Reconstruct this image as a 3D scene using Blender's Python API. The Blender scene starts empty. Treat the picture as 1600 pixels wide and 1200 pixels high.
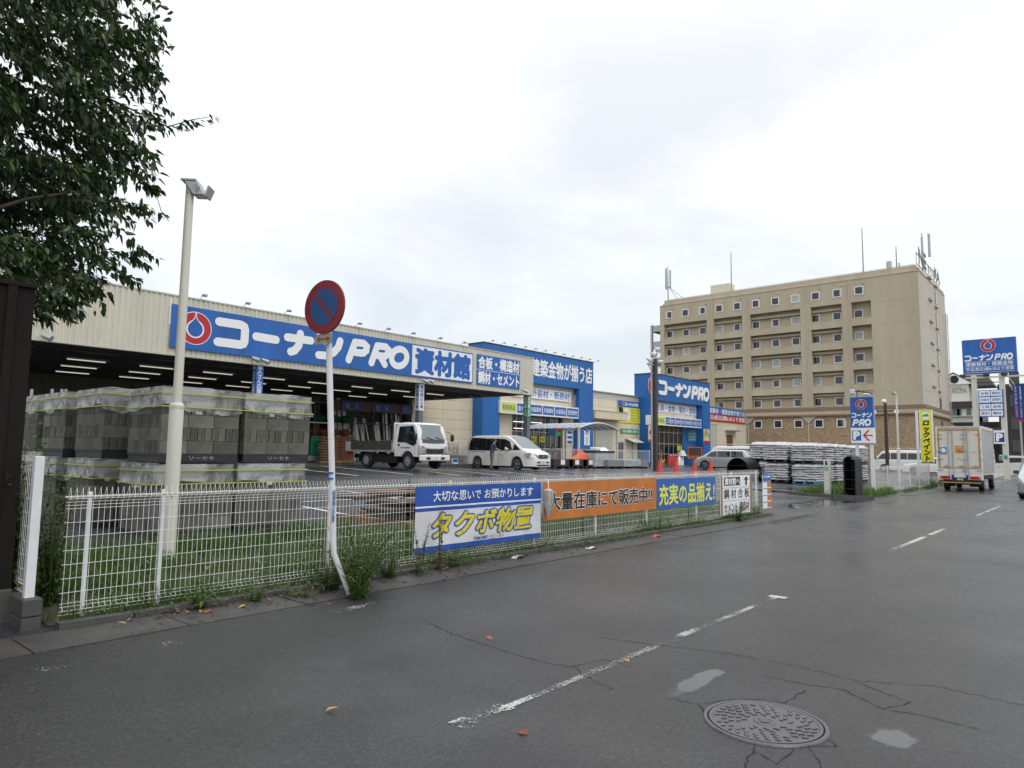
import bpy, bmesh, math, random
from math import radians as RAD, sin, cos, pi, sqrt
from mathutils import Vector as V, Matrix
random.seed(7)
C = bpy.context.scene.collection
scene = bpy.context.scene

# ------------------------------------------------------------------ camera
FPX, YAW, PITCH, ROLL = 1085.0, RAD(40.8), RAD(5.56), RAD(0.81)
EYE = V((0, 0, 1.6))
FW = V((cos(YAW)*cos(PITCH), sin(YAW)*cos(PITCH), sin(PITCH)))
_r0 = V((sin(YAW), -cos(YAW), 0)); _u0 = _r0.cross(FW)
RT = _r0*cos(ROLL) + _u0*sin(ROLL); UP = -_r0*sin(ROLL) + _u0*cos(ROLL)
cam = bpy.data.cameras.new('camera'); cam.sensor_width = 36.0; cam.lens = 36*FPX/1600
cam.clip_start = 0.05; cam.clip_end = 6000
camo = bpy.data.objects.new('camera', cam); C.objects.link(camo)
m = Matrix.Identity(4)
for i in range(3):
    m[i][0] = RT[i]; m[i][1] = UP[i]; m[i][2] = -FW[i]; m[i][3] = EYE[i]
camo.matrix_world = m; scene.camera = camo

# ------------------------------------------------------------------ overcast sky and weak sun
SUN_EL, SUN_AZ = RAD(50), RAD(200)
w = bpy.data.worlds.new('World'); scene.world = w; w.use_nodes = True
nt = w.node_tree; nt.nodes.clear()
def N(nt, t, **k):
    n = nt.nodes.new(t)
    for a, b in k.items(): setattr(n, a, b)
    return n
out = N(nt, 'ShaderNodeOutputWorld'); add = N(nt, 'ShaderNodeAddShader')
sky = N(nt, 'ShaderNodeTexSky', sky_type='NISHITA', sun_disc=False, sun_elevation=SUN_EL, sun_rotation=SUN_AZ)
bg = N(nt, 'ShaderNodeBackground'); bg.inputs[1].default_value = 0.05
bg2 = N(nt, 'ShaderNodeBackground'); bg2.inputs[1].default_value = 0.80
tc = N(nt, 'ShaderNodeTexCoord'); sep = N(nt, 'ShaderNodeSeparateXYZ')
nt.links.new(tc.outputs['Generated'], sep.inputs[0])
# clouds: project the direction on a flat cloud deck so they stretch towards the horizon
mz = N(nt, 'ShaderNodeMath', operation='MAXIMUM'); mz.inputs[1].default_value = 0.0
nt.links.new(sep.outputs['Z'], mz.inputs[0])
ad = N(nt, 'ShaderNodeMath', operation='ADD'); ad.inputs[1].default_value = 0.22
nt.links.new(mz.outputs[0], ad.inputs[0])
dv = N(nt, 'ShaderNodeVectorMath', operation='DIVIDE')
cmb = N(nt, 'ShaderNodeCombineXYZ')
for i in range(3): nt.links.new(ad.outputs[0], cmb.inputs[i])
nt.links.new(tc.outputs['Generated'], dv.inputs[0]); nt.links.new(cmb.outputs[0], dv.inputs[1])
n1 = N(nt, 'ShaderNodeTexNoise'); n1.inputs['Scale'].default_value = 1.15; n1.inputs['Detail'].default_value = 5; n1.inputs['Roughness'].default_value = 0.5; n1.inputs['Distortion'].default_value = 0.3
nt.links.new(dv.outputs[0], n1.inputs['Vector'])
rc = N(nt, 'ShaderNodeValToRGB')
rc.color_ramp.elements[0].position = 0.36; rc.color_ramp.elements[0].color = (0.885, 0.885, 0.88, 1)
rc.color_ramp.elements[1].position = 0.56; rc.color_ramp.elements[1].color = (1.12, 1.105, 1.075, 1)
nt.links.new(n1.outputs['Fac'], rc.inputs[0])
# brightness with elevation, brighter towards the zenith as an overcast sky is
rz = N(nt, 'ShaderNodeMapRange'); rz.inputs['From Min'].default_value = 0.0; rz.inputs['From Max'].default_value = 1.0
rz.inputs['To Min'].default_value = 0.0; rz.inputs['To Max'].default_value = 1.0
nt.links.new(mz.outputs[0], rz.inputs[0])
rr = N(nt, 'ShaderNodeValToRGB')
e = rr.color_ramp.elements
e[0].position = 0.0; e[0].color = (0.78,)*3+(1,)
e[1].position = 1.0; e[1].color = (2.5,)*3+(1,)
for p, c in ((0.18, .90), (0.34, 1.06), (0.5, 1.20)):
    q = e.new(p); q.color = (c, c, c, 1)
nt.links.new(rz.outputs[0], rr.inputs[0])
mm = N(nt, 'ShaderNodeMix', data_type='RGBA', blend_type='MULTIPLY'); mm.inputs['Factor'].default_value = 1
nt.links.new(rc.outputs[0], mm.inputs['A']); nt.links.new(rr.outputs[0], mm.inputs['B'])
nt.links.new(mm.outputs['Result'], bg2.inputs[0]); nt.links.new(sky.outputs[0], bg.inputs[0])
nt.links.new(bg.outputs[0], add.inputs[0]); nt.links.new(bg2.outputs[0], add.inputs[1]); nt.links.new(add.outputs[0], out.inputs[0])
sl = bpy.data.lights.new('sun', 'SUN'); sl.energy = 0.5; sl.angle = RAD(25); sl.color = (1, .97, .93)
so = bpy.data.objects.new('sun', sl); C.objects.link(so)
so.rotation_euler = (RAD(90)-SUN_EL, 0, RAD(180)-SUN_AZ)
scene.view_settings.view_transform = 'Standard'; scene.view_settings.look = 'None'
scene.view_settings.gamma = 1; scene.view_settings.use_curve_mapping = False
scene.view_settings.exposure = 0.0

# ------------------------------------------------------------------ turning photograph points into places
def ray(px, py): return FW*FPX + RT*(px-800) + UP*(600-py)
def onY(px, py, Y): d = ray(px, py); return EYE + d*(Y/d.y)
def onX(px, py, X): d = ray(px, py); return EYE + d*(X/d.x)
def onZ(px, py, z): d = ray(px, py); return EYE + d*((z-1.6)/d.z)
def lerp_tab(t, x):
    if x <= t[0][0]: return t[0][1]
    for (a, b), (c, d) in zip(t, t[1:]):
        if x <= c: return b + (d-b)*(x-a)/(c-a)
    return t[-1][1]
PY = [(6.9, 0), (7.4, .04), (8, .12), (9.5, .25), (12, .36), (22, .73), (26, .84), (30, .86)]
PE = [(6.9, 0), (12, .16), (18, .5), (22, .73), (26, .84), (30, .86)]
PG = [(18, 1), (24, .85), (34, .66), (60, .5), (100, .3)]
def gz(X, Y):
    if Y < 6.9: return 0.0
    a = lerp_tab(PY, Y); b = lerp_tab(PE, Y)
    k = 0
    if 18 < X < 34: k = min(1, (X-18)/1.5, (34-X)/3)
    elif X >= 34: k = 0
    return (a*(1-k) + b*k) * lerp_tab(PG, X)
def hit(px, py):
    d = ray(px, py); t = 0; z = .4
    for i in range(40):
        p = EYE + d*((z-1.6)/d.z); z = .5*z + .5*gz(p.x, p.y)
    return V((p.x, p.y, gz(p.x, p.y)))

# ------------------------------------------------------------------ materials
MATS = {}
def lin(c): return c
def mat(name, col, rough=.6, metal=0.0, var=.12, scale=3.0, bump=0.0, bscale=40.0, spec=.5, alpha=None, emit=None, coat=0, trans=0, streak=0):
    if name in MATS: return MATS[name]
    m = bpy.data.materials.new(name); m.use_nodes = True; t = m.node_tree
    b = t.nodes['Principled BSDF']
    b.inputs['Roughness'].default_value = rough; b.inputs['Metallic'].default_value = metal
    b.inputs['Specular IOR Level'].default_value = spec
    b.inputs['Base Color'].default_value = (*col, 1)
    if coat: b.inputs['Coat Weight'].default_value = coat; b.inputs['Coat Roughness'].default_value = .04
    if trans: b.inputs['Transmission Weight'].default_value = trans
    if alpha is not None: b.inputs['Alpha'].default_value = alpha
    if emit: b.inputs['Emission Color'].default_value = (*emit[:3], 1); b.inputs['Emission Strength'].default_value = emit[3]
    tcx = N(t, 'ShaderNodeTexCoord')
    if var:
        nz = N(t, 'ShaderNodeTexNoise'); nz.inputs['Scale'].default_value = scale; nz.inputs['Detail'].default_value = 4; nz.inputs['Roughness'].default_value = .62
        src = tcx.outputs['Object']
        if streak:
            mp = N(t, 'ShaderNodeMapping'); mp.inputs['Scale'].default_value = (1, 1, 1/streak)
            t.links.new(src, mp.inputs[0]); src = mp.outputs[0]
        t.links.new(src, nz.inputs['Vector'])
        rp = N(t, 'ShaderNodeMapRange'); rp.inputs['From Min'].default_value = .3; rp.inputs['From Max'].default_value = .7
        rp.inputs['To Min'].default_value = 1-var; rp.inputs['To Max'].default_value = 1+var*.6
        t.links.new(nz.outputs['Fac'], rp.inputs[0])
        vm = N(t, 'ShaderNodeVectorMath', operation='SCALE'); vm.inputs[0].default_value = col
        t.links.new(rp.outputs[0], vm.inputs['Scale']); t.links.new(vm.outputs[0], b.inputs['Base Color'])
    if bump:
        n2 = N(t, 'ShaderNodeTexNoise'); n2.inputs['Scale'].default_value = bscale; n2.inputs['Detail'].default_value = 3
        t.links.new(tcx.outputs['Object'], n2.inputs['Vector'])
        bp = N(t, 'ShaderNodeBump'); bp.inputs['Strength'].default_value = bump; bp.inputs['Distance'].default_value = .02
        t.links.new(n2.outputs['Fac'], bp.inputs['Height']); t.links.new(bp.outputs[0], b.inputs['Normal'])
    MATS[name] = m; return m

# ------------------------------------------------------------------ mesh builder
class MB:
    def __init__(s): s.v = []; s.f = []; s.mi = []; s.cur = 0
    def poly(s, pts):
        n = len(s.v); s.v += [tuple(p) for p in pts]; s.f.append(tuple(range(n, n+len(pts)))); s.mi.append(s.cur)
    def hexa(s, p):  # 8 points: bottom ring then top ring (ccw from above)
        n = len(s.v); s.v += [tuple(q) for q in p]
        for f in ((3,2,1,0), (4,5,6,7), (0,1,5,4), (1,2,6,5), (2,3,7,6), (3,0,4,7)):
            s.f.append(tuple(n+i for i in f)); s.mi.append(s.cur)
    def box(s, x0, x1, y0, y1, z0, z1):
        if x0 > x1: x0, x1 = x1, x0
        if y0 > y1: y0, y1 = y1, y0
        if z0 > z1: z0, z1 = z1, z0
        s.hexa([(x0,y0,z0),(x1,y0,z0),(x1,y1,z0),(x0,y1,z0),(x0,y0,z1),(x1,y0,z1),(x1,y1,z1),(x0,y1,z1)])
        return s
    def tube(s, pts, r, n=8, caps=True):
        pts = [V(p) for p in pts]; rr = r if isinstance(r, (list, tuple)) else [r]*len(pts)
        rings = []; up = None
        for i, p in enumerate(pts):
            a = pts[max(i-1, 0)]; b = pts[min(i+1, len(pts)-1)]; d = (b-a)
            if d.length < 1e-9: d = V((0,0,1))
            d.normalize()
            if up is None: up = V((0,0,1)) if abs(d.z) < .9 else V((1,0,0))
            x = d.cross(up); 
            if x.length < 1e-4: x = d.cross(V((0,1,0)))
            x.normalize(); y = x.cross(d); up = y
            k = len(s.v)
            for j in range(n):
                t = 2*pi*(j+.5)/n; s.v.append(tuple(p + x*cos(t)*rr[i] + y*sin(t)*rr[i]))
            rings.append(k)
        for a, b in zip(rings, rings[1:]):
            for j in range(n):
                s.f.append((a+j, b+j, b+(j+1)%n, a+(j+1)%n)); s.mi.append(s.cur)
        if caps:
            s.f.append(tuple(rings[0]+j for j in range(n))); s.mi.append(s.cur)
            s.f.append(tuple(rings[-1]+n-1-j for j in range(n))); s.mi.append(s.cur)
        return s
    def cyl(s, x, y, z0, z1, r, n=12, r1=None):
        return s.tube([(x,y,z0),(x,y,z1)], [r, r if r1 is None else r1], n)
    def prism(s, outline, a, b):  # outline points (3D) and offset vector b
        n = len(s.v); k = len(outline); b = V(b)
        s.v += [tuple(V(p)) for p in outline] + [tuple(V(p)+b) for p in outline]
        s.f.append(tuple(range(n+k-1, n-1, -1))); s.f.append(tuple(range(n+k, n+2*k))); s.mi += [s.cur]*2
        for i in range(k):
            j = (i+1) % k; s.f.append((n+i, n+j, n+k+j, n+k+i)); s.mi.append(s.cur)
        return s
    def grid(s, P):  # P[i][j] points
        n = len(s.v); a = len(P); b = len(P[0])
        for row in P: s.v += [tuple(p) for p in row]
        for i in range(a-1):
            for j in range(b-1):
                q = n+i*b+j; s.f.append((q, q+1, q+b+1, q+b)); s.mi.append(s.cur)
        return s
    def build(s, name, mats, parent=None, smooth=False, fix=False, bevel=0):
        me = bpy.data.meshes.new(name); me.from_pydata(s.v, [], s.f)
        if not isinstance(mats, (list, tuple)): mats = [mats]
        for q in mats: me.materials.append(q)
        if len(mats) > 1: me.polygons.foreach_set('material_index', s.mi)
        if fix or bevel:
            bm = bmesh.new(); bm.from_mesh(me)
            if fix: bmesh.ops.remove_doubles(bm, verts=bm.verts, dist=1e-4)
            bmesh.ops.recalc_face_normals(bm, faces=bm.faces)
            if bevel:
                bmesh.ops.bevel(bm, geom=[e for e in bm.edges if len(e.link_faces) == 2 and e.calc_face_angle(0) > .5], offset=bevel, segments=1, affect='EDGES')
            bm.to_mesh(me); bm.free()
        if smooth:
            me.shade_smooth() if smooth is True else me.set_sharp_from_angle(angle=smooth)
        o = bpy.data.objects.new(name, me); C.objects.link(o)
        if parent: o.parent = parent; o.matrix_parent_inverse = Matrix.Identity(4); o.location = (0,0,0)
        return o
def B(x0, x1, y0, y1, z0, z1): return MB().box(x0, x1, y0, y1, z0, z1)
def tag(o, label=None, cat=None, group=None, kind=None):
    if label: o['label'] = label
    if cat: o['category'] = cat
    if group: o['group'] = group
    if kind: o['kind'] = kind
    return o
def empty(name, loc, label, cat, group=None, rz=0, kind=None):
    o = bpy.data.objects.new(name, None); C.objects.link(o); o.location = loc; o.rotation_euler = (0,0,rz)
    o.empty_display_size = .2
    return tag(o, label, cat, group, kind)
def struct(o): o['kind'] = 'structure'; return o
def kids(o): return [c for c in C.objects if c.parent == o]
def copy_tree(o, parent=None):
    c = o.copy(); C.objects.link(c)
    if parent: c.parent = parent
    for ch in CH.get(o.name, []): 
        k = copy_tree(ch, c)
    return c
CH = {}
def index_children():
    CH.clear()
    for o in bpy.data.objects:
        if o.parent: CH.setdefault(o.parent.name, []).append(o)
def inst(name, me, parent, loc=(0,0,0), rz=0.0, rot=None, scale=None):
    o = bpy.data.objects.new(name, me); C.objects.link(o)
    if parent: o.parent = parent
    o.location = loc; o.rotation_euler = rot if rot else (0,0,rz)
    if scale: o.scale = scale
    return o

# ------------------------------------------------------------------ lettering
class Frame:
    """a flat sign face: origin o (lower left), u along the writing, v up, n out of the face"""
    def __init__(s, o, u, v, n): s.o, s.u, s.v, s.n = V(o), V(u), V(v), V(n)
    def p(s, a, b, h=0): return s.o + s.u*a + s.v*b + s.n*h
def frameY(x, y, z): return Frame((x,y,z), (1,0,0), (0,0,1), (0,-1,0))     # faces -Y
def frameX(x, y, z): return Frame((x,y,z), (0,-1,0), (0,0,1), (-1,0,0))    # faces -X
def rectf(fr, a0, b0, a1, b1, h0, h1, name, mt, parent):
    m = MB(); q = [fr.p(a0,b0,h0), fr.p(a1,b0,h0), fr.p(a1,b1,h0), fr.p(a0,b1,h0)]
    m.prism(q, 0, fr.n*(h1-h0)); return m.build(name, mt, parent, fix=True)
def text(fr, s, a0, b0, a1, b1, h, mt, parent, name="lettering", bold=0.0, shear=0.0, spacing=1.0, keep=False, vertical=False, warp=None):
    c = bpy.data.curves.new('t', 'FONT'); c.body = '\n'.join(s) if vertical else s
    c.offset = 0.0; c.shear = shear; c.space_character = spacing; c.resolution_u = 2
    if vertical: c.align_x = 'CENTER'; c.space_line = .95
    o = bpy.data.objects.new('t', c); C.objects.link(o)
    dg = bpy.context.evaluated_depsgraph_get()
    me = bpy.data.meshes.new_from_object(o.evaluated_get(dg)); bpy.data.objects.remove(o); bpy.data.curves.remove(c)
    vs = [(v.co.x, v.co.y, 0.0) for v in me.vertices]; fs = [tuple(p.vertices) for p in me.polygons]
    if bold > .008:                                  # heavier weight: the letter faces repeated round a small circle, each layer a hair lower
        bv = []; bf = []
        for k in range(9 if bold > .03 else 7):
            n_ = 8 if bold > .03 else 6
            dx, dy = (0, 0) if k == 0 else (bold*cos(2*pi*k/n_), bold*sin(2*pi*k/n_)); q = len(bv)
            bv += [(x+dx, y+dy, -k*.00022) for x, y, z in vs]; bf += [tuple(i+q for i in f) for f in fs]
        vs, fs = bv, bf
    xs = [v.co.x for v in me.vertices]; ys = [v.co.y for v in me.vertices]
    x0, x1, y0, y1 = min(xs), max(xs), min(ys), max(ys)
    sx = (a1-a0)/(x1-x0); sy = (b1-b0)/(y1-y0); ox = oy = 0
    if keep:
        k = min(sx, sy); ox = ((a1-a0)-k*(x1-x0))/2; oy = ((b1-b0)-k*(y1-y0))/2; sx = sy = k
    h = h + (.0022 if bold > .008 else 0)
    me = bpy.data.meshes.new(name); me.from_pydata([tuple(fr.p(a0+ox+(x-x0)*sx, b0+oy+(y-y0)*sy, h+z+(warp(a0+ox+(x-x0)*sx, b0+oy+(y-y0)*sy) if warp else 0))) for x, y, z in vs], [], fs)
    me.materials.clear(); me.materials.append(mt); me.name = name
    ob = bpy.data.objects.new(name, me); C.objects.link(ob); ob.parent = parent
    return ob
def capsule_outline(pts, r, k=8):
    """outline of a round-ended stroke through 2D points"""
    P = [V((p[0], p[1])) for p in pts]; L = []; R = []
    for i, p in enumerate(P):
        if i == 0: d = (P[1]-P[0]).normalized()
        elif i == len(P)-1: d = (P[-1]-P[-2]).normalized()
        else: 
            d1 = (P[i]-P[i-1]).normalized(); d2 = (P[i+1]-P[i]).normalized(); d = (d1+d2).normalized()
        nn = V((-d.y, d.x)); s_ = 1
        if 0 < i < len(P)-1: s_ = 1/max(.5, nn.dot(V((-d1.y, d1.x))))
        L.append(p+nn*r*s_); R.append(p-nn*r*s_)
    out = list(L)
    d = (P[-1]-P[-2]).normalized(); a = math.atan2(d.y, d.x)
    out += [P[-1]+V((cos(a+pi/2-pi*t/k), sin(a+pi/2-pi*t/k)))*r for t in range(1, k)]
    out += list(reversed(R))
    d = (P[1]-P[0]).normalized(); a = math.atan2(d.y, d.x)
    out += [P[0]+V((cos(a-pi/2-pi*t/k), sin(a-pi/2-pi*t/k)))*r for t in range(1, k)]
    return out
def arc(cx, cy, rx, ry, a0, a1, n=10): return [(cx+rx*cos(RAD(a0+(a1-a0)*i/n)), cy+ry*sin(RAD(a0+(a1-a0)*i/n))) for i in range(n+1)]
# the store's rounded lettering, measured along its big sign (x in units of letter height)
KONAN = [
 [[(.16,.85),(.95,.85),(1.07,.80),(1.11,.70),(1.11,.30),(1.07,.20),(.95,.15),(.14,.15)]],
 [[(1.55,.52),(2.33,.50)]],
 [[(2.80,.66),(3.80,.66)], [(3.33,.86),(3.33,.62),(3.28,.40),(3.12,.20),(2.96,.14)]],
 [[(4.15,.84),(4.42,.74)], [(4.17,.15),(4.55,.17),(4.85,.32),(5.06,.56),(5.14,.82)]],
]
PRO = [
 [[(5.58,.12),(5.86,.86)], [(5.86,.86),(6.30,.87),(6.46,.76),(6.44,.60),(6.30,.48),(6.18,.46),(5.76,.46)]],
 [[(6.72,.12),(7.00,.86)], [(7.00,.86),(7.44,.87),(7.60,.76),(7.58,.60),(7.44,.48),(7.32,.46),(6.90,.46)], [(7.16,.44),(7.42,.12)]],
]
def konan(fr, a0, b0, w, h, hh, mt, parent, which='both', solid=.02, bold=1.0):
    """rounded brand lettering: each letter one mesh made of overlapping strokes stacked a millimetre apart"""
    sets = {'both': KONAN+PRO+['O'], 'k': KONAN, 'p': PRO+['O']}[which]
    x0 = 0.0 if which != 'p' else 5.43; x1 = {'both': 8.80, 'k': 5.29, 'p': 8.80}[which]
    sx = w/(x1-x0); st = h*.0015+.0006
    for L in sets:
        m = MB()
        if L == 'O':
            n = 28; o = [(8.2+.42*cos(2*pi*i/n)+.07*sin(2*pi*i/n), .5+.37*sin(2*pi*i/n)) for i in range(n)]
            r = .145*bold; ou = []; inn = []
            for i in range(n):
                q = V(o[i]); d = (V(o[(i+1) % n])-V(o[i-1])).normalized(); nn = V((d.y, -d.x))
                ou.append(q+nn*r); inn.append(q-nn*r)
            for i in range(n):
                j = (i+1) % n; f = lambda p, z: fr.p(a0+(p.x-x0)*sx, b0+p.y*h, z)
                m.poly([f(inn[i],hh), f(ou[i],hh), f(ou[j],hh), f(inn[j],hh)])
                m.poly([f(ou[i],hh), f(ou[i],hh-solid), f(ou[j],hh-solid), f(ou[j],hh)])
        else:
            for k, S in enumerate(L):
                pts = [((p[0]-x0)*sx, p[1]*h) for p in S]
                # round the stroke width in metres so it does not stretch
                oc = capsule_outline(pts, .148*h*bold*min(1.1, sx/h*1.02), 8)
                q = [fr.p(a0+p.x, b0+p.y, hh-solid) for p in oc]
                m.prism(q, 0, fr.n*(solid+st*k))
        m.build('lettering', mt, parent, fix=True)
def drop(R, s=1.0, slit=.035):
    pts = [(sin(RAD(a))*R*.5*s, -R*.06-cos(RAD(a))*R*.5*s) for a in range(-140, 141, 14)]
    pts = [(x, y) for x, y in pts]
    tx, ty = pts[-1]
    k = [(R*.16, R*.5), (R*(slit+.02), R*.66), (R*slit, R*.93)]
    return pts + k + [(-x, y) for x, y in reversed(k)]
def emblem(fr, ca, cb, R, h, parent, white, red, blue, t=.003):
    def disc(pts, hh, mt, nm):
        m = MB(); m.prism([fr.p(ca+x, cb+y, hh-t*.9) for x, y in pts], 0, fr.n*(t*.9)); return m.build(nm, mt, parent, fix=True)
    circ = lambda r: [(r*cos(2*pi*i/36), r*sin(2*pi*i/36)) for i in range(36)]
    disc(circ(R), h, white, 'emblem_rim'); disc(circ(R*.955), h+t, red, 'emblem_ring')
    disc(drop(R, 1.08, .045), h+2*t, white, 'emblem_outline'); disc([(x*.9, y*.92) for x, y in drop(R, 1.0, .012)], h+3*t, blue, 'emblem_drop')
# ------------------------------------------------------------------ palette
M = {}
def P(n, *a, **k): M[n] = mat(n, *a, **k); return M[n]
P('white_paint', (.74,.75,.74), .4, var=.06); P('white_metal', (.70,.71,.72), .35, var=.08, scale=8)
P('galv', (.42,.44,.45), .45, .5, var=.15); P('dark_metal', (.05,.05,.055), .5, .3)
P('grey_metal', (.25,.27,.29), .5, .2); P('black', (.012,.012,.013), .45, var=.2); P('rubber', (.018,.018,.019), .75, var=.3, scale=20)
P('blue', (.012,.115,.42), .38, var=.2, scale=1.2, streak=4); P('blue_wall', (.012,.125,.40), .5, var=.12, scale=.6, streak=5)
P('navy', (.01,.04,.22), .4); P('red', (.48,.012,.025), .4); P('sign_white', (.80,.81,.82), .4, var=.05, scale=2)
P('yellow', (.74,.68,.02), .5, var=.05); P('lime', (.62,.70,.08), .5, var=.05); P('orange', (.52,.17,.03), .55, var=.2, scale=2)
P('letter_white', (.83,.84,.84), .4, var=.0); P('letter_blue', (.012,.11,.42), .45, var=0); P('letter_black', (.012,.012,.012), .5, var=0)
P('letter_yellow', (.66,.56,.02), .5, var=0); P('letter_lime', (.72,.74,.10), .5, var=0); P('letter_red', (.52,.015,.03), .45, var=0)
P('green_sign', (.02,.32,.12), .5); P('letter_navy', (.02,.06,.28), .5, var=0); P('letter_grey', (.3,.32,.36), .5, var=0)
P('ivory', (.60,.58,.475), .5, var=.10, scale=2, streak=3); P('ivory_dark', (.50,.49,.42), .5, var=.08)
P('cream_wall', (.68,.60,.45), .7, var=.10, scale=.5, bump=.15, bscale=25, streak=2.5)
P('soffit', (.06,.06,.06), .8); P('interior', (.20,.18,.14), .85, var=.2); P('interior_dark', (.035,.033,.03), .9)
P('concrete', (.24,.235,.22), .75, var=.25, scale=2.5, bump=.3, bscale=60); P('concrete_dark', (.065,.064,.061), .7, var=.3, scale=3, bump=.3, bscale=70)
P('glass_dark', (.015,.02,.022), .05, var=0, spec=.8); P('glass_blue', (.10,.14,.15), .04, var=0, spec=.9)
P('post_cream', (.60,.58,.50), .42, var=.07, scale=5, streak=5)
P('rust', (.065,.034,.027), .8, var=.4, scale=12, bump=.3); P('wood', (.33,.20,.10), .7, var=.25, scale=6); P('cardboard', (.36,.24,.13), .8, var=.15)
P('brown_sheet', (.016,.012,.012), .8, spec=.15, var=.2, scale=2, streak=4)

def asphalt(name, base, r0, r1, wetscale, patch=.25, pools=(), seam=False):
    m = bpy.data.materials.new(name); m.use_nodes = True; t = m.node_tree; b = t.nodes['Principled BSDF']
    tcx = N(t, 'ShaderNodeTexCoord'); co = tcx.outputs['Object']
    def noise(sc, det, ro=.6):
        n = N(t, 'ShaderNodeTexNoise'); n.inputs['Scale'].default_value = sc; n.inputs['Detail'].default_value = det; n.inputs['Roughness'].default_value = ro
        t.links.new(co, n.inputs['Vector']); return n.outputs['Fac']
    def rng(src, a, b_, c, d):
        r = N(t, 'ShaderNodeMapRange'); r.inputs['From Min'].default_value = a; r.inputs['From Max'].default_value = b_
        r.inputs['To Min'].default_value = c; r.inputs['To Max'].default_value = d; t.links.new(src, r.inputs[0]); return r.outputs[0]
    big = noise(.35, 5); fine = noise(220, 2, .7); mid = noise(28, 3, .7); wet = noise(wetscale, 4)
    # aggregate speckle: light stones in dark binder
    vo = N(t, 'ShaderNodeTexVoronoi'); vo.inputs['Scale'].default_value = 85; t.links.new(co, vo.inputs['Vector'])
    sp = N(t, 'ShaderNodeSeparateColor'); t.links.new(vo.outputs['Color'], sp.inputs[0])
    s1 = rng(sp.outputs[0], .8, 1, 0, 1.1)
    mul = N(t, 'ShaderNodeMath', operation='MULTIPLY'); t.links.new(rng(big, .3, .7, 1-patch, 1+patch), mul.inputs[0]); t.links.new(rng(mid, .3, .7, .72, 1.25), mul.inputs[1])
    ad_ = N(t, 'ShaderNodeMath', operation='MULTIPLY_ADD'); t.links.new(s1, ad_.inputs[0]); ad_.inputs[1].default_value = 1.0; t.links.new(mul.outputs[0], ad_.inputs[2])
    vm = N(t, 'ShaderNodeVectorMath', operation='SCALE'); vm.inputs[0].default_value = base
    # dark pits and oil specks
    pv = N(t, 'ShaderNodeTexVoronoi'); pv.inputs['Scale'].default_value = 34; t.links.new(co, pv.inputs['Vector'])
    pn = noise(3.1, 4, .7); pt = N(t, 'ShaderNodeMath', operation='MULTIPLY'); t.links.new(rng(pv.outputs['Distance'], .10, .24, 1, 0), pt.inputs[0]); t.links.new(rng(pn, .47, .62, 0, .75), pt.inputs[1])
    pk = N(t, 'ShaderNodeMath', operation='SUBTRACT'); pk.inputs[0].default_value = 1; t.links.new(pt.outputs[0], pk.inputs[1])
    pm = N(t, 'ShaderNodeMath', operation='MULTIPLY'); t.links.new(ad_.outputs[0], pm.inputs[0]); t.links.new(pk.outputs[0], pm.inputs[1])
    t.links.new(pm.outputs[0], vm.inputs['Scale']); t.links.new(vm.outputs[0], b.inputs['Base Color'])
    def math_(op, a_, b__=None, c_=None):
        q = N(t, 'ShaderNodeMath', operation=op)
        for i, v_ in enumerate((a_, b__, c_)):
            if v_ is None: continue
            if isinstance(v_, (int, float)): q.inputs[i].default_value = v_
            else: t.links.new(v_, q.inputs[i])
        return q.outputs[0]
    # standing water: soft-edged shallow pools broken up by noise
    edge = noise(5, 4); mask = None; sxyz = N(t, 'ShaderNodeSeparateXYZ'); t.links.new(co, sxyz.inputs[0])
    for (cx, cy, rx, ry, amt) in pools:
        ux = math_('DIVIDE', math_('SUBTRACT', sxyz.outputs[0], cx), rx); uy = math_('DIVIDE', math_('SUBTRACT', sxyz.outputs[1], cy), ry)
        d = math_('SQRT', math_('ADD', math_('MULTIPLY', ux, ux), math_('MULTIPLY', uy, uy)))
        d = math_('ADD', d, math_('MULTIPLY', math_('SUBTRACT', edge, .5), 1.6))
        k = math_('MULTIPLY', rng(d, .75, 1.05, 1, 0), amt); mask = k if mask is None else math_('MAXIMUM', mask, k)
    rough = rng(wet, .35, .65, r0, r1)
    if mask is not None:
        inv = math_('SUBTRACT', 1, mask); rough = math_('ADD', math_('MULTIPLY', rough, inv), math_('MULTIPLY', mask, .03))
    t.links.new(rough, b.inputs['Roughness'])
    bp = N(t, 'ShaderNodeBump'); bp.inputs['Distance'].default_value = .010
    bs = rng(wet, .35, .65, .3, 1.0)
    if mask is not None: bs = math_('MULTIPLY', bs, inv)
    t.links.new(bs, bp.inputs['Strength'])
    am = N(t, 'ShaderNodeMath', operation='MULTIPLY_ADD'); t.links.new(vo.outputs['Distance'], am.inputs[0]); am.inputs[1].default_value = .6; t.links.new(fine, am.inputs[2])
    t.links.new(am.outputs[0], bp.inputs['Height']); t.links.new(bp.outputs[0], b.inputs['Normal'])
    b.inputs['Specular IOR Level'].default_value = .6
    return m
_q = [onZ(a, b, 0) for a, b in ((1090,1064),(1393,1152),(1010,1078),(1040,1010),(1560,990),(1262,800),(1300,790),(1220,812),(560,1010))]
A_ROAD = asphalt('wet_asphalt', (.028,.0276,.0285), .14, .42, .40, .35, pools=[(_q[0].x,_q[0].y,.42,.09,1),(_q[1].x,_q[1].y,.17,.14,1),(_q[4].x,_q[4].y,1.0,.35,.45),(_q[7].x,_q[7].y,2.5,.4,.8),(_q[8].x,_q[8].y,.9,.5,.35)])
A_YARD = asphalt('yard_asphalt', (.034,.035,.038), .10, .36, .30, pools=[(24.5,7.6,3.4,.7,1),(27.6,7.4,2.0,.9,1),(22,9.5,2.5,.8,.7),(30,11,2,1,.7)])
P('water', (.05,.053,.057), .015, var=0, spec=.5)
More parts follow.
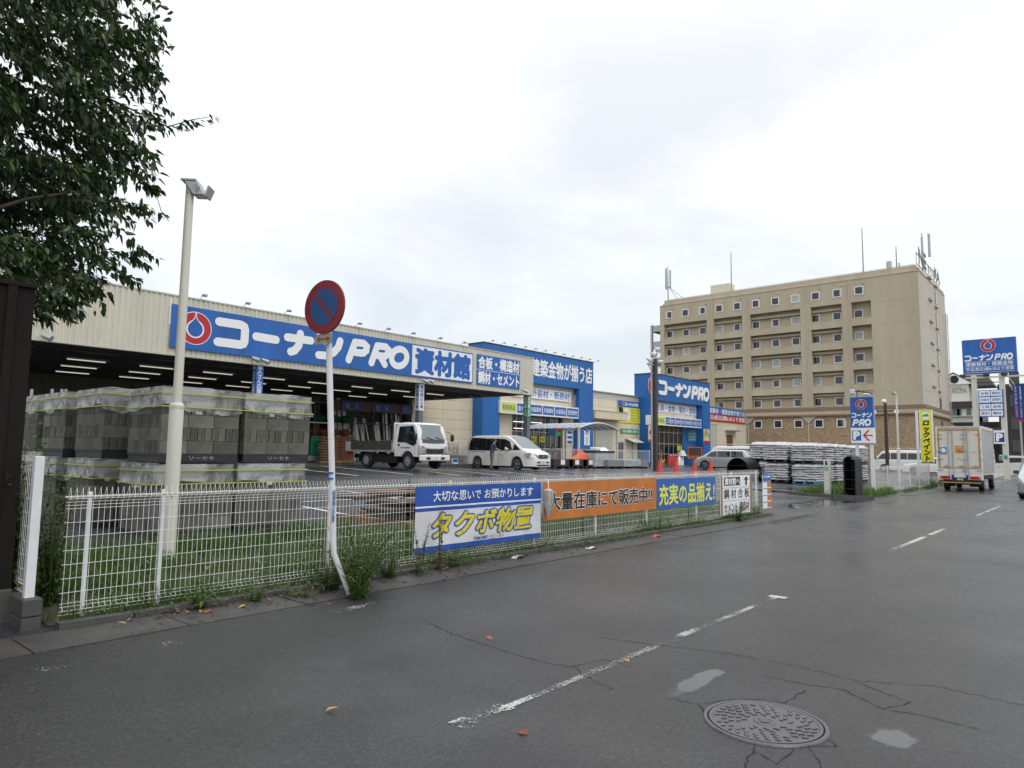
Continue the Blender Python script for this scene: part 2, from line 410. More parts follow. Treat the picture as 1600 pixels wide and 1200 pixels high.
P('soil', (.05,.042,.028), .9, var=.4, scale=6, bump=.4); P('far_ground', (.09,.095,.075), .9, var=.3, scale=.05)
P('slab', (.055,.053,.049), .5, var=.3, scale=4, bump=.4, bscale=90)

def worn_paint(name, col, thr, sc=26):
    m = bpy.data.materials.new(name); m.use_nodes = True; t = m.node_tree; b = t.nodes['Principled BSDF']
    b.inputs['Base Color'].default_value = (*col, 1); b.inputs['Roughness'].default_value = .4
    tcx = N(t, 'ShaderNodeTexCoord')
    a = N(t, 'ShaderNodeTexNoise'); a.inputs['Scale'].default_value = sc; a.inputs['Detail'].default_value = 5; a.inputs['Roughness'].default_value = .75
    c = N(t, 'ShaderNodeTexNoise'); c.inputs['Scale'].default_value = 1.6; c.inputs['Detail'].default_value = 2
    t.links.new(tcx.outputs['Object'], a.inputs['Vector']); t.links.new(tcx.outputs['Object'], c.inputs['Vector'])
    s = N(t, 'ShaderNodeMath', operation='MULTIPLY_ADD'); t.links.new(c.outputs['Fac'], s.inputs[0]); s.inputs[1].default_value = .8; t.links.new(a.outputs['Fac'], s.inputs[2])
    r = N(t, 'ShaderNodeMapRange'); r.inputs['From Min'].default_value = thr; r.inputs['From Max'].default_value = thr+.03
    t.links.new(s.outputs[0], r.inputs[0]); t.links.new(r.outputs[0], b.inputs['Alpha'])
    return m
PAINT_WORN = worn_paint('worn_white_paint', (.42,.42,.41), .925, 60); PAINT_MID = worn_paint('half_worn_paint', (.58,.58,.56), .99, 50); PAINT_FAR = worn_paint('white_road_paint', (.42,.42,.41), .86, 40); PAINT_SPECK = worn_paint('flaked_paint', (.55,.55,.53), 1.07, 40)

# ------------------------------------------------------------------ ground
g = MB(); g.poly([(-2500,-2500,-.08),(2500,-2500,-.08),(2500,2500,-.08),(-2500,2500,-.08)]); struct(g.build('ground', M['far_ground']))
g = MB(); g.poly([(-80,-3.6,0),(420,-3.6,0),(420,6.36,0),(-80,6.36,0)]); struct(g.build('road', A_ROAD))
g = MB()
for x0 in range(-20, 400, 20): g.box(x0, x0+19.99, -3.78, -3.602, -.06, .12)
struct(g.build('far_kerb', M['concrete']))
struct(B(-80, 420, -7, -3.785, -.06, .11).build('far_pavement', M['concrete']))
# the yard: one height field rising from the road to the halls
xs = [-30, -10, 0] + [2+i for i in range(0, 36)] + [40+4*i for i in range(26)]
ys = [6.2, 6.9, 7.05, 7.2, 7.4, 7.7, 8, 8.7, 9.5, 10.3, 11, 12, 14, 16, 18, 20, 22, 24, 26, 28, 30, 34, 40, 60, 120]
struct(MB().grid([[(x, y, gz(x, y)-(.008 if y < 6.5 else 0)) for y in ys] for x in xs]).build('yard', A_YARD, smooth=True))
# gutter slabs and kerb along the fence foot, each slab and stone a piece
gut = empty('gutter', (0,6.6,0), None, None, kind='structure'); gut['kind'] = 'structure'
for k in range(-3, 44):
    x = .6 + k*1.2
    if 19.3 < x < 32 : continue
    o = B(0, 1.185, 6.37+random.uniform(-.01,.01), 6.985, -.05, .006+random.uniform(0,.006)).build('slab', M['slab'], gut)
    o.location = (x, -6.6, 0); 
kb = empty('kerb', (0,7.05,0), None, None, kind='structure')
for k in range(0, 27):
    x = 2.15+k*.62
    o = B(0, .605, -.06, .05, -.06, .055+random.uniform(-.01,.012)).build('kerb_stone', M['concrete_dark'], kb)
    o.location = (x, random.uniform(-.008,.008), 0); o.rotation_euler = (0, random.uniform(-.01,.01), random.uniform(-.01,.01))
kb2 = empty('bed_kerb', (31,7.6,0), None, None, kind='structure')
pth = [(29.3,7.0),(28.7,7.5),(28.3,8.2),(28.2,9.2),(28.5,10.4),(29.2,11.6)]
for a, b in zip(pth, pth[1:]):
    o = MB(); d = (V(b)-V(a)).normalized(); nn = V((-d.y, d.x))*.06; z = gz(*a)
    q = [(a[0]+nn.x-31, a[1]+nn.y-7.6), (a[0]-nn.x-31, a[1]-nn.y-7.6), (b[0]-nn.x-31, b[1]-nn.y-7.6), (b[0]+nn.x-31, b[1]+nn.y-7.6)]
    o.hexa([(x, y, z-.1) for x, y in reversed(q)] + [(x, y, z+.11) for x, y in reversed(q)]); o.build('kerb_stone', M['concrete_dark'], kb2, fix=True)

# road paint, cracks, puddles
def strip(x0, x1, y, wd, name, mt, z=.004):
    m = MB(); m.poly([(x0,y-wd/2,z),(x1,y-wd/2,z),(x1,y+wd/2,z),(x0,y+wd/2,z)]); o = m.build(name, mt); o['kind'] = 'structure'; return o
for k in range(-1, 14): strip(3.02+10.25*k, 8.16+10.25*k, 2.97, .06 if k < 1 else .10, 'centre_line', PAINT_WORN if k < 1 else PAINT_FAR)
strip(3.0, 3.14, 2.98, .15, 'centre_line', PAINT_FAR, .0055); strip(3.1, 3.45, 2.98, .13, 'centre_line', PAINT_MID, .0055); strip(4.2, 6.4, 2.97, .09, 'centre_line', PAINT_MID, .0055)
strip(8.03, 8.15, 2.96, .20, 'centre_line', PAINT_FAR, .0055)
for a, b in ((1.4,2.0),(2.4,3.4),(4.2,4.9),(5.9,6.5)): strip(a, b, 5.9, .14, 'edge_line', PAINT_SPECK)
for k in range(10): strip(50+k*11, 60.9+k*11, 6.05, .12, 'edge_line', PAINT_FAR)
def crack(pts, wd, seed, name='crack'):
    rnd = random.Random(seed); P_ = [onZ(px, py, 0) for px, py in pts]; Q = []
    for a, b in zip(P_, P_[1:]):
        n = max(2, int((b-a).length/.035))
        d = (b-a).normalized(); nn = V((-d.y, d.x, 0))
        for i in range(n): Q.append(a + (b-a)*(i/n) + nn*rnd.gauss(0, .008))
    Q.append(P_[-1]); m = MB(); L = len(Q)
    for i in range(L-1):
        d = (Q[i+1]-Q[i]).normalized(); nn = V((-d.y, d.x, 0)); w0 = wd*rnd.uniform(.35,1.3); 
        if i == 0: wp = w0
        m.poly([(Q[i]+nn*wp/2).to_tuple()[:2]+(.003,), (Q[i]-nn*wp/2).to_tuple()[:2]+(.003,), (Q[i+1]-nn*w0/2).to_tuple()[:2]+(.003,), (Q[i+1]+nn*w0/2).to_tuple()[:2]+(.003,)]); wp = w0
    o = m.build(name, M['crack']); o['kind'] = 'structure'
P('crack', (.008,.008,.008), .9, var=0)
CR = [[(655,965),(700,988),(790,1018),(850,1036),(895,1042),(925,1062),(960,1078)], [(930,995),(1040,1010),(1130,1020),(1240,1040),(1340,1064),(1460,1072),(1535,1088),(1600,1102)],
      [(895,1042),(945,1030),(990,1042)], [(1190,1056),(1260,1070),(1320,1078),(1380,1108),(1420,1098),(1330,1062)], [(1380,1108),(1450,1120),(1530,1140)], [(1040,1090),(1090,1100),(1105,1118)],
      [(1185,1160),(1172,1180),(1165,1200)], [(1255,1160),(1275,1180),(1283,1202)], [(1175,1175),(1215,1195),(1240,1170)], [(1285,1150),(1305,1165),(1250,1168)], [(1095,1100),(1150,1092),(1230,1098)], [(1225,1100),(1258,1078)]]
for i, c in enumerate(CR): crack(c, .0075, i)
def puddle(cx, cy, rx, ry, seed, z, zf=None):
    rnd = random.Random(seed); a = [rnd.uniform(0, 6.28) for _ in range(4)]
    m = MB(); m.poly([(cx+rx*cos(t)*(1+.16*sin(2*t+a[0])+.1*sin(3*t+a[1])+.05*sin(7*t+a[2])), cy+ry*sin(t)*(1+.16*sin(2*t+a[0])+.1*sin(3*t+a[1])+.05*sin(7*t+a[2])), z) for t in [2*pi*i/48 for i in range(48)]])
    o = m.build('puddle', M['water']); o['kind'] = 'structure'
# ------------------------------------------------------------------ mesh fence along the road
def wire_panel_mesh(L, h, step=.05, hs=.125, r=.0024, name='mesh_panel'):
    m = MB(); prof = [(0,0),(0,.02),(-.035,.045),(0,.075)] ; prof2 = [(0,h-.12),(-.045,h-.09),(-.018,h+.01),(.03,h-.075)]
    n = int(L/step)
    for i in range(n):
        x = step*(i+.5)
        m.tube([(x,a,b) for a, b in prof] + [(x,a,b) for a, b in prof2], r, 4, caps=False)
    z = .075
    hz = [(0,.005),(-.035,.045),(0,.075),(0,.105)] + [(0, .20+hs*i) for i in range(int((h-.36)/hs)+1)] + [(0,h-.15),(0,h-.12),(-.045,h-.09),(.03,h-.075)]
    for a, b in hz: m.tube([(0,a-.004,b),(L,a-.004,b)], r*1.15, 4, caps=False)
    me_o = m.build(name, M['fence_white']); me = me_o.data; bpy.data.objects.remove(me_o); return me
P('fence_white', (.80,.80,.78), .4, var=.08, scale=6)
PANEL = wire_panel_mesh(2.04, 1.13)
FY = 7.25
fen = empty('mesh_fence', (2.2, FY, 0), 'long low white wire mesh fence with advertising banners beside the road', 'fence', 'white mesh fences along the road')
for k in range(8): inst('mesh_panel', PANEL, fen, (.0+2.045*k, -.02, .075))
def post_mesh(h, a=.034):
    m = MB(); m.box(-a/2, a/2, -a/2, a/2, -.1, h); o = m.build('post', M['white_metal'], bevel=.004, fix=True); me = o.data; bpy.data.objects.remove(o); return me
PM = post_mesh(1.17)
for x in (2.72, 3.08, 5.06, 7.1, 9.05, 10.85, 12.7, 14.95, 16.9, 18.5): 
    if x == 2.72: x = 2.41
    inst('post', PM, fen, (x-2.2, .035, 0))
# top rail seen as the heavier line
MB().tube([(0,.012,1.128),(16.35,.012,1.128)], .011, 6).build('top_rail', M['ivory_dark'], fen)

def fence_run(x0, x1, y0, y1, label, z=.05, hgt=1.13, group='white mesh fences along the road', every=2.04):
    L = math.hypot(x1-x0, y1-y0); n = max(1, round(L/2.04)); a = math.atan2(y1-y0, x1-x0)
    f = empty('mesh_fence', (x0, y0, z), label, 'fence', group, rz=a)
    for k in range(n):
        inst('mesh_panel', PANEL, f, (k*L/n, 0, .02), scale=(L/n/2.04, 1, hgt/1.13)); inst('post', PM, f, (k*L/n, .04, 0), scale=(1,1,hgt/1.13))
    inst('post', PM, f, (L, .04, 0), scale=(1,1,hgt/1.13)); return f
fence_run(33.0, 43.2, 7.75, 7.55, 'white mesh fence with photo posters just right of the black upright trough')
fence_run(43.4, 47.5, 7.55, 8.9, 'short grey mesh fence standing behind the box truck')
fence_run(53, 104, 7.35, 7.35, 'far white mesh fence beyond the box truck under the pylon sign')
# return fence on a block wall beside the brown sheet fence
rf = empty('return_fence', (1.965, 7.2, 0), 'tall white mesh fence panel on a low block wall beside the brown sheeting', 'fence')
rp = wire_panel_mesh(3.0, 1.24)
o = inst('mesh_panel', rp, rf, (0, .04, .29)); o.rotation_euler = (0,0,RAD(90))
inst('post', post_mesh(1.5, .075), rf, (0.0, .04, 0)); inst('post', post_mesh(1.5, .06), rf, (0.0, 2.95, 0))
bw = empty('block_wall', (1.965, 7.1, 0), 'low grey concrete block wall under the white return fence', 'wall')
for k in range(8):
    for z in range(2): B(-.075, .075, .395*k, .395*k+.388, -.02+.152*z, .152*z+.125).build('block', M['concrete_dark'], bw, bevel=.006)
# dark brown sheet fence of the neighbour
sh = empty('sheet_fence', (1.9, 7.5, 0), 'tall dark brown ribbed steel sheet fence at the left edge of the photo', 'fence')
for k in range(9):
    x1 = -.0-k*.62; x0 = x1-.615
    m = MB(); m.box(x0, x1, 0, .05, .33, 3.04)
    m.box(x0+.12, x0+.17, -.03, .0, .33, 3.04); m.box(x0+.40, x0+.47, -.03, 0, .33, 3.04); m.box(x0+.30, x0+.32, -.02, 0, .33, 3.04)
    m.build('panel', M['brown_sheet'], sh)
B(-5.6, .012, -.035, .06, 3.042, 3.08).build('cap', M['brown_sheet'], sh)
for k in range(10): B(-.56*k-.55, -.56*k, -.06, .1, -.05, .325).build('footing_block', M['concrete_dark'], sh, bevel=.008)

# ------------------------------------------------------------------ banners and boards on the fence
def board_px(tl, br, Y, th, name, mt, label, cat, group=None, zt=None, zb=None):
    a = onY(*tl, Y); b = onY(*br, Y)
    e = empty(name, (a.x, Y, b.z), label, cat, group)
    fr = Frame((0,0,0), (1,0,0), (0,0,1), (0,-1,0)); W = b.x-a.x; H = a.z-b.z
    rectf(fr, 0, 0, W, H, -th, 0, 'panel', mt, e); return e, fr, W, H
def fold(x, z): return .010*sin(x*7.2+z*1.5)*(.6+.4*sin(z*4))+.007*sin(x*15+z*6)*max(0, .9-z)+.006*sin(x*3.1-z*9)+.004*sin(x*23)
def cloth(e, W, H, bands, name='cloth'):
    """a printed sheet with small folds: colour bands are faces of the sheet itself"""
    m = MB(); mats = []; zs = sorted(set([0.0, 1.0] + [b for x in bands for b in x[:2]]))
    n = 90
    for (a, b, mt) in bands:
        if mt not in mats: mats.append(mt)
        m.cur = mats.index(mt)
        m.grid([[(W*i/n, -fold(W*i/n, H*z), H*z) for i in range(n+1)] for z in [b+(a-b)*k/6 for k in range(7)]])
    o = m.build(name, mats, e, smooth=True); return o
YB = FY-.085
a = onY(649,760,YB); b = onY(844,842,YB); tr = onY(845,754.4,YB); bl = onY(646,863,YB)
W = b.x-a.x; z0 = (b.z+bl.z)/2; H = (a.z+tr.z)/2-z0
e1 = empty('banner', (a.x, YB, z0), 'white and blue cloth banner with big yellow lettering, leftmost on the fence', 'banner', 'advertising banners on the fence')
cloth(e1, W, H, [(.70,1,M['banner_blue']) if 'banner_blue' in M else (.70,1,P('banner_blue', (.012,.075,.36), .55, var=.12, scale=3)), (.675,.70,M['sign_white']), (.62,.675,M['banner_blue']), (.085,.62,P('banner_white', (.62,.63,.66), .6, var=.10, scale=2)), (0,.085,M['banner_blue'])])
fr = Frame((0,-.006,0), (1,0,0), (0,0,1), (0,-1,0))
text(fr, '大切な思いで お預かりします', W*.12, H*.765, W*.92, H*.925, .0, M['letter_white'], e1, bold=.016, warp=fold)
text(fr, 'タクボ物置', W*.12, H*.20, W*.92, H*.585, .0, P('banner_letter_blue', (.012,.075,.36), .55, var=0), e1, bold=.085, shear=.18, warp=fold)
text(fr, 'タクボ物置', W*.12, H*.20, W*.92, H*.585, .004, M['letter_yellow'], e1, bold=.032, shear=.18, warp=fold)
text(fr, 'TAKUBO', W*.42, H*.105, W*.535, H*.155, .002, M['letter_navy'], e1, bold=.03, shear=.2, warp=fold)
text(fr, '田窪工業所', W*.55, H*.105, W*.67, H*.155, .002, M['letter_grey'], e1, warp=fold)
for i in range(7):
    for v in (0,1): MB().tube([(W*i/6,-.006,H*v),(W*i/6,.03,H*v+(.03 if v else -.03))], .004, 5).build('tie', M['white_metal'], e1)
a = onY(850,753,YB); b = onY(1025.6,795,YB); t = onY(1025.6,747,YB)
W = b.x-a.x; z0 = b.z-.0; H = (a.z+t.z)/2-z0
e2 = empty('banner', (a.x, YB, z0), 'orange banner board with black white-edged lettering, middle of the fence', 'banner', 'advertising banners on the fence')
m = MB(); 
for i in range(3): B(W*i/3+.002, W*(i+1)/3-.002, 0, .012, 0, H).build('panel', M['orange'], e2)
fr = Frame((0,0,0), (1,0,0), (0,0,1), (0,-1,0))
text(fr, '大量在庫にて販売中!!', W*.03, H*.24, W*.95, H*.70, .004, M['letter_white'], e2, bold=.062)
text(fr, '大量在庫にて販売中!!', W*.03, H*.24, W*.95, H*.70, .008, M['letter_black'], e2, bold=.026)
a2 = onY(1026.3,747,YB); b2 = onY(1118,786,YB)
W = b2.x-a2.x; H = onY(1118,744.8,YB).z-b2.z
e3 = empty('banner', (a2.x+.01, YB, b2.z), 'blue banner board with yellow lettering, right of the orange one', 'banner', 'advertising banners on the fence')
rectf(fr, 0, 0, W, H, -.012, 0, 'panel', M['blue'], e3)
text(fr, '充実の品揃え!', W*.03, H*.12, W*.97, H*.80, .004, M['letter_lime'], e3, bold=.03)
# framed direction board
e4, f4, W, H = board_px((1126,744), (1174,799.5), YB, .02, 'direction_board', M['sign_white'], 'white direction board with black lettering and an up arrow in a wooden frame', 'sign')
for q in ((0,0,.06,H),(W-.06,0,W,H)): rectf(f4, *q, .001, .02, 'frame', M['wood'], e4)
for v in (.355, .69): rectf(f4, .06, H*v-.006, W-.06, H*v+.006, .0005, .003, 'rule', M['letter_grey'], e4)
rectf(f4, W*.10, H*.745, W*.62, H*.965, .001, .004, 'dark_plate', M['letter_black'], e4)
text(f4, '資材館へ', W*.12, H*.765, W*.60, H*.945, .006, M['letter_white'], e4, bold=.03)
text(f4, '鋼 材 合 板', W*.09, H*.41, W*.93, H*.66, .004, M['letter_black'], e4, bold=.01)
text(f4, 'セメント 構造材', W*.09, H*.06, W*.92, H*.31, .004, M['letter_black'], e4, bold=.01)
m = MB(); m.poly([f4.p(W*.80,H*.74,.004), f4.p(W*.86,H*.74,.004), f4.p(W*.86,H*.88,.004), f4.p(W*.80,H*.88,.004)]); m.poly([f4.p(W*.74,H*.88,.004), f4.p(W*.92,H*.88,.004), f4.p(W*.83,H*.97,.004)]); m.build('arrow', M['letter_black'], e4)
e5, f5, W, H = board_px((1191.5,741.5), (1205.5,793), YB, .012, 'price_board', M['sign_white'], 'narrow blue white and orange list board at the end of the fence', 'sign')
rectf(f5, 0, H*.80, W, H, .001, .003, 'header', M['blue'], e5)
for k in range(4):
    z = H*(.60-.2*k)
    rectf(f5, W*.52, z+.02, W, z+H*.17, .001, .003, 'orange_cell', M['orange'], e5); rectf(f5, 0, z+H*.17, W, z+H*.19, .001, .003, 'rule', M['blue'], e5)
konan(f5, W*.1, H*.90, W*.8, H*.06, .005, M['letter_white'], e5, solid=.001)

# manhole cover
mh = onZ(1195,1129,0); e = empty('manhole_cover', (mh.x, mh.y, 0), 'round patterned cast iron manhole cover set in the cracked asphalt', 'manhole cover', rz=.5)
P('iron', (.095,.090,.093), .30, .25, var=.15, scale=10); R_ = .335
m = MB(); n = 48
def ring(m, r0, r1, z0, z1, n=48):
    for i in range(n):
        a, b = 2*pi*i/n, 2*pi*(i+1)/n
        m.poly([(r0*cos(a),r0*sin(a),z0),(r1*cos(a),r1*sin(a),z1),(r1*cos(b),r1*sin(b),z1),(r0*cos(b),r0*sin(b),z0)])
ring(m, R_+.018, R_+.024, .010, .001); ring(m, R_, R_+.018, .010, .010); ring(m, R_-.004, R_, -.0, .010); m.build('frame_ring', M['iron'], e)
m = MB(); ring(m, R_-.012, R_-.004, .0035, .0035); m.build('gap', M['crack'], e)
m = MB(); m.poly([((R_-.012)*cos(2*pi*i/n), (R_-.012)*sin(2*pi*i/n), .006) for i in range(n)]); ring(m, R_-.03, R_-.012, .0105, .0105); ring(m, R_-.034, R_-.03, .006, .0105); ring(m, R_-.012, R_-.0119, .0105, .003)
m.build('plate', M['iron'], e)
m = MB(); rnd = random.Random(5)
for rr_, cnt in ((.272,30),(.232,26),(.192,20),(.150,16),(.112,12)):
    for i in range(cnt):
        a = 2*pi*i/cnt + rr_*9; 
        if rnd.random() < .12: continue
        x, y = rr_*cos(a), rr_*sin(a); s = .013
        oc = capsule_outline([(x-s*cos(a+1.2), y-s*sin(a+1.2)), (x, y), (x+s*cos(a+.2), y+s*sin(a+.2))], .0085, 6)
        m.prism([(p.x, p.y, .005) for p in oc], 0, (0,0,.0065))
ring(m, .045, .06, .0115, .0115, 24); ring(m, .040, .045, .006, .0115, 24); ring(m, .06, .065, .0115, .006, 24); ring(m, .0, .03, .0115, .0115, 24)
for i in range(5): m.box(-.03, .03, -.024+i*.011, -.019+i*.011, .006, .013)
m.build('pattern', M['iron'], e, fix=False)

# no parking sign and its plate
sx, sy = 4.82, 6.50
ns = empty('no_parking_sign', (sx, sy, 0), 'round blue and red no parking sign on a tall white pole with a bent foot', 'sign')
top = V((4.31-sx, 0, 3.45)); 
base = onZ(552,930,0); kink = onY(520,845,6.50); up_ = onY(511,520,6.5); 
base = V((base.x, 6.45, 0))
L = [base-V((sx,sy,0)), kink+V((.02,0,-.14))-V((sx,sy,0)), kink+V((0,0,.12))-V((sx,sy,0)), up_-V((sx,sy,0))+V((0,0,.30))]
MB().tube([L[0]-V((0,0,.05)), L[1], (L[1]+L[2])/2-V((.004,0,0)), L[2], L[3]], [.03,.031,.034,.034,.034], 14).build('pole', M['white_metal'], ns, smooth=.8)
m = MB()
for z_ in (.62,.66,.70,.74): pass
dc = V((up_.x-sx-.055, -.01, 3.155)); 
P('sign_red', (.20,.010,.018), .35, var=.25, scale=6); P('sign_blue', (.010,.065,.20), .35, var=.15, scale=5)
tz = RAD(80)
fr = Frame(dc, (cos(-tz)*1, sin(-tz), 0), (0,0,1), (-sin(tz), -cos(tz), 0))
def disc(fr, r, h, mt, nm, par, th=.002, ca=0, cb=0, k=40):
    m = MB(); m.prism([fr.p(ca+r*cos(2*pi*i/k), cb+r*sin(2*pi*i/k), h-th) for i in range(k)], 0, fr.n*th); return m.build(nm, mt, par, fix=True)
disc(fr, .30, .006, M['sign_red'], 'disc', ns, .02); disc(fr, .205, .009, M['sign_blue'], 'blue_field', ns, .003)
disc(fr, .302, -.012, M['galv'], 'back_plate', ns, .004)
a_ = RAD(-45); 
m = MB(); q = [(-.205,.02),(.205,.02),(.205,-.02),(-.205,-.02)]
m.prism([fr.p(x*cos(a_)-y*sin(a_), x*sin(a_)+y*cos(a_), .0095) for x, y in q], 0, fr.n*.002); m.build('slash', M['sign_red'], ns, fix=True)
P('plate_old', (.30,.29,.22), .6, var=.3, scale=14)
f2 = Frame(V((dc.x+.005, -.01, 2.80)), fr.u, fr.v, fr.n)
rectf(f2, -.13, -.055, .13, .055, -.004, .002, 'plate', M['plate_old'], ns)
m = MB(); m.prism([f2.p(x, y, .004) for x, y in ((-.10,0),(-.055,.03),(-.055,.01),(.055,.01),(.055,.03),(.10,0),(.055,-.03),(.055,-.01),(-.055,-.01),(-.055,-.03))], 0, f2.n*.001); m.build('arrow', P('old_red', (.28,.06,.03), .6, var=.3, scale=20), ns, fix=True)
for z_ in (1.33, 1.27): MB().tube([(onY(516,760,6.5).x-sx, 0, z_), (onY(516,760,6.5).x-sx, 0, z_+.02)], .0365, 14).build('band', M['blue'], ns)
st = Frame((onY(518,790,6.5).x-sx, -.037, .93), (1,0,0), (0,0,1), (0,-1,0))
text(st, list('駐車禁止区間'), -.02, -.12, .02, .22, 0, M['letter_blue'], ns, bold=.02, vertical=True)
# ------------------------------------------------------------------ lumber hall with the long fascia
FB = onY(833,617,27.35); HX1 = FB.x; ZF0 = FB.z; ZF1 = onY(833,560.5,27.35).z; HX0 = 1.5; HY = 27.35; HB = 41.5
hall = empty('lumber_hall', (20, HY, .8), 'long open-fronted building materials hall with cream ribbed fascia and a big blue sign', 'building')
HO = V((20, HY, .8))
def L(*a): return tuple(V(a)-HO)
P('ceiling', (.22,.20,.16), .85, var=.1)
def ribbed(m, x0, x1, y, z0, z1, pitch=.2, d=.03, out=-1):
    """vertical ribbed cladding sheet"""
    xs_ = []; n = int((x1-x0)/pitch)
    for i in range(n+1):
        x = x0+i*pitch; xs_ += [(x, 0), (x+pitch*.42, 0), (x+pitch*.5, d), (x+pitch*.92, d)]
    xs_ = [(x, a) for x, a in xs_ if x <= x1] 
    m.grid([[(x, y+out*a, z) for x, a in xs_] for z in (z1, z0)])
seg = [HX0, 6.5, 11.4, 16.4, 21.4, 26.4, 31.4, HX1]
for a, b in zip(seg, seg[1:]):
    m = MB(); ribbed(m, a-HO.x, b-.012-HO.x, 0, ZF0-HO.z, ZF1-HO.z); m.build('fascia_panel', M['ivory'], hall)
m = MB(); m.box(HX0-HO.x, HX1-HO.x+.03, -.05, .25, ZF1-HO.z, ZF1-HO.z+.06); m.build('coping', M['ivory_dark'], hall)
m = MB(); m.box(HX0-HO.x, HX1-HO.x+.02, -.045, .2, ZF0-HO.z-.05, ZF0-HO.z); m.build('lower_trim', M['ivory_dark'], hall)
B(HX1-HO.x-.04, HX1-HO.x, .02, 38.0-HY, ZF0-HO.z, ZF1-HO.z-.5).build('side_fascia', M['ivory'], hall)
B(HX0-HO.x, HX1-HO.x-.05, .26, HB-HY, ZF0-HO.z+1.0, ZF0-HO.z+1.2).build('roof', M['ivory_dark'], hall)
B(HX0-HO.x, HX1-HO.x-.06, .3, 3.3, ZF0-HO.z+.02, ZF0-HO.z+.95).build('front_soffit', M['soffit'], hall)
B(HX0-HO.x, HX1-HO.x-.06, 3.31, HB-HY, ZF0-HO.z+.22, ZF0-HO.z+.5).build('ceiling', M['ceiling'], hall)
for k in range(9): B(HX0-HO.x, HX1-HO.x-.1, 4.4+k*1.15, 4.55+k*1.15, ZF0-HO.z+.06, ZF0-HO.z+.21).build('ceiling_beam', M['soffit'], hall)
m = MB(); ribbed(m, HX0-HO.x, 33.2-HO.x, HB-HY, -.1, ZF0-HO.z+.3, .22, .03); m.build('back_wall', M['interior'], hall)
m = MB(); m.box(33.0-HO.x, 33.25-HO.x, 38.4-HY, HB-HY, -.2, ZF0-HO.z+.2); m.build('return_wall', M['interior'], hall)
m = MB(); m.box(HX0-HO.x-.15, HX0-HO.x, 0, HB-HY, -.2, ZF1-HO.z-.6); m.build('side_wall', M['ivory_dark'], hall)
struct(B(HX0, 34, HY-.4, HB, .4, .885).build('hall_floor', mat('wet_floor', (.075,.075,.075), .25, var=.2, scale=1.5)))
# columns
def hall_column(px, wrap, col, txt, txm, y0, y1):
    p = onY(px, 640, HY+.25); m = MB(); m.box(p.x-.15-HO.x, p.x+.15-HO.x, .1, .4, -.1, ZF0-HO.z); c = m.build('column', M['col_grey'], hall, bevel=.01)
    za = onY(px, y0, HY).z-HO.z; zb = onY(px, y1, HY).z-HO.z
    w_ = B(p.x-.165-HO.x, p.x+.165-HO.x, .085, .415, zb, za).build('wrap', col, c)
    for k, fr in enumerate((Frame(V((p.x-HO.x, .082, 0)), (1,0,0), (0,0,1), (0,-1,0)), Frame(V((p.x-.168-HO.x, .25, 0)), (0,-1,0), (0,0,1), (-1,0,0)))):
        text(fr, list(txt), -.11, zb+.1, .11, za-.08, .001, txm, c, bold=.02, vertical=True)
P('col_grey', (.14,.155,.18), .5, var=.12)
hall_column(400, 0, M['blue'], '職人さん応援します', M['letter_white'], 566, 640)
hall_column(655, 0, M['sign_white'], '資材積込み場', M['letter_blue'], 599, 641)
hall_column(823.5, 0, M['green_sign'], '資材館入口', M['letter_white'], 617, 652)
# tube lamps
P('lamp_on', (.45,.43,.37), .4, var=0, emit=(1,.94,.76,.62)); P('lamp_off', (.35,.35,.34), .4, var=0)
m = MB(); m.tube([(0,0,0),(1.45,0,0)], .022, 6); o = m.build('tube', M['lamp_on']); T_ON = o.data; bpy.data.objects.remove(o)
m = MB(); m.box(-.03,1.58,-.06,.06,.035,.09); o = m.build('fitting', M['lamp_off']); T_FIT = o.data; bpy.data.objects.remove(o)
zl = ZF0+.0-HO.z
P('lamp_dull', (.16,.16,.16), .4, var=0)
m = MB(); m.tube([(0,0,0),(1.55,0,0)], .03, 6); o = m.build('tube', M['lamp_dull']); T_OFF = o.data; bpy.data.objects.remove(o)
for yy, on in ((2.2,0),(5.2,1),(8.2,1),(11.2,1)):
    for k in range(11):
        x = HX0+1.2+k*2.85+ (yy*.22)
        if x > HX1-3: continue
        f_ = inst('lamp_fitting', T_FIT, hall, (x-HO.x, yy, zl)); inst('tube', T_ON if on else T_OFF, f_, (0,0,0))
# fascia floodlights on arms
def flood_mesh():
    m = MB(); m.tube([(0,.1,0),(0,.1,.10),(0,-.55,.30)], .02, 6); 
    m.hexa([(-.16,-.72,.20),(.16,-.72,.20),(.16,-.48,.16),(-.16,-.48,.16),(-.16,-.68,.31),(.16,-.68,.31),(.16,-.46,.26),(-.16,-.46,.26)])
    m.v = [(x*.6, y*.6+.04, z*.6) for x, y, z in m.v]
    o = m.build('floodlight', M['grey_metal']); me = o.data; bpy.data.objects.remove(o); return me
FLM = flood_mesh()
for px in (315,383,447,512,558,603,642,684,722): 
    p = onY(px, 480+(px-315)*.165, HY); inst('floodlight', FLM, hall, (p.x-HO.x, .1, ZF1-HO.z+.05))
def camera_light(px, par, org, kind):
    p = onY(px, 0, HY)
for px, py in ((67,529),(394,563),(409,566),(660,597),(668,597),(816,612)):
    p = onY(px, py, HY-.1); m = MB(); m.tube([(p.x-HO.x, 0, p.z-HO.z+.12),(p.x-HO.x, -.2, p.z-HO.z+.1)], .02, 6)
    m.tube([(p.x-HO.x-.05, -.2, p.z-HO.z+.1),(p.x-HO.x+.16, -.42, p.z-HO.z-.02)], [.07,.11], 10); m.build('lamp', M['galv'], hall, smooth=.7)
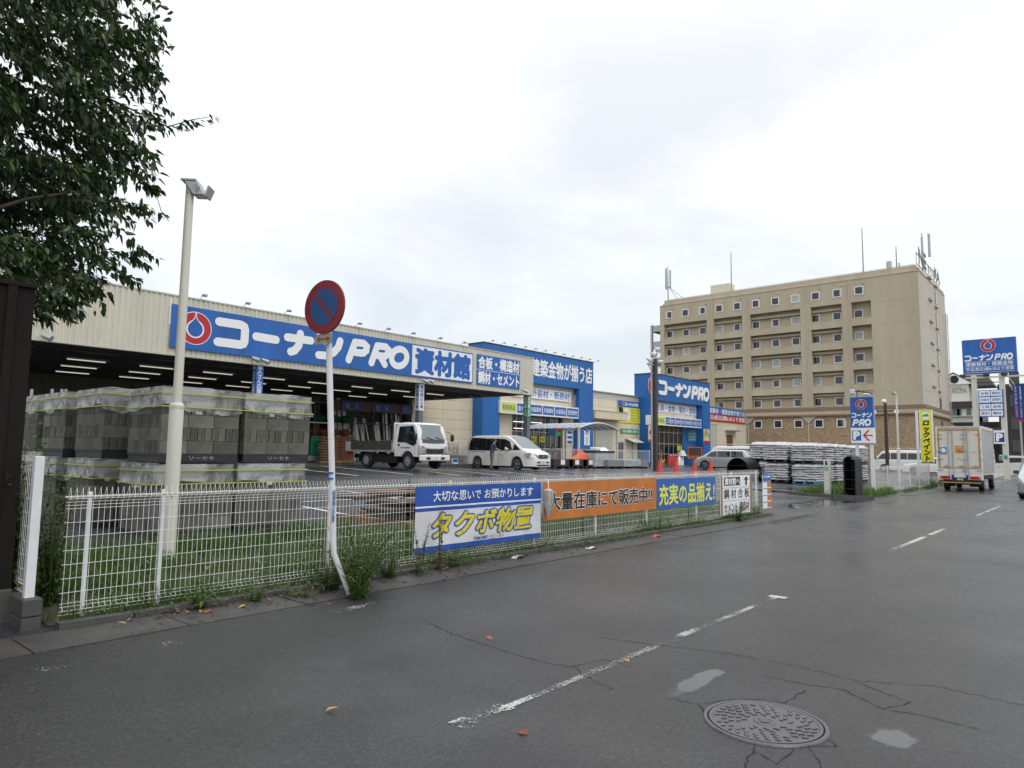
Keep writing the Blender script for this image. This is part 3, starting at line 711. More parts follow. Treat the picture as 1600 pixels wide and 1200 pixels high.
# big sign
tl = onY(270,474.5,HY-.12); br = onY(738.5,599,HY-.12)
bx, bz, bw_, bh = tl.x-HO.x, br.z-HO.z, br.x-tl.x, tl.z-br.z
fr = Frame((bx, -.12, bz), (1,0,0), (0,0,1), (0,-1,0))
for k in range(6): rectf(fr, bw_*k/6+.004, 0, bw_*(k+1)/6-.004, bh, -.08, 0, 'sign_board', M['blue'], hall)
emblem(fr, .92, bh/2+.02, .66, .004, hall, M['letter_white'], M['red'], M['blue'])
konan(fr, 13.16-11.47, bh*.16, 23.50-13.16, bh*.70, .012, M['letter_white'], hall, solid=.01)
x0 = 23.66-11.47
rectf(fr, x0, .07, bw_-.06, bh-.07, .001, .01, 'white_panel', M['sign_white'], hall)
text(fr, '資材館', x0+.25, .22, bw_-.28, bh-.2, .014, M['letter_blue'], hall, bold=.055)
t2 = onY(746,553,HY-.08); b2 = onY(812,608.5,HY-.08)
fr = Frame((t2.x-HO.x, -.08, b2.z-HO.z), (1,0,0), (0,0,1), (0,-1,0)); w2 = b2.x-t2.x; h2 = t2.z-b2.z
rectf(fr, 0, h2*.5+.015, w2, h2, -.04, 0, 'sign_board', M['blue'], hall); rectf(fr, 0, 0, w2, h2*.5-.015, -.04, 0, 'sign_board', M['blue'], hall)
rectf(fr, 0, h2*.5-.0149, w2, h2*.5+.0149, -.04, -.002, 'sign_rule', M['letter_white'], hall)
text(fr, '合板・構造材', w2*.03, h2*.555, w2*.98, h2*.94, .004, M['letter_white'], hall, bold=.04)
text(fr, '鋼材・セメント', w2*.03, h2*.06, w2*.98, h2*.45, .004, M['letter_white'], hall, bold=.04)
# blue name board inside, left
a = onY(66,568,38.0); b = onY(124,581,38.0); fr = Frame((a.x-HO.x, 38.0-HY, b.z-HO.z), (1,0,0), (0,0,1), (0,-1,0))
rectf(fr, 0, 0, b.x-a.x, .75, -.05, 0, 'sign_board', M['navy'], hall); text(fr, '資材館 搬入口', .3, .15, b.x-a.x-.2, .62, .004, M['letter_grey'], hall, bold=.02)

# storage racks in the hall
def world_box(par, org, x0, x1, y0, y1, z0, z1, nm, mt, **k):
    return B(x0-org.x, x1-org.x, y0-org.y, y1-org.y, z0-org.z, z1-org.z).build(nm, mt, par, **k)
RY = 35.5; ra = onY(519,640,RY).x; rb = onY(643,640,RY).x; RO = V((ra, RY, .885))
rack = empty('lumber_rack', RO, 'tall steel rack of leaning light gauge studs with blue header boards behind the flatbed truck', 'rack')
P('rack_brown', (.14,.07,.04), .6); zt = onY(534,625,RY).z; zb_ = onY(567,637,RY).z
n = 4
for i in range(n+1):
    x = ra+(rb-ra)*i/n; world_box(rack, RO, x-.05, x+.05, RY, RY+.08, .885, zt+.1, 'upright', M['dark_metal']); world_box(rack, RO, x-.05, x+.05, RY+1.1, RY+1.18, .885, zt+.1, 'upright', M['dark_metal'])
    MB().tube([(x-ra, .1, .3),(x-ra, 1.1, 1.4),(x-ra,.1,2.4),(x-ra,1.1,3.3)], .02, 4).build('brace', M['dark_metal'], rack)
world_box(rack, RO, ra, rb, RY-.02, RY+.02, 3.2, 3.26, 'rail', M['dark_metal']); world_box(rack, RO, ra-.3, rb+.1, RY-.03, RY+.03, zt-.62, zt, 'header', M['rack_brown'])
for i, (p0, p1) in enumerate(((534,567),(582,613),(627,643))):
    a_, b_ = onY(p0,630,RY-.08).x, onY(p1,630,RY-.08).x; fr = Frame((a_-ra, -.08, zt-.62-.885), (1,0,0), (0,0,1), (0,-1,0))
    rectf(fr, 0, .02, b_-a_, .60, -.03, 0, 'header_board', M['navy'], rack); text(fr, '軽　天', .3, .14, b_-a_-.3, .46, .003, M['letter_grey'], rack, bold=.02)
rnd = random.Random(3)
P('stud', (.72,.73,.72), .4, 0, var=.2, scale=5)
for i in range(52):
    x = ra+.1+(rb-ra-.3)*i/52+rnd.uniform(-.06,.06); hh_ = rnd.choice((2.3,2.6,3.0,3.6,3.9)) if i < 12 or i > 36 else rnd.choice((2.0,2.3,2.5,2.7))
    if rnd.random() < .12: continue
    wd_ = rnd.choice((.07,.10,.16,.24)); lean = rnd.uniform(-.12,.12)+(.5 if i in (26,27,28) else 0)
    y = .15+rnd.uniform(0,.25)
    m = MB(); m.hexa([(x-ra, y, 0),(x-ra+wd_, y, 0),(x-ra+wd_, y+.05, 0),(x-ra, y+.05, 0),(x-ra-lean, y+.5, hh_),(x-ra+wd_-lean, y+.5, hh_),(x-ra+wd_-lean, y+.55, hh_),(x-ra-lean, y+.55, hh_)])
    m.build('stud', M['stud'] if rnd.random() < .8 else M['dark_metal'], rack)
# shelf bay further left with sacks and bins
SY = 34; sa = onY(466,640,SY).x; sb = onY(517,640,SY).x; SO = V((sa,SY,.885))
shelf = empty('shelf_unit', SO, 'steel shelf of green tarpaulins and orange sacks behind the parking sign pole', 'shelf')
for x in (sa, (sa+sb)/2, sb): world_box(shelf, SO, x-.04, x+.04, SY, SY+1, .885, 4.4, 'upright', M['dark_metal'])
for z, mt in ((1.9, 'dark_metal'), (3.05, 'galv'), (4.2, 'rack_brown')): world_box(shelf, SO, sa, sb, SY-.02, SY+1.02, z, z+.06, 'shelf_board', M[mt])
P('tarp_green', (.01,.10,.05), .6, var=.3, scale=5); P('sack_orange', (.24,.08,.03), .8, var=.35, scale=9); P('bin_green', (.02,.24,.12), .5)
rnd = random.Random(9)
def sack(m, x, y, z, lx, ly, lz, rnd, nx=6, ny=4, rough=.15):
    """one filled bag: a pillow grid, top and bottom"""
    for s in (1, -1):
        m.grid([[(x+lx*(i/nx-.5), y+s*ly*(j/ny-.5), z+lz/2+s*lz/2*(max(0, sin(pi*i/nx))**.35*max(0, sin(pi*j/ny))**.35)*(1+rnd.uniform(-rough,rough))) for j in range(ny+1)] for i in range(nx+1)])
for k in range(4):
    m = MB(); sack(m, .5+k*1.0, .4, 3.11-.885, 1.0, .7, .5, rnd); m.build('folded_tarpaulin', M['tarp_green'], shelf, smooth=True)
for k in range(10):
    m = MB(); sack(m, .4+(k % 5)*.75, .35, 1.96-.885+.4*(k//5), .75, .6, .42, rnd); m.build('orange_sack', M['sack_orange'], shelf, smooth=True)
def bin_(x, y, z, w_, h_, label, mt):
    e = empty('storage_bin', (x, y, z), label, 'bin'); MB().box(-w_/2, w_/2, -w_/2, w_/2, 0, h_).build('bin_body', mt, e, bevel=.05)
    MB().box(-w_/2-.03, w_/2+.03, -w_/2-.03, w_/2+.03, h_, h_+.07).build('lid', mt, e, bevel=.02)
    fr = frameY(-.15, -w_/2-.004, h_*.4); rectf(Frame((-.0,-w_/2-.004,h_*.3),(1,0,0),(0,0,1),(0,-1,0)), 0, 0, w_*.4, h_*.35, 0, .003, 'notice', M['sign_white'], e)
q = onY(490,700,32.5); bin_(q.x, q.y, 1.25, .8, .95, 'green plastic bin with a white notice beside the parking sign pole', M['bin_green'])
e = empty('steel_crate', (q.x-.3, q.y-.1, .885), 'low grey steel crate under the green bin', 'crate')
MB().box(-1.3,1.1,-.4,.5,.06,.36).build('crate_body', M['galv'], e, bevel=.02)
for x in (-1.2,-.1,1.0): B(x-.05,x+.05,-.4,.5,0,.06).build('foot', M['dark_metal'], e)
# stacks of cardboard cartons
q = onY(514,700,31.5); rnd = random.Random(4)
cs = empty('sack_stack', (q.x, q.y, .885), 'stack of brown paper cement sacks left of the flatbed truck', 'sacks')
for k in range(9):
    for j in range(2):
        m = MB(); sack(m, j*.62-.3, 0, k*.14+.1, .62, .45, .14, rnd); m.build('sack', M['cardboard'], cs, smooth=True)
B(-.65,.65,-.25,.25,0,.1).build('pallet', M['wood'], cs)
cs2 = empty('carton_stack', (q.x+1.5, q.y+1, .885), 'stack of reddish brown cartons behind the brown sacks', 'cartons')
P('carton_red', (.24,.09,.04), .8, var=.2)
for k in range(4):
    for j in range(3): MB().box(j*.45-.68, j*.45-.25, -.3, .3, k*.33+.1, k*.33+.42).build('carton', M['carton_red'], cs2, bevel=.01)
B(-.7,.7,-.35,.35,0,.1).build('pallet', M['wood'], cs2)
# wheeled cages right of the truck
for k, px in enumerate((708,720,731)):
    p = onY(px, 725, 30); e = empty('roll_cage', (p.x, p.y+.5, gz(p.x,p.y)), ['grey wire roll cage nearest the flatbed truck cab', 'grey wire roll cage in the middle of the three beside the minivan', 'grey wire roll cage just behind the minivan tail'][k], 'roll cage', 'roll cages by the hall wall')
    m = MB()
    for x in (-.5,.5):
        for y in (-.4,.4): m.tube([(x,y,.1),(x,y,1.5-.25*k)], .02, 5)
    m.build('frame', M['galv'], e)
    m = MB(); h_ = 1.45-.25*k
    for i in range(11):
        for y in (-.4,.4): m.tube([(-.5+i*.1,y,.15),(-.5+i*.1,y,h_)], .008, 4, False)
    for i in range(5):
        for y in (-.4,.4): m.tube([(-.5,y,.2+i*.28),(.5,y,.2+i*.28)], .008, 4, False)
    m.build('wire_side', M['galv'], e); B(-.5,.5,-.4,.4,.12,.17).build('deck', M['grey_metal'], e)
    MB().box(-.4,.4,-.3,.3,.18,.7).build('load', M['concrete'], e, bevel=.03)
    for x in (-.42,.42): MB().tube([(x-.02,-.35,.06),(x+.02,-.35,.06)], .06, 10).build('wheel', M['rubber'], e)
p = onY(704,725,28.5); e = empty('floor_sign', (p.x, p.y-.3, gz(p.x,p.y)), 'small blue white and orange A-board between truck and minivan', 'sign')
for s in (-1,1):
    fr = Frame((-.2, .12*s, 0), (1,0,0), (0,-.12*s,.5), (0,-1,0)); m = MB(); m.prism([fr.p(0,0),fr.p(.42,0),fr.p(.42,1),fr.p(0,1)], 0, (0,-.02,0)); m.build('board', M['sign_white'], e, fix=True)
fr = Frame((-.2, -.15, 0), (1,0,0), (0,.12/.5,1), (0,-1,0)); rectf(fr, .03, .3, .39, .48, .001, .004, 'blue_patch', M['blue'], e); rectf(fr, .03, .04, .39, .15, .001, .004, 'orange_patch', M['orange'], e)

# ------------------------------------------------------------------ the store
SYW = 38.0; sto = empty('store_building', (60, SYW, .4), 'long cream panelled home centre with two blue entrance portals', 'building'); so_ = V((60, SYW, .4))
def sb_(x0, x1, y0, y1, z0, z1, nm, mt, par=None, **k):
    return B(x0-so_.x, x1-so_.x, y0-so_.y, y1-so_.y, z0-so_.z, z1-so_.z).build(nm, mt, par or sto, **k)
SX1 = onY(1167,660,SYW).x; SZT = onY(1005,621.6,SYW).z
sb_(33.0, SX1-.02, SYW+.06, SYW+.3, -.1, SZT-.02, 'wall', M['ivory_dark'])
sb_(33.0, SX1+.02, SYW-.08, SYW+.4, SZT, SZT+.10, 'coping', M['galv'])
sb_(SX1-.3, SX1, SYW+.3, SYW+30, -.1, SZT-.03, 'side_wall', M['cream_wall'])
PWm = MB().box(0, 2.985, 0, .055, 0, .71).build('panel', M['cream_wall'], bevel=.008); PW = PWm.data; bpy.data.objects.remove(PWm)
p1x0, p1x1 = 39.3, onY(927,600,36.9).x
doors = []   # keep the openings free of panels
for r in range(11):
    z = .35+r*.725
    if z+.72 > SZT: break
    x = 33.05; 
    while x+2.99 < SX1+.1:
        if not (40.6 < x < p1x1-2.5 and z < 5.6) and not (66.5 < x < 83.2 and z < 5.4):
            inst('panel', PW, sto, (x-so_.x, 0, z-so_.z))
        x += 3.0
def portal(x0, x1, yf, ztop, zl, pl, pr_, name):
    e = empty(name, (0,0,0), None, None); e.parent = sto
    o = V((0,0,0))
    def b_(a, b, c, d, z0, z1, nm, mt=M['blue_wall']): return B(a-so_.x, b-so_.x, c-so_.y, d-so_.y, z0-so_.z, z1-so_.z).build(nm, mt, e)
    b_(x0, pl, yf, SYW-.01, 0, zl, 'pillar'); b_(pr_, x1, yf, SYW-.01, 0, zl, 'pillar')
    n = 6
    for i in range(n): b_(x0+(x1-x0)*i/n+.004, x0+(x1-x0)*(i+1)/n-.004, yf, yf+.25, zl+.004, ztop, 'header_panel')
    b_(x0+.01, x1-.01, yf+.26, SYW+.6, zl+.01, ztop-.01, 'header_body'); b_(x0-.04, x1+.04, yf-.04, SYW+.65, ztop+.002, ztop+.08, 'coping', M['dark_metal'])
    return e
Z1 = onY(927,567,36.9).z; Z1L = onY(902,607.5,36.9).z
P1L = onY(781,640,36.9).x; P1R = onY(905,640,36.9).x
por1 = portal(p1x0, p1x1, 36.9, Z1, Z1L, P1L, P1R, 'entrance_portal')
y2 = 36.36; p2x0 = 64.85; p2x1 = onY(1109.5,640,y2).x; Z2 = onY(1109,600,y2).z; Z2L = onY(1095,633.5,y2).z
P2L = onY(1028,650,y2).x; P2R = onY(1098,650,y2).x
por2 = portal(p2x0, p2x1, y2, Z2, Z2L, P2L, P2R, 'entrance_portal')
def ffr(p, Y): return Frame((p.x-so_.x, Y-so_.y, p.z-so_.z), (1,0,0), (0,0,1), (0,-1,0))
# portal 1 lettering
a = onY(832,602,36.88); r_ = onY(925,600,36.88); zt_ = onY(925,576,36.88).z; zb_ = r_.z; cw = (r_.x-a.x)/8.0
fr = Frame((a.x-5.2*cw-so_.x, 36.88-so_.y, zb_-so_.z), (1,0,0), (0,0,1), (0,-1,0))
text(fr, '建築資材・建築金物が揃う店', .0, 0, 5.2*cw+(r_.x-a.x), zt_-zb_, 0, M['letter_white'], por1, bold=.03)
for i in range(12): inst('floodlight', FLM, por1, (p1x0+.8+i*1.35-so_.x, 36.95-so_.y, Z1-so_.z+.08))
for i in range(9): inst('floodlight', FLM, por2, (p2x0+.8+i*1.35-so_.x, y2+.05-so_.y, Z2-so_.z+.08))
# recess wall with the white sign
sb_(P1L, P1R, 37.55, 37.7, onY(903,640,37.5).z, Z1L, 'recess_wall', M['cream_wall'])
for z in (5.6, 6.5): sb_(P1L, P1R, 37.54, 37.551, z, z+.02, 'joint', M['ivory_dark'])
q = onY(891.6,613,37.4); q2 = onY(891.6,628.4,37.4); q0 = onY(800,620,37.4)
fr = Frame((q0.x-so_.x, 37.4-so_.y, q2.z-so_.z), (1,0,0), (0,0,1), (0,-1,0)); W = q.x-q0.x; H = q.z-q2.z
rectf(fr, 0, 0, W, H, -.05, 0, 'sign_board', M['sign_white'], sto); text(fr, '内装・外装材・断熱材', W*.02, H*.12, W*.985, H*.9, .004, M['letter_blue'], sto, bold=.012)
def band(pa, pb, pc, Y, cells, texts, lime, par):
    """lit band sign: pa top left, pb top right, pc bottom right (pixels); cells are pixel columns"""
    A = onY(*pa, Y); Bq = onY(*pb, Y); Cq = onY(*pc, Y); H = Bq.z-Cq.z; W = Bq.x-A.x
    fr = Frame((A.x-so_.x, Y-so_.y, Cq.z-so_.z), (1,0,0), (0,0,1), (0,-1,0))
    bb = rectf(fr, -.06, -.06, W+.06, H+.06, -.9, 0, 'band_sign', M['sign_white'], par)
    for i, t_ in enumerate(texts):
        x0 = onY(cells[i], pc[1], Y).x-A.x; x1 = onY(cells[i+1], pc[1], Y).x-A.x-.10
        rectf(fr, x0, H*.06, x1, H*.94, .001, .006, 'cell', M['lime'] if i < lime else M['blue'], bb)
        text(fr, t_, x0+(x1-x0)*.08, H*.26, x1-(x1-x0)*.08, H*.74, .010, M['letter_navy'] if i < lime else M['letter_white'], bb, bold=.01)
band((782.5,626.5), (903.4,638.3), (903.4,653.3), 36.7, (783,808,828,848,867,886,904), ('取扱商品','造 作 材','内装資材','外装資材','水道用品','配管資材'), 1, sto)
band((1021,648.5), (1095.5,656.5), (1095.5,668.3), 36.2, (1022,1040,1048,1056,1064,1072,1080,1088,1096), ('取扱商品','工 具','電動工具','建築金物','塗 料','補修資材','作 業','水廻り品'), 1, sto)
# entrance 1 glazing and walls
def glazing(x0, x1, z0, z1, Y, nx, zrows, par, name='shop_window'):
    e = empty(name, (x0-so_.x, Y-so_.y, z0-so_.z), None, None); e.parent = par; W = x1-x0; H = z1-z0
    B(0, W, .03, .05, 0, H).build('glass', M['glass_dark'], e)
    m = MB()
    for i in range(nx+1): m.box(W*i/nx-.05, W*i/nx+.05, -.02, .02, 0, H)
    m.build('mullion', M['galv'], e); m = MB()
    for z in zrows: m.box(0, W, -.017, .017, H*z-.04, H*z+.04)
    m.build('transom', M['galv'], e); return e
ze = onY(903,652,37.6).z
sb_(P1L, onY(799,700,37.6).x, 37.55, 37.72, .3, ze-.1, 'recess_wall', M['cream_wall']); sb_(onY(879,690,37.6).x, P1R, 37.55, 37.72, .3, ze-.1, 'recess_wall', M['cream_wall'])
glazing(onY(799,700,37.6).x, onY(879,700,37.6).x, .5, ze-.1, 37.8, 9, (0, .33, .66, 1), sto)
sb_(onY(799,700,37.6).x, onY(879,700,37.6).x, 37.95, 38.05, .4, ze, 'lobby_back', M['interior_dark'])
P('lobby_lamp', (.9,.8,.8), .4, var=0, emit=(1,.85,.82,1.6))
for px, py in ((802,658.5),(803,669),(830,660)):
    q = onY(px, py, 37.7); sb_(q.x, q.x+1.5, 37.70, 37.72, q.z-.02, q.z+.03, 'lobby_lamp', M['lobby_lamp'])
def poster(px0, py0, px1, py1, Y, name, mt, label=None, par=None, th=.03):
    a = onY(px0, py0, Y); b = onY(px1, py1, Y); fr = Frame((a.x-so_.x, Y-so_.y, b.z-so_.z), (1,0,0), (0,0,1), (0,-1,0))
    o = rectf(fr, 0, 0, b.x-a.x, a.z-b.z, -th, 0, name, mt, par or sto)
    if label: o['label'] = label
    return fr, b.x-a.x, a.z-b.z
for (x, y, x2, y2_, t_) in ((830,682,838,691,'OPEN'),(843,682,851,691,'夏日')):
    fr, W, H = poster(x, y, x2, y2_, 37.74, 'notice', M['yellow']); text(fr, '特価' if t_ != 'OPEN' else '朝市', W*.1, H*.2, W*.9, H*.8, .01, M['letter_black'], sto)
fr, W, H = poster(856,668.5,869,681, 37.74, 'poster', M['navy']); fr, W, H = poster(868,668.5,880,673.5, 37.73, 'poster', M['red']); poster(868,673.8,880,681.5, 37.735, 'poster', M['green_sign'])
fr, W, H = poster(886,671,894,695, 37.5, 'poster', M['sign_white'])
for k in range(3): rectf(fr, W*.08, H*(.08+.32*k), W*.92, H*(.26+.32*k), .001, .006, 'patch', M['blue'], sto)
fr, W, H = poster(913,672,921.5,696, 36.85, 'vertical_sign', M['sign_white'])
text(fr, list('鋼材・セメント'), W*.18, H*.03, W*.82, H*.97, .004, M['letter_navy'], sto, bold=.02, vertical=True)
q = onY(898,626,37.45); sb_(q.x-.3, q.x+.2, 37.3, 37.54, q.z-.6, q.z+.5, 'louvre', M['galv'])
# middle wall
fr, W, H = poster(965.3,625,1001,662.5, 37.93, 'product_sign', M['yellow'])
rectf(fr, 0, H*.71, W, H, .001, .008, 'header', M['blue'], sto); emblem(fr, W*.24, H*.86, H*.10, .010, sto, M['letter_white'], M['red'], M['blue'], t=.002)
konan(fr, W*.30, H*.78, W*.60, H*.15, .012, M['letter_white'], sto, solid=.002)
for k in range(5): text(fr, ('建築資材・建築金物','内装資材・外装資材','電工資材・水道用品','塗料用品・大工道具','作業用品・サービス')[k], W*.56, H*(.57-.12*k), W*.97, H*(.63-.12*k), .004, M['letter_navy'], sto)
n = 28; m = MB(); m.prism([fr.p(W*.38+W*.15*cos(2*pi*i/n), H*.38+H*.30*sin(2*pi*i/n), .001) for i in range(n)], 0, fr.n*.006); m.build('oval', M['sign_white'], sto, fix=True)
text(fr, '職人さんの', W*.27, H*.46, W*.49, H*.52, .010, M['letter_red'], sto); text(fr, '店です', W*.29, H*.33, W*.47, H*.42, .010, M['letter_red'], sto, bold=.03)
m = MB(); m.prism([fr.p(W*x, H*y, .001) for x, y in ((.02,.70),(.2,.70),(.24,.5),(.15,.42),(.05,.48))], 0, fr.n*.004); m.build('silhouette', M['letter_black'], sto, fix=True)
a = onY(928,641.5,36.9); b = onY(970,657,36.9); sb_(a.x, b.x+1.0, 36.7, SYW-.07, b.z, a.z, 'eyebrow_canopy', M['cream_wall'], bevel=.02); sb_(a.x, b.x+1.0, 36.66, SYW-.07, a.z+.002, a.z+.06, 'eyebrow_coping', M['galv'])
a = onY(930,664,37.9); b = onY(957,712,37.9); m = MB(); z = .55
for i in range(24): m.box(a.x-so_.x, b.x-so_.x, -.14+.02*(i % 2), -.06, z-so_.z, z+.145-so_.z); z += .15
m.build('roller_shutter', M['ivory_dark'], sto)
fr, W, H = poster(970,669.5,997.5,678.5, 37.93, 'green_notice', M['green_sign']); text(fr, '一般のお客様も大歓迎!!', W*.05, H*.2, W*.95, H*.8, .004, M['letter_white'], sto, bold=.02)
glazing(onY(965,700,37.93).x, onY(974,700,37.93).x, 1.0, onY(970,691,37.9).z, 37.93, 2, (0,.5,1), sto, 'window')
glazing(onY(996,700,37.93).x, onY(1004,700,37.93).x, 1.0, onY(1000,691,37.9).z, 37.93, 2, (0,.5,1), sto, 'window')
a = onY(989,692,37.9); b = onY(995,712,37.9); dr = sb_(a.x, b.x, 37.86, 37.94, .5, a.z, 'door', M['ivory'], bevel=.01)
B(b.x-.25-so_.x, b.x-.1-so_.x, 37.82-so_.y, 37.858-so_.y, 1.2, 1.3).build('handle', M['galv'], dr)
a = onY(986,684.5,37.4); b = onY(1007,692,37.0); m = MB(); m.hexa([tuple(V(p)-so_) for p in ((a.x-.2,36.9,b.z),(b.x-.2,36.9,b.z),(b.x-.2,37.94,a.z-.05),(a.x-.2,37.94,a.z-.05),(a.x-.2,36.9,b.z+.05),(b.x-.2,36.9,b.z+.05),(b.x-.2,37.94,a.z),(a.x-.2,37.94,a.z))]); m.build('door_awning', M['ivory'], sto, fix=True)
# portal 2 lettering, recess and entrance
a = onY(1030,617,y2-.1); b = onY(1108.5,628,y2-.1); zt_ = onY(1108.5,607,y2-.1).z; zb_ = b.z
P('letter_side', (.55,.56,.57), .5, var=0)
fr = Frame((a.x-so_.x, y2-.12-so_.y, zb_-so_.z), (1,0,0), (0,0,1), (0,-1,0)); konan(fr, 0, 0, b.x-a.x, zt_-zb_, 0, M['letter_white'], por2, solid=.11)
q = onY(1022,603,y2-.12); fr = Frame((q.x-so_.x, y2-.05-so_.y, q.z-so_.z), (1,0,0), (0,0,1), (0,-1,0)); emblem(fr, -.1, 0, (zt_-zb_)*.62, .0, por2, M['letter_white'], M['red'], M['blue'], t=.02)
sb_(P2L, P2R, 37.2, 37.35, onY(1095,657,37.2).z-.6, Z2L, 'recess_wall', M['cream_wall'])
a = onY(1024,629.5,37.1); b = onY(1088,649.5,37.1); zt_ = onY(1088,637,37.1).z; fr = Frame((a.x-so_.x, 37.1-so_.y, b.z-so_.z), (1,0,0), (0,0,1), (0,-1,0)); W = b.x-a.x; H = zt_-b.z
rectf(fr, 0, 0, W, H, -.05, 0, 'sign_board', M['sign_white'], sto); text(fr, '工具・金物・電材・塗料', W*.03, H*.12, W*.98, H*.9, .004, M['letter_blue'], sto, bold=.01)
ze = onY(1095,666,37.2).z; xg = onY(1066,700,37.4).x
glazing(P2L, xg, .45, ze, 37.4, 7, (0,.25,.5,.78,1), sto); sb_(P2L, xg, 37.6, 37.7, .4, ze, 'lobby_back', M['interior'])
sb_(xg, P2R, 37.3, 37.5, .3, ze, 'blue_panel', M['blue_wall'])
fr, W, H = poster(1074,672,1095,691, 37.22, 'poster', P('teal', (.03,.20,.24), .5, var=.5, scale=1.5))
for k in range(3): rectf(fr, W*.1, H*(.15+.25*k), W*.9, H*(.28+.25*k), .001, .004, 'print_line', M['letter_grey'], sto)
fr, W, H = poster(1099.5,670,1109,693, y2-.03, 'poster', P('poster_cream', (.60,.55,.30), .5, var=.4, scale=2)); rectf(fr, 0, 0, W, H*.18, .001, .004, 'footer', M['red'], sto)
m = MB(); rnd = random.Random(8)
for k in range(6):
    x, y = rnd.uniform(.15,.8)*W, rnd.uniform(.3,.85)*H; oc = capsule_outline([(x,y),(x+.12,y+.22),(x+.05,y+.4)], .05, 6); m.prism([fr.p(p.x, p.y, .001) for p in oc], 0, fr.n*.003)
m.build('figure_print', M['letter_black'], sto, fix=True)
a = onY(1012.5,664,y2-.03); fr, W, H = poster(1013,664,1022,691, y2-.03, 'poster', P('poster_pink', (.62,.48,.45), .5, var=.15, scale=2)); rectf(fr, 0, 0, W, H*.16, .001, .004, 'footer', M['red'], sto)
m = MB(); oc = capsule_outline([(W*.35,H*.55),(W*.6,H*.68),(W*.8,H*.5),(W*.85,H*.3)], .18, 8); m.prism([fr.p(p.x, p.y, .001) for p in oc], 0, fr.n*.004); m.build('figure_print', M['letter_black'], sto, fix=True)
# right wall signs
tr = onY(1164.7,643,37.9); mr = onY(1164.7,652.8,37.9); br = onY(1164.7,663,37.9); x0 = onY(1101,640,37.9).x
fr = Frame((x0-so_.x, 37.9-so_.y, br.z-so_.z), (1,0,0), (0,0,1), (0,-1,0)); W = tr.x-x0; H = tr.z-br.z; Hm = mr.z-br.z
rectf(fr, 0, Hm+.01, W, H, -.03, 0, 'sign_board', M['blue'], sto); rectf(fr, 0, 0, W, Hm-.01, -.03, 0, 'sign_board', M['red'], sto)
text(fr, '建築資材・建築金物が揃う店', W*.02, Hm+(H-Hm)*.12, W*.98, Hm+(H-Hm)*.9, .006, M['letter_white'], sto, bold=.02); text(fr, '平日(祝日)朝6:30より営業', W*.04, Hm*.12, W*.98, Hm*.9, .006, M['letter_white'], sto, bold=.02)
a = onY(1136,679,37.93); b = onY(1144.5,700,37.93); sb_(a.x, b.x, 37.87, 37.94, .5, a.z, 'door', M['rack_brown']); sb_(a.x-.4, b.x+1.2, 37.2, 37.94, a.z+.45, a.z+.6, 'door_awning', M['galv'])
# ------------------------------------------------------------------ the tan hotel
HXF = 98.0; ho = empty('hotel_building', (HXF, 35, .2), 'eight storey tan hotel with rows of recessed balconies and small white-framed windows', 'building'); hO = V((HXF, 35, .2))
def hb(x0, x1, y0, y1, z0, z1, nm, mt, par=None): return B(x0-hO.x, x1-hO.x, y0-hO.y, y1-hO.y, z0-hO.z, z1-hO.z).build(nm, mt, par or ho)
P('tan', (.47,.405,.295), .8, var=.12, scale=.5, streak=6); P('tan_side', (.50,.455,.385), .8, var=.06, scale=.15, streak=5)
P('tan_dark', (.24,.165,.10), .8, var=.1); P('trim_pale', (.50,.46,.38), .7)
def brickmat():
    m = bpy.data.materials.new('tile_brick'); m.use_nodes = True; t = m.node_tree; b = t.nodes['Principled BSDF']; b.inputs['Roughness'].default_value = .8
    tcx = N(t, 'ShaderNodeTexCoord'); vo = N(t, 'ShaderNodeTexVoronoi'); vo.inputs['Scale'].default_value = 5; mp = N(t, 'ShaderNodeMapping'); mp.inputs['Scale'].default_value = (1,1,2.4)
    t.links.new(tcx.outputs['Object'], mp.inputs[0]); t.links.new(mp.outputs[0], vo.inputs['Vector'])
    r = N(t, 'ShaderNodeValToRGB'); r.color_ramp.elements[0].color = (.24,.165,.095,1); r.color_ramp.elements[1].color = (.43,.32,.20,1)
    s = N(t, 'ShaderNodeSeparateColor'); t.links.new(vo.outputs['Color'], s.inputs[0]); t.links.new(s.outputs[0], r.inputs[0]); t.links.new(r.outputs[0], b.inputs['Base Color']); return m
BRK = brickmat()
ZR = [23.43, 20.49, 17.55, 14.66, 11.75, 8.91]; ZB = 5.95; ZC = 7.45; ZT = 25.9; Y0, Y1 = 17.43, 53.6
XR = 116.2
PIL = [45.1, 39.6, 31.2, 25.8]
# core and faces
hb(HXF+.95, XR, Y0+.02, Y1-.02, -.2, ZT-.3, 'core', M['tan'])
hb(HXF, HXF+.94, Y0, 22.6, ZC+.7, ZT-.9, 'blank_wall', M['tan'])
hb(HXF, HXF+.94, 22.601, Y1, 21.95, ZT-.9, 'top_wall', M['tan'])
hb(HXF+.96, XR, Y0-.06, Y0+.01, ZC+.7, ZT-.9, 'end_wall', M['tan_side']); hb(HXF+.001, HXF+.95, Y0-.06, Y0-.001, ZC+.7, ZT-.9, 'end_wall', M['tan_side'])
hb(HXF+.35, XR, Y0+.3, Y1-.6, ZT-.88, ZT, 'parapet', M['tan']); hb(HXF-.06, XR+.05, Y0-.12, Y1+.02, ZT-.9, ZT-.82, 'parapet_trim', M['trim_pale'])
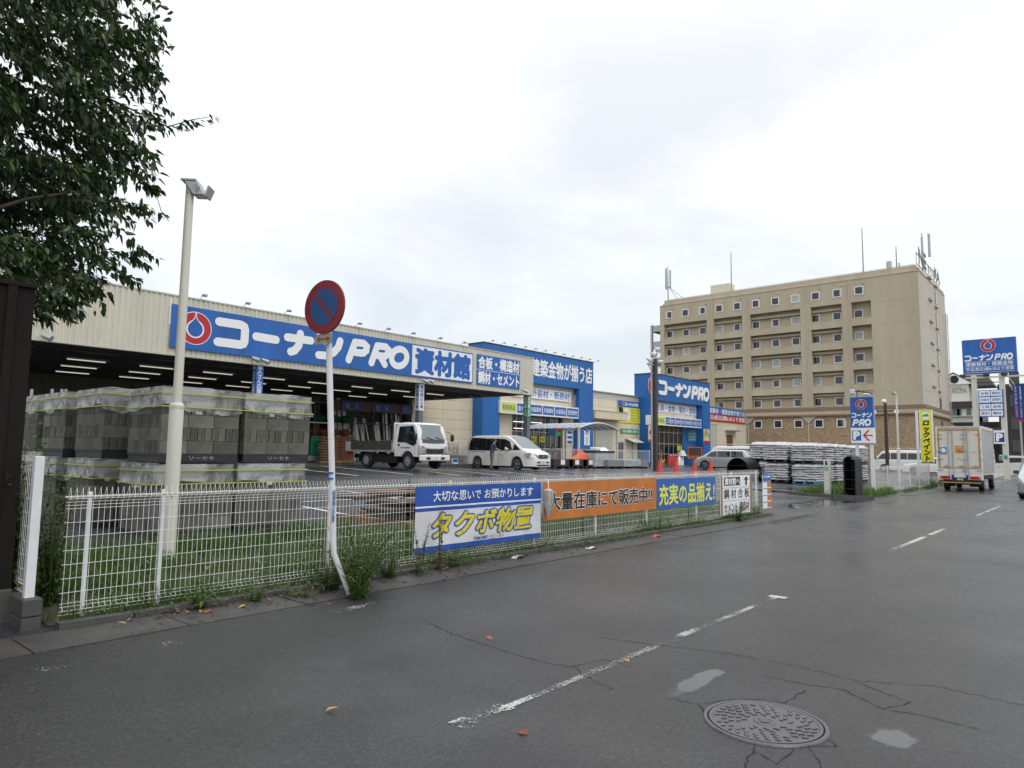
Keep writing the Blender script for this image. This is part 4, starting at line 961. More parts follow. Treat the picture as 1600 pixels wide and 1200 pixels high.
# brick base, cornice
hb(HXF, HXF+.93, Y0, Y1, -.2, ZC-.3, 'brick_base', BRK); hb(HXF, XR, Y0-.07, Y0-.002, -.2, ZC-.3, 'brick_end', BRK)
hb(HXF-.25, XR+.2, Y0-.3, Y1, ZC+.25, ZC+.68, 'cornice', M['tan_dark']); hb(HXF-.18, XR+.15, Y0-.22, Y1, ZC-.28, ZC+.24, 'cornice_frieze', M['tan']); hb(HXF-.28, XR+.22, Y0-.33, Y1, ZC-.5, ZC-.285, 'cornice_lower', M['tan_dark'])
for y in PIL:
    hb(HXF-.16, HXF-.001, y-.30, y-.22, ZC+.7, ZT-.92, 'downpipe', M['trim_pale'])
# balcony fronts: piers between bays, a parapet and a beam on every floor
bays = [(52.9, 45.7), (44.6, 40.2), (39.0, 31.9), (30.5, 26.5), (25.3, 22.9)]
piers = [(Y1, 52.9), (45.7, 44.6), (40.2, 39.0), (31.9, 30.5), (26.5, 25.3), (22.9, 22.6)]
for a, b in piers: hb(HXF, HXF+.93, min(a,b)+.001, max(a,b)-.001, ZC+.7, 21.949, 'pier', M['tan'])
for bi, (a, b) in enumerate(bays):
    last = bi == 4
    for i, zr in enumerate(ZR[1:]):
        hb(HXF+.02, HXF+.20, b+.001, a-.001, zr-1.70, zr-.72, 'balcony_parapet', M['tan'])
        hb(HXF-.0, HXF+.24, b+.001, a-.001, zr-.72, zr-.68, 'balcony_rail', M['trim_pale'])
        if last and i == 4: hb(HXF+.02, HXF+.93, b+.001, a-.001, zr-.67, zr+1.22, 'infill', M['tan'])
        if not last:
            hb(HXF+.5, HXF+.72, b+.001, a-.001, zr+.72, zr+1.0, 'beam', M['tan'])
    for i, zr in enumerate(ZR[1:]): hb(HXF+.25, HXF+.93, b+.001, a-.001, zr-1.55, zr-1.42, 'balcony_floor', M['tan'])
    hb(HXF+.02, HXF+.93, b+.001, a-.001, 8.0-.2, ZR[5]-1.705, 'infill', M['tan'])
for zr in ZR:   # storey joints of the tiled faces
    hb(HXF-.012, HXF-.001, Y0, 22.5, zr-1.78, zr-1.745, 'tile_joint', M['tan'])
    hb(HXF+.96, XR, Y0-.072, Y0-.061, zr-1.78, zr-1.745, 'tile_joint', M['tan'])
# windows: frame, pane and a sliver of curtain
def win_frame(w_, h_):
    m = MB(); t_ = .11
    m.box(-.06,.02,-w_/2,-w_/2+t_,-h_/2,h_/2); m.box(-.06,.02,w_/2-t_,w_/2,-h_/2,h_/2); m.box(-.06,.02,-w_/2+t_+.001,w_/2-t_-.001,-h_/2,-h_/2+t_); m.box(-.06,.02,-w_/2+t_+.001,w_/2-t_-.001,h_/2-t_,h_/2)
    o = m.build('window', M['sign_white']); me = o.data; bpy.data.objects.remove(o); return me
WF = win_frame(1.12, 1.12); o = B(-.012,.0,-.45,.45,-.45,.45).build('pane', M['glass_dark']); WP = o.data; bpy.data.objects.remove(o)
P('curtain', (.40,.44,.43), .7, var=.1); o = B(-.020,-.013,-.45,.45,-.45,.45).build('curtain', M['curtain']); WC = o.data; bpy.data.objects.remove(o)
rnd = random.Random(21)
def win(y, z, x, full=None, par=ho):
    f_ = inst('window', WF, par, (x-hO.x, y-hO.y, z-hO.z)); inst('pane', WP, f_)
    k = rnd.random()
    if full or (full is None and k < .13): inst('curtain', WC, f_)
    elif k < .45: s = rnd.uniform(.12,.3); inst('curtain', WC, f_, (0, -.45*(1-s) if rnd.random() < .6 else .45*(1-s), 0), scale=(1,s,1))
top_y = [52.0, 49.2, 46.4, 43.7, 40.9, 38.1, 35.3, 32.5, 29.8, 27.0, 24.3]
for y in top_y: win(y, ZR[0], HXF-.0)
for zr in ZR[1:]:
    for y in top_y:
        if y < 25 and zr == ZR[5]: continue
        win(y+.35, zr, HXF+.93)
for y in top_y[:-1]: win(y, ZB, HXF-.0)
# vents above the windows, meter boxes on balconies
o = MB().tube([(-.12,0,0),(.0,0,0)], .10, 8).build('vent_hood', M['tan']); VM_ = o.data; bpy.data.objects.remove(o)
for y in top_y:
    inst('vent_hood', VM_, ho, (-.02, y-.6-hO.y, ZR[0]+.95-hO.z)); inst('vent_hood', VM_, ho, (-.02, y-.9-hO.y, ZB+1.0-hO.z)); inst('vent_hood', VM_, ho, (-.02, y-.2-hO.y, ZB-1.5-hO.z))
for y in PIL[:3]: 
    m = MB(); m.prism([(-.14,y-1.1-hO.y,ZC-.52-hO.z),(-.14,y+.9-hO.y,ZC-.52-hO.z),(-.14,y-.05-hO.y,ZC-1.5-hO.z)], 0, (.13,0,0)); m.build('gusset', M['tan'], ho, fix=True)
    hb(HXF-.10, HXF-.001, y-.12, y+.02, 1.5, ZC-1.4, 'downpipe', M['trim_pale'])
hb(HXF-.9, HXF-.001, 25.9, 33.2, 2.9, 3.2, 'porch_roof', M['tan_dark']); hb(HXF-.05, HXF-.002, 26.3, 32.8, -.1, 2.88, 'porch_opening', M['interior'])
hb(HXF-.04, HXF-.002, 34.6, 36.8, 1.9, 2.6, 'window_band', M['glass_dark'])
# end wall slots and vents
for zr in ZR:
    hb(108.9, 109.9, Y0-.10, Y0-.061, zr-.8, zr+.8, 'slot_window', M['glass_blue']); hb(108.7, 108.89, Y0-.11, Y0-.061, zr-.85, zr+.85, 'slot_frame', M['dark_metal'])
    hb(104.0, 106.0, Y0-.3, Y0-.061, zr+1.9, zr+2.15, 'vent_row', M['trim_pale']); hb(108, 109.8, Y0-.3, Y0-.061, zr+1.55, zr+1.8, 'vent_row', M['trim_pale'])
hb(109, 110, Y0-.12, Y0-.075, ZB-.9, ZB+.6, 'slot_window', M['glass_blue'])
m = MB(); 
for x in (114.6, 115.8): m.tube([(x-hO.x, Y0-.35-hO.y, 1), (x-hO.x, Y0-.35-hO.y, 22)], .05, 5)
for i in range(7): m.tube([(114.6-hO.x, Y0-.35-hO.y, 3+i*3), (115.8-hO.x, Y0-.35-hO.y, 3+i*3)], .04, 4)
m.build('ladder', M['galv'], ho)
# fire stair at the far left end
for i in range(6): hb(HXF+.5, HXF+3, Y1+.02, Y1+1.6, 8+i*2.6, 8.12+i*2.6, 'stair_landing', M['dark_metal'])
for y in (Y1+1.55,): hb(HXF+.45, HXF+.6, y, y+.12, 2, 22.2, 'stair_post', M['dark_metal'])
for i in range(6): hb(HXF+.5, HXF+.53, Y1+.02, Y1+1.55, 8.13+i*2.6, 9.1+i*2.6, 'stair_screen', M['galv'])
# roof things
def on_roof(px, py, xx=HXF+4): return onX(px, py, xx)
def mast(pxs, base_y, top_y_, label, parts, xx=HXF+3):
    b = onX(pxs, base_y, xx); t = onX(pxs-.5, top_y_, xx); e = empty('roof_antenna', (xx, b.y, ZT-.35), label, 'antenna'); H = t.z-(ZT-.35)
    MB().tube([(0,0,0),(0,0,H)], [.10,.05], 6).build('mast', M['grey_metal'], e)
    for (x, y, z0, z1, r) in parts: MB().tube([(x,y,H*z0),(x,y,H*z1)], r, 6).build('antenna_element', M['galv'], e)
    return e, H
e, H = mast(1044, 468, 416, 'cluster of mobile phone antennas at the left end of the hotel roof', [(0,.35,.45,.95,.16),(.2,-.3,.45,.9,.14),(-.3,.1,.4,.8,.12)]); 
for dy in (-2.4,-3.8): MB().tube([(0,0,H*.5),(0,dy,0)], .05, 4).build('stay', M['grey_metal'], e)
mast(1143, 453, 394, 'thin whip aerial above the left part of the hotel roof', [(0,.0,.0,.16,.25)])
mast(1349, 424, 356, 'tallest thin whip aerial in the middle of the hotel roof', [(0,0,0,.05,.2)])
mast(1401, 414, 385, 'short mast with a round dish near the right end of the hotel roof', [(0,.9,.25,.5,.35),(0,-.3,0,.4,.1)])
mast(1442, 412, 364, 'twin phone mast behind the hotel roof lettering', [(0,-.8,.35,.95,.16),(0,0,.3,.9,.14)])
b = onX(1129, 452, HXF+5); e = empty('roof_tank', (HXF+5, b.y, ZT-.35), 'cream rectangular water tank on the hotel roof', 'tank'); MB().box(-1,1,-1.6,1.6,.3,onX(1129,444,HXF+5).z-ZT+.2).build('tank', M['ivory'], e, bevel=.1)
for y in (-1.2,1.2): B(-.9,.9,y-.1,y+.1,0,.31).build('foot', M['galv'], e)
m = MB(); 
m.tube([(HXF+.6-hO.x, Y0+.5-hO.y, ZT+.15-hO.z),(HXF+.6-hO.x, Y1-1-hO.y, ZT+.15-hO.z)], .03, 4)
for i in range(34): m.tube([(HXF+.6-hO.x, Y0+.5+i-hO.y, ZT-hO.z),(HXF+.6-hO.x, Y0+.5+i-hO.y, ZT+.16-hO.z)], .02, 4)
m.build('roof_rail', M['galv'], ho)
rs = empty('roof_letters', (HXF+2, Y0+.1, ZT), 'weathered green channel letters on a frame along the hotel roof edge', 'sign')
P('verdigris', (.10,.16,.09), .7, var=.4, scale=2)
fr = Frame((-1.4,-.2,.1), (1,0,0), (0,0,1), (0,-1,0)); text(fr, 'NE', 0, .1, 4.6, 2.1, 0, M['verdigris'], rs, bold=.05); text(fr, 'ホテル', 5.6, 0, 9.6, 1.1, 0, M['verdigris'], rs, bold=.03); text(fr, 'KA', 10.2, .1, 14.0, 1.7, 0, M['verdigris'], rs, bold=.05)
m = MB()
for i in range(9): m.tube([(-1.3+i*1.9,.1,0),(-1.3+i*1.9,.1,1.7)], .05, 4)
m.tube([(-1.3,.1,.2),(14,.1,.2)], .06, 4); m.tube([(-1.3,.1,1.6),(14,.1,1.6)], .06, 4); m.build('frame', M['galv'], rs)

# ------------------------------------------------------------------ the pale tower hotel far right
def place(px, py, X): return onX(px, py, X)
AX = 175; P('pale', (.56,.56,.48), .7, var=.06); P('roof_dark', (.05,.04,.045), .7)
l = place(1484.5, 601, AX); r = place(1513, 601, AX); aro = empty('tower_hotel', (AX, l.y, 0), 'pale tower with dark gabled roof and round window behind the pylon sign', 'building')
W = 8.5; yl = 0; zb1 = l.z; 
def ab(x0, x1, y0, y1, z0, z1, nm, mt): return B(x0, x1, y0, y1, z0, z1).build(nm, mt, aro)
yr = r.y-l.y
ab(0, 8, yr, 3.5, 0, zb1, 'tower', M['pale']); apex = place(1490, 584, AX)
ya, yb = yr-.8, 3.6; ym = apex.y-l.y
m = MB(); m.prism([(-.4, ya, zb1), (-.4, yb, zb1), (-.4, ym, apex.z)], 0, (.5,0,0)); m.build('gable', M['sign_white'], aro, fix=True)
m = MB(); z9 = apex.z+.3; m.poly([(-.5,ya-.2,zb1-.1),(-.5,ym,z9),(9,ym,z9),(9,ya-.2,zb1-.1)]); m.poly([(-.5,ym,z9),(-.5,yb+.2,zb1-.1),(9,yb+.2,zb1-.1),(9,ym,z9)]); 
m.build('roof', M['roof_dark'], aro)
m = MB(); m.hexa([(1,ya-3.5,zb1-.4),(9,ya-3.5,zb1-.4),(9,ym,zb1-.4),(1,ym,zb1-.4),(2.5,ya-2,z9-.5),(8,ya-2,z9-.5),(8,ym,z9-.5),(2.5,ym,z9-.5)]); m.build('roof', M['roof_dark'], aro, fix=True)
m = MB(); m.tube([(-.5,ym-.1,(zb1*.55+apex.z*.45)),(-.41,ym-.1,(zb1*.55+apex.z*.45))], .85, 16); m.build('round_window', M['glass_dark'], aro)
text(Frame((-.05, .0, place(1490,615,AX).z),(0,-1,0),(0,0,1),(-1,0,0)), 'AROMA', .2, 0, -yr-.3, 1.1, 0, M['grey_metal'], aro, bold=.01)
text(Frame((-.05, .0, place(1490,607.5,AX).z),(0,-1,0),(0,0,1),(-1,0,0)), 'HOTEL', .5, -.2, 2.2, .4, 0, M['grey_metal'], aro)
l2 = place(1521, 630, AX-6); zt2 = place(1521, 629, AX-6).z
m = MB(); ab(-6, 10, l2.y-l.y, 3.4, 0, zt2, 'lower_block', M['pale']); zr1 = place(1521,637.5,AX-6).z; ab(-6.3, -6.01, l2.y-l.y-.3, 3.4, zr1, zt2+.3, 'mansard', M['roof_dark'])
ab(-6.4, -6.02, l2.y-l.y-.4, 3.4, place(1500,651,AX-6).z, place(1500,649.5,AX-6).z, 'string_course', M['trim_pale'])
for px in (1489, 1496, 1499, 1514):
    p = place(px, 645, AX-6.1); ab(-6.1, -6.02, p.y-l.y-.4, p.y-l.y+.4, p.z-.8, p.z+.8, 'window', M['glass_blue'])
# dark low building with car park and the dark block with a stair at the right edge
dk = empty('dark_block', (120, 7, 0), 'dark brown building with an outside stair at the right edge of the street', 'building')
P('dark_clad', (.045,.045,.05), .6, var=.25, scale=.4)
a = place(1558, 600, 120); 
m = MB(); B(0, 26, -3.5, a.y-7-.0, 0, place(1575,600,120).z).build('wall', M['dark_clad'], dk)
for k in range(4): B(-.06, -.001, a.y-7-2.6, a.y-7-1.4, 2.5+k*3.2, 4.2+k*3.2).build('window', M['glass_dark'], dk)
m = MB(); m.tube([(-1.2,a.y-7-1.5,12),(-1.2,-2.5,1)], .16, 5); m.tube([(-1.2,a.y-7-1.5,13),(-1.2,-2.5,2)], .06, 5); m.build('stair', M['trim_pale'], dk)
for k in range(10): B(-1.6,-.1, a.y-7-1.6-k*.55-.3, a.y-7-1.6-k*.55, 11.6-k*1.02, 11.7-k*1.02).build('tread', M['galv'], dk)
lb = empty('low_shop', (132, 12, 0), 'low dark roofed shop with white signs behind the box truck', 'building')
a = place(1480, 664, 132); b = place(1571, 672, 132)
B(0, 14, b.y-12, a.y-12, 0, place(1530,668,132).z).build('wall', M['dark_clad'], lb); B(-1.5, 14.2, b.y-12.5, a.y-11.5, place(1530,668,132).z, place(1530,660,132).z).build('roof', M['roof_dark'], lb)
p = place(1550, 668, 131); B(-.3,-.05,p.y-12-2,p.y-12+2,p.z-.9,p.z+.6).build('white_sign', M['sign_white'], lb)
for px in (1531,1538): 
    p = place(px, 657, 134); B(1,2.4,p.y-12-.5,p.y-12+.5,place(1530,660,132).z+.01,p.z+.7).build('roof_unit', M['galv'], lb)
# ------------------------------------------------------------------ yard lines
def yline(p, q, wd=.12, name='parking_line'):
    p, q = V(p), V(q); n = max(1, int((q-p).length/.8)); d = (q-p).normalized(); nn = V((-d.y, d.x))*wd/2; rows = []
    for i in range(n+1):
        c = p+(q-p)*i/n; rows.append([(c.x+nn.x, c.y+nn.y, gz(c.x,c.y)+.012), (c.x-nn.x, c.y-nn.y, gz(c.x,c.y)+.012)])
    m = MB(); m.grid(rows); o = m.build(name, PAINT_YARD, fix=True); o['kind'] = 'structure'
PAINT_YARD = worn_paint('yard_paint', (.62,.62,.60), .72)
for x in (15.2,17.7,20.2,22.7,25.2,27.7,30.2): yline((x, 20.2), (x, 26.2))
yline((13.5,26.3),(33,26.3)); yline((8.25,10.6),(8.25,15.6)); yline((8.2,13.62),(13,13.62)); yline((11.2,10.6),(11.2,15.6)); yline((14,10.6),(14,15.6))
for x in (28.3,30.8,33.3): yline((x, 9.6 if x < 30 else 10.5), (x, 19))

# ------------------------------------------------------------------ stacks of concrete blocks
P('block', (.135,.134,.112), .85, var=.35, scale=5, bump=.4, bscale=70); P('block_b', (.185,.183,.155), .85, var=.35, scale=4, bump=.4, bscale=70); P('block_c', (.095,.094,.078), .8, var=.3, scale=5, bump=.4, bscale=70)
P('pallet_black', (.02,.022,.025), .6, var=.2); P('strap', (.50,.58,.03), .4, var=.05)
def block_mesh(mt):
    a, b = .193, .048; o = [(-a+.004,-b),(-a,-b+.01),(-a,-.018),(-a+.007,-.010),(-a+.007,.010),(-a,.018),(-a,b-.01),(-a+.004,b),(a-.004,b),(a,b-.01),(a,.018),(a-.007,.010),(a-.007,-.010),(a,-.018),(a,-b+.01),(a-.004,-b)]
    m = MB(); m.prism([(x,y,0) for x, y in reversed(o)], 0, (0,0,.186)); q = m.build('block', mt, fix=True); me = q.data; bpy.data.objects.remove(q); return me
BMS = [block_mesh(M['block']), block_mesh(M['block']), block_mesh(M['block_b']), block_mesh(M['block_c'])]
def wrapmat():
    m = bpy.data.materials.new('plastic_film'); m.use_nodes = True; t = m.node_tree; b = t.nodes['Principled BSDF']
    b.inputs['Base Color'].default_value = (.82,.84,.86,1); b.inputs['Roughness'].default_value = .16; b.inputs['Specular IOR Level'].default_value = .8
    tcx = N(t, 'ShaderNodeTexCoord'); n = N(t, 'ShaderNodeTexNoise'); n.inputs['Scale'].default_value = 2.2; n.inputs['Detail'].default_value = 4; n.inputs['Distortion'].default_value = 1.6
    t.links.new(tcx.outputs['Object'], n.inputs['Vector']); r = N(t, 'ShaderNodeMapRange'); r.inputs['From Min'].default_value = .35; r.inputs['From Max'].default_value = .68; r.inputs['To Min'].default_value = .10; r.inputs['To Max'].default_value = .62
    t.links.new(n.outputs['Fac'], r.inputs[0]); t.links.new(r.outputs[0], b.inputs['Alpha'])
    bp = N(t, 'ShaderNodeBump'); bp.inputs['Strength'].default_value = .45; bp.inputs['Distance'].default_value = .02; t.links.new(n.outputs['Fac'], bp.inputs['Height']); t.links.new(bp.outputs[0], b.inputs['Normal']); return m
FILM = wrapmat(); FILM_TOP = mat('top_film', (.72,.74,.76), .22, var=.15, scale=5, bump=.3, bscale=8, alpha=.8)
def block_unit(x, y, z, label, seed, first=0, rot=0.0, full=False):
    """one shrink-topped pallet load: courses of block ends and block sides, alternating"""
    rnd = random.Random(seed); e = empty('block_stack', (x, y, z), label, 'block stack', 'pallets of wrapped concrete blocks', rz=rot)
    W = 1.17
    pl = MB()
    for s in (0,.5,1): pl.box(.02+s*(W-.24), .20+s*(W-.24), 0, W, 0, .10)
    pl.box(0, W, 0, W, .101, .128); pl.box(0, W, -.002, .04, .0, .099); pl.build('pallet', M['pallet_black'], e)
    fr = Frame((0,-.004,0), (1,0,0), (0,0,1), (0,-1,0)); text(fr, 'ソーセキ', .42, .035, .80, .095, .0, M['galv'], e, name='lettering')
    z0 = .13
    for c in range(5):
        zz = z0+c*.19; ends = (c+first) % 2 == 0
        def blk(px, py, r): inst('block', rnd.choice(BMS), e, (px, py+rnd.uniform(-.006,.006), zz), rz=r+rnd.uniform(-.012,.012))
        if ends:
            for i in range(11):
                blk(.053+i*.1064, .195, pi/2)
            for j in (1,2): blk(.053, .195+.39*j, pi/2)
            if full:
                for j in (1,2): blk(.053+10*.1064, .195+.39*j, pi/2)
        else:
            for i in range(3): blk(.195+i*.39, .053, 0)
            for j in range(1,11): blk(.195, .053+j*.1064, 0)
            if full:
                for j in range(1,11): blk(.195+.78, .053+j*.1064, 0)
    B(.2, W-.1, .2, W-.01, z0, z0+.945).build('core', M['concrete_dark'], e)  # added dark filler box, keeps light from passing between the blocks
    # film over the top two courses, with folds and a ragged lower edge
    zt_ = z0+.955; ring_ = []; n = 60; per = [(0,0),(W,0),(W,W),(0,W)]
    for i in range(n):
        t = 4*i/n; k = int(t); f = t-k; a, b = per[k], per[(k+1) % 4]; ring_.append((a[0]+(b[0]-a[0])*f, a[1]+(b[1]-a[1])*f))
    rows = []; hp = rnd.uniform(0, n); drop_ = [.29+.035*sin(i*.19+seed)+.02*sin(i*.61+seed*2)+rnd.uniform(-.008,.008)+.10*max(0, 1-abs((i-hp+n/2) % n-n/2)/4)+.07*max(0, 1-abs((i*1.0-hp*.4+n/2) % n-n/2)/3) for i in range(n)]
    for r in range(7):
        row = []
        for i, (a, b) in enumerate(ring_):
            cx, cy = a-W/2, b-W/2; q = r/6; o = .006+.012*q*(1+sin(i*.5+seed+q*2))*.5+(.03*max(0, q-.6)*(1+sin(i*.9+seed)) if q > .6 else 0)+rnd.uniform(0,.003)
            l = max(abs(cx), abs(cy)); s = 1+o/l
            row.append((W/2+cx*s, W/2+cy*s, zt_-drop_[i]*q+(rnd.uniform(-.006,.006) if r else .008)))
        row.append(row[0]); rows.append(row)
    m = MB(); m.grid(rows); N_ = 8; m2 = MB()
    m2.grid([[(W*i/N_*1.0, W*j/N_*1.0, zt_+.012+(rnd.uniform(0,.022) if 0 < i < N_ and 0 < j < N_ else 0)) for j in range(N_+1)] for i in range(N_+1)])
    # a loose flap
    k = rnd.randrange(2, 10); a, b = rows[-1][k][:2]; m.grid([[(a+.03*i+rnd.uniform(-.01,.01), b-.03-.02*j+rnd.uniform(-.01,.01), rows[-1][k][2]-.045*j) for i in range(4-j//2)] for j in range(2)])
    m.build('plastic_film', FILM, e, smooth=True); m2.build('top_film', FILM_TOP, e, smooth=True)
    for zz in (z0+.955-.085, z0+.955-.28):
        m = MB(); o = .036
        for a, b in (((-o,-o),(W+o,-o)),((W+o,-o),(W+o,W+o)),((W+o,W+o),(-o,W+o)),((-o,W+o),(-o,-o))):
            m.tube([(a[0],a[1],zz),(b[0],b[1],zz)], .0085, 4)
        m.build('strap', M['strap'], e)
    return e
cols = []
x = onY(155, 650, 11.95).x; x3 = onY(97, 650, 13.5).x; x4 = onY(55, 650, 15.0).x
spots = [(4.25,10.40,1,'front left'),(5.50,10.40,1,'front right'),(x,11.95,0,'second row'),(x3,13.5,0,'third row'),(x4,15.0,1,'fourth row'),(x+1.22,11.95,0,'second row right')]
UL = {'front left': 'on the grass behind the lamp pole', 'front right': 'right of the lamp pole, nearest the parking lines', 'second row': 'in the second row, loosest film', 'third row': 'in the third row left of the loose film', 'fourth row': 'farthest left, cut by the brown sheeting', 'second row right': 'hidden behind the front pair'}
for i, (sx_, sy_, f_, nm) in enumerate(spots):
    sy_ -= .15; z = .26 if sy_ < 11 else .30
    block_unit(sx_-.07, sy_, z, 'lower pallet of grey concrete blocks '+UL[nm], 10+i, f_, full=(nm == 'front right'))
    block_unit(sx_+random.uniform(-.02,.03), sy_+random.uniform(-.03,.03), z+1.115, 'upper pallet of grey concrete blocks '+UL[nm], 30+i, f_, rot=random.uniform(-.01,.01), full=(nm == 'front right'))
for px in (50,82,97,103): 
    p = onY(px, 608, 17); e = empty('steel_stake', (p.x, 17, .4), ['leftmost thin steel stake standing behind the block stacks','second thin steel stake behind the block stacks','third thin steel stake behind the block stacks','rightmost thin steel stake behind the block stacks'][(50,82,97,103).index(px)], 'stake', 'stakes behind the block stacks')
    MB().tube([(0,0,0),(0,0,p.z-.4)], .03, 6).build('rod', M['galv'], e); MB().tube([(0,0,0),(0,0,.04)], .1, 8).build('foot', M['concrete'], e)

# ------------------------------------------------------------------ pile of rusty forms and white planks
pe = empty('board_pile', (8.6, 10.0, gz(8.6,10)), 'pile of rusty steel forms and white planks on the ground behind the fence', 'pile'); rnd = random.Random(2)
P('plank_white', (.55,.54,.50), .6, var=.2)
for k in range(4): MB().box(-.9+k*.75, -.78+k*.75, -1.2, 1.2, 0, .14).build('bearer', M['wood'], pe)
for k in range(9):
    o = MB().box(-.9, .9, -.32, .32, 0, .045).build('steel_form', M['rust'], pe, bevel=.005); o.location = (-.1+rnd.uniform(-.3,.9), .1+rnd.uniform(-.75,.75), .15+.052*(k//1)*.8); o.rotation_euler = (rnd.uniform(-.02,.02), rnd.uniform(-.02,.02), .12+rnd.uniform(-.15,.15))
for k in range(6):
    o = MB().box(-.75, .75, -.075, .075, 0, .035).build('plank', M['plank_white'], pe); o.location = (.5+rnd.uniform(-.5,.6), -1.0+k*.20, .16+.05*k); o.rotation_euler = (0, rnd.uniform(-.03,.03), rnd.uniform(-.15,.2))
o = MB().box(-.5,.5,-.03,.03,0,.03).build('plank', P('plank_orange', (.42,.16,.05), .6), pe); o.location = (-.1, .1, .56); o.rotation_euler = (0,.05,-.1)
pe2 = empty('board_pile', (11.2, 11.0, gz(11.2,11)), 'longer pile of brown boards partly behind the white and blue banner', 'pile')
for k in range(7): o = MB().box(-1.3,1.3,-.6,.6,0,.05).build('board', M['rust'], pe2); o.location = (rnd.uniform(-.1,.1), rnd.uniform(-.1,.1), .1+.055*k); o.rotation_euler = (0,0,rnd.uniform(-.04,.04))
for k in range(3): MB().box(-1.1+k, -1+k, -.6,.6,0,.1).build('bearer', M['wood'], pe2)

# ------------------------------------------------------------------ lamp poles
def lamp_pole(x, y, z, H, label, rz, hs=1.0):
    e = empty('lamp_pole', (x, y, z), label, 'lamp pole', 'cream lamp poles by the fences', rz=rz)
    MB().tube([(0,0,-.1),(0,0,1.92),(0,0,1.95)], [.086,.085,.076], 24).build('lower_pole', M['post_cream'], e, smooth=.5)
    MB().tube([(0,0,1.94),(0,0,H-.06),(0,0,H-.0)], [.056,.051,.046], 24).build('upper_pole', M['post_cream'], e, smooth=.5)
    m = MB(); m.tube([(0,0,1.91),(0,0,1.95),(0,0,1.99)], [.088,.090,.06], 24); m.build('collar', M['post_cream'], e, smooth=.5)
    m = MB(); m.hexa([(.07,-.09,H-.19),(.22,-.09,H-.19),(.22,.09,H-.19),(.07,.09,H-.19),(-.06,-.09,H-.0),(.12,-.09,H-.0),(.12,.09,H-.0),(-.06,.09,H-.0)]); 
    m.build('lamp_head', M['galv'], e, fix=True, bevel=.01)
    m = MB(); m.hexa([(.215,-.10,H-.20),(.235,-.10,H-.195),(.235,.10,H-.195),(.215,.10,H-.20),(.26,-.10,H-.06),(.28,-.10,H-.07),(.28,.10,H-.07),(.26,.10,H-.06)]); m.build('visor', M['galv'], e, fix=True)
    m = MB(); m.tube([(.1,-.10,H-.05),(.12,-.115,H-.15),(.15,-.10,H-.09)], .007, 6); m.build('cable', M['grey_metal'], e)
    B(-.09,.10,-.1,.1,H+.0,H+.02).build('bracket', M['galv'], e)
    MB().tube([(0,-.075,H-.16),(0,-.082,H-.16)], .010, 8).build('bolt', M['black'], e)
    MB().tube([(.05,-.095,.80),(.05,-.12,.83),(.05,-.105,.86)], .008, 5).build('hook', M['galv'], e)
    return e
lamp_pole(3.88, 8.95, .17, 5.04-.17, 'cream lamp pole rising in front of the block stacks on the left', RAD(-45))
lamp_pole(45.7, 9.5, .12, 5.33, 'farther cream lamp pole right of the blue parking sign', RAD(150))
# tall dark utility pole with floodlights
x, y = 42.5, 23.7; z = gz(x,y); e = empty('floodlight_pole', (x, y, z), 'tall brown steel pole with floodlight crossarm in front of the second entrance', 'pole')
zt_ = onY(1023,561,23.7).z-z; P('pole_brown', (.055,.045,.035), .6, var=.2)
MB().box(-.17,.17,-.17,.17,-.2,zt_).build('pole', M['pole_brown'], e, bevel=.02)
MB().tube([(-.32,.05,0),(-.32,.05,zt_+2.3)], .06, 8).build('conduit', M['galv'], e)
MB().box(-.95,.75,-.05,.05,zt_-.5,zt_-.38).build('crossarm', M['galv'], e)
MB().tube([(-.9,0,zt_-.45),(-.15,0,zt_-1.1)], .03, 5).build('strut', M['galv'], e); MB().tube([(.7,0,zt_-.45),(.15,0,zt_-1.1)], .03, 5).build('strut', M['galv'], e)
P('lens', (.55,.57,.60), .15, var=0)
for dx, dz in ((-.85,.0),(.65,.0),(.25,.85),(-.3,.45)):
    MB().tube([(dx,0,zt_-.38+dz-.1),(dx,-.05,zt_-.25+dz)], .02, 5).build('bracket', M['galv'], e)
    MB().tube([(dx,.12,zt_-.05+dz),(dx+.02,-.16,zt_-.18+dz),(dx+.03,-.30,zt_-.24+dz)], [.06,.17,.20], 12).build('floodlight', M['lens'], e, smooth=.6)
MB().tube([(.1,0,zt_-.1),(.25,0,zt_+.8)], .03, 5).build('arm', M['galv'], e)
# brown three-lamp pole far behind the parking sign
p = onX(1383, 630, 58); e = empty('lantern_pole', (58, p.y, .3), 'brown pole with three round lanterns in front of the hotel base', 'pole')
MB().tube([(0,0,0),(0,0,p.z-.3)], [.14,.10], 8).build('pole', P('pole_red', (.045,.022,.018), .6), e); MB().box(-.04,.04,-.8,.8,p.z-.95,p.z-.85).build('crossarm', M['dark_metal'], e)
for dy, dz in ((-.75,-.7),(.75,-.7),(.05,.15)): MB().tube([(.0,dy,p.z-.3+dz-.15),(-.1,dy,p.z-.3+dz),(-.22,dy,p.z-.3+dz-.12)], [.08,.18,.12], 10).build('lantern', M['lens'], e, smooth=.6)

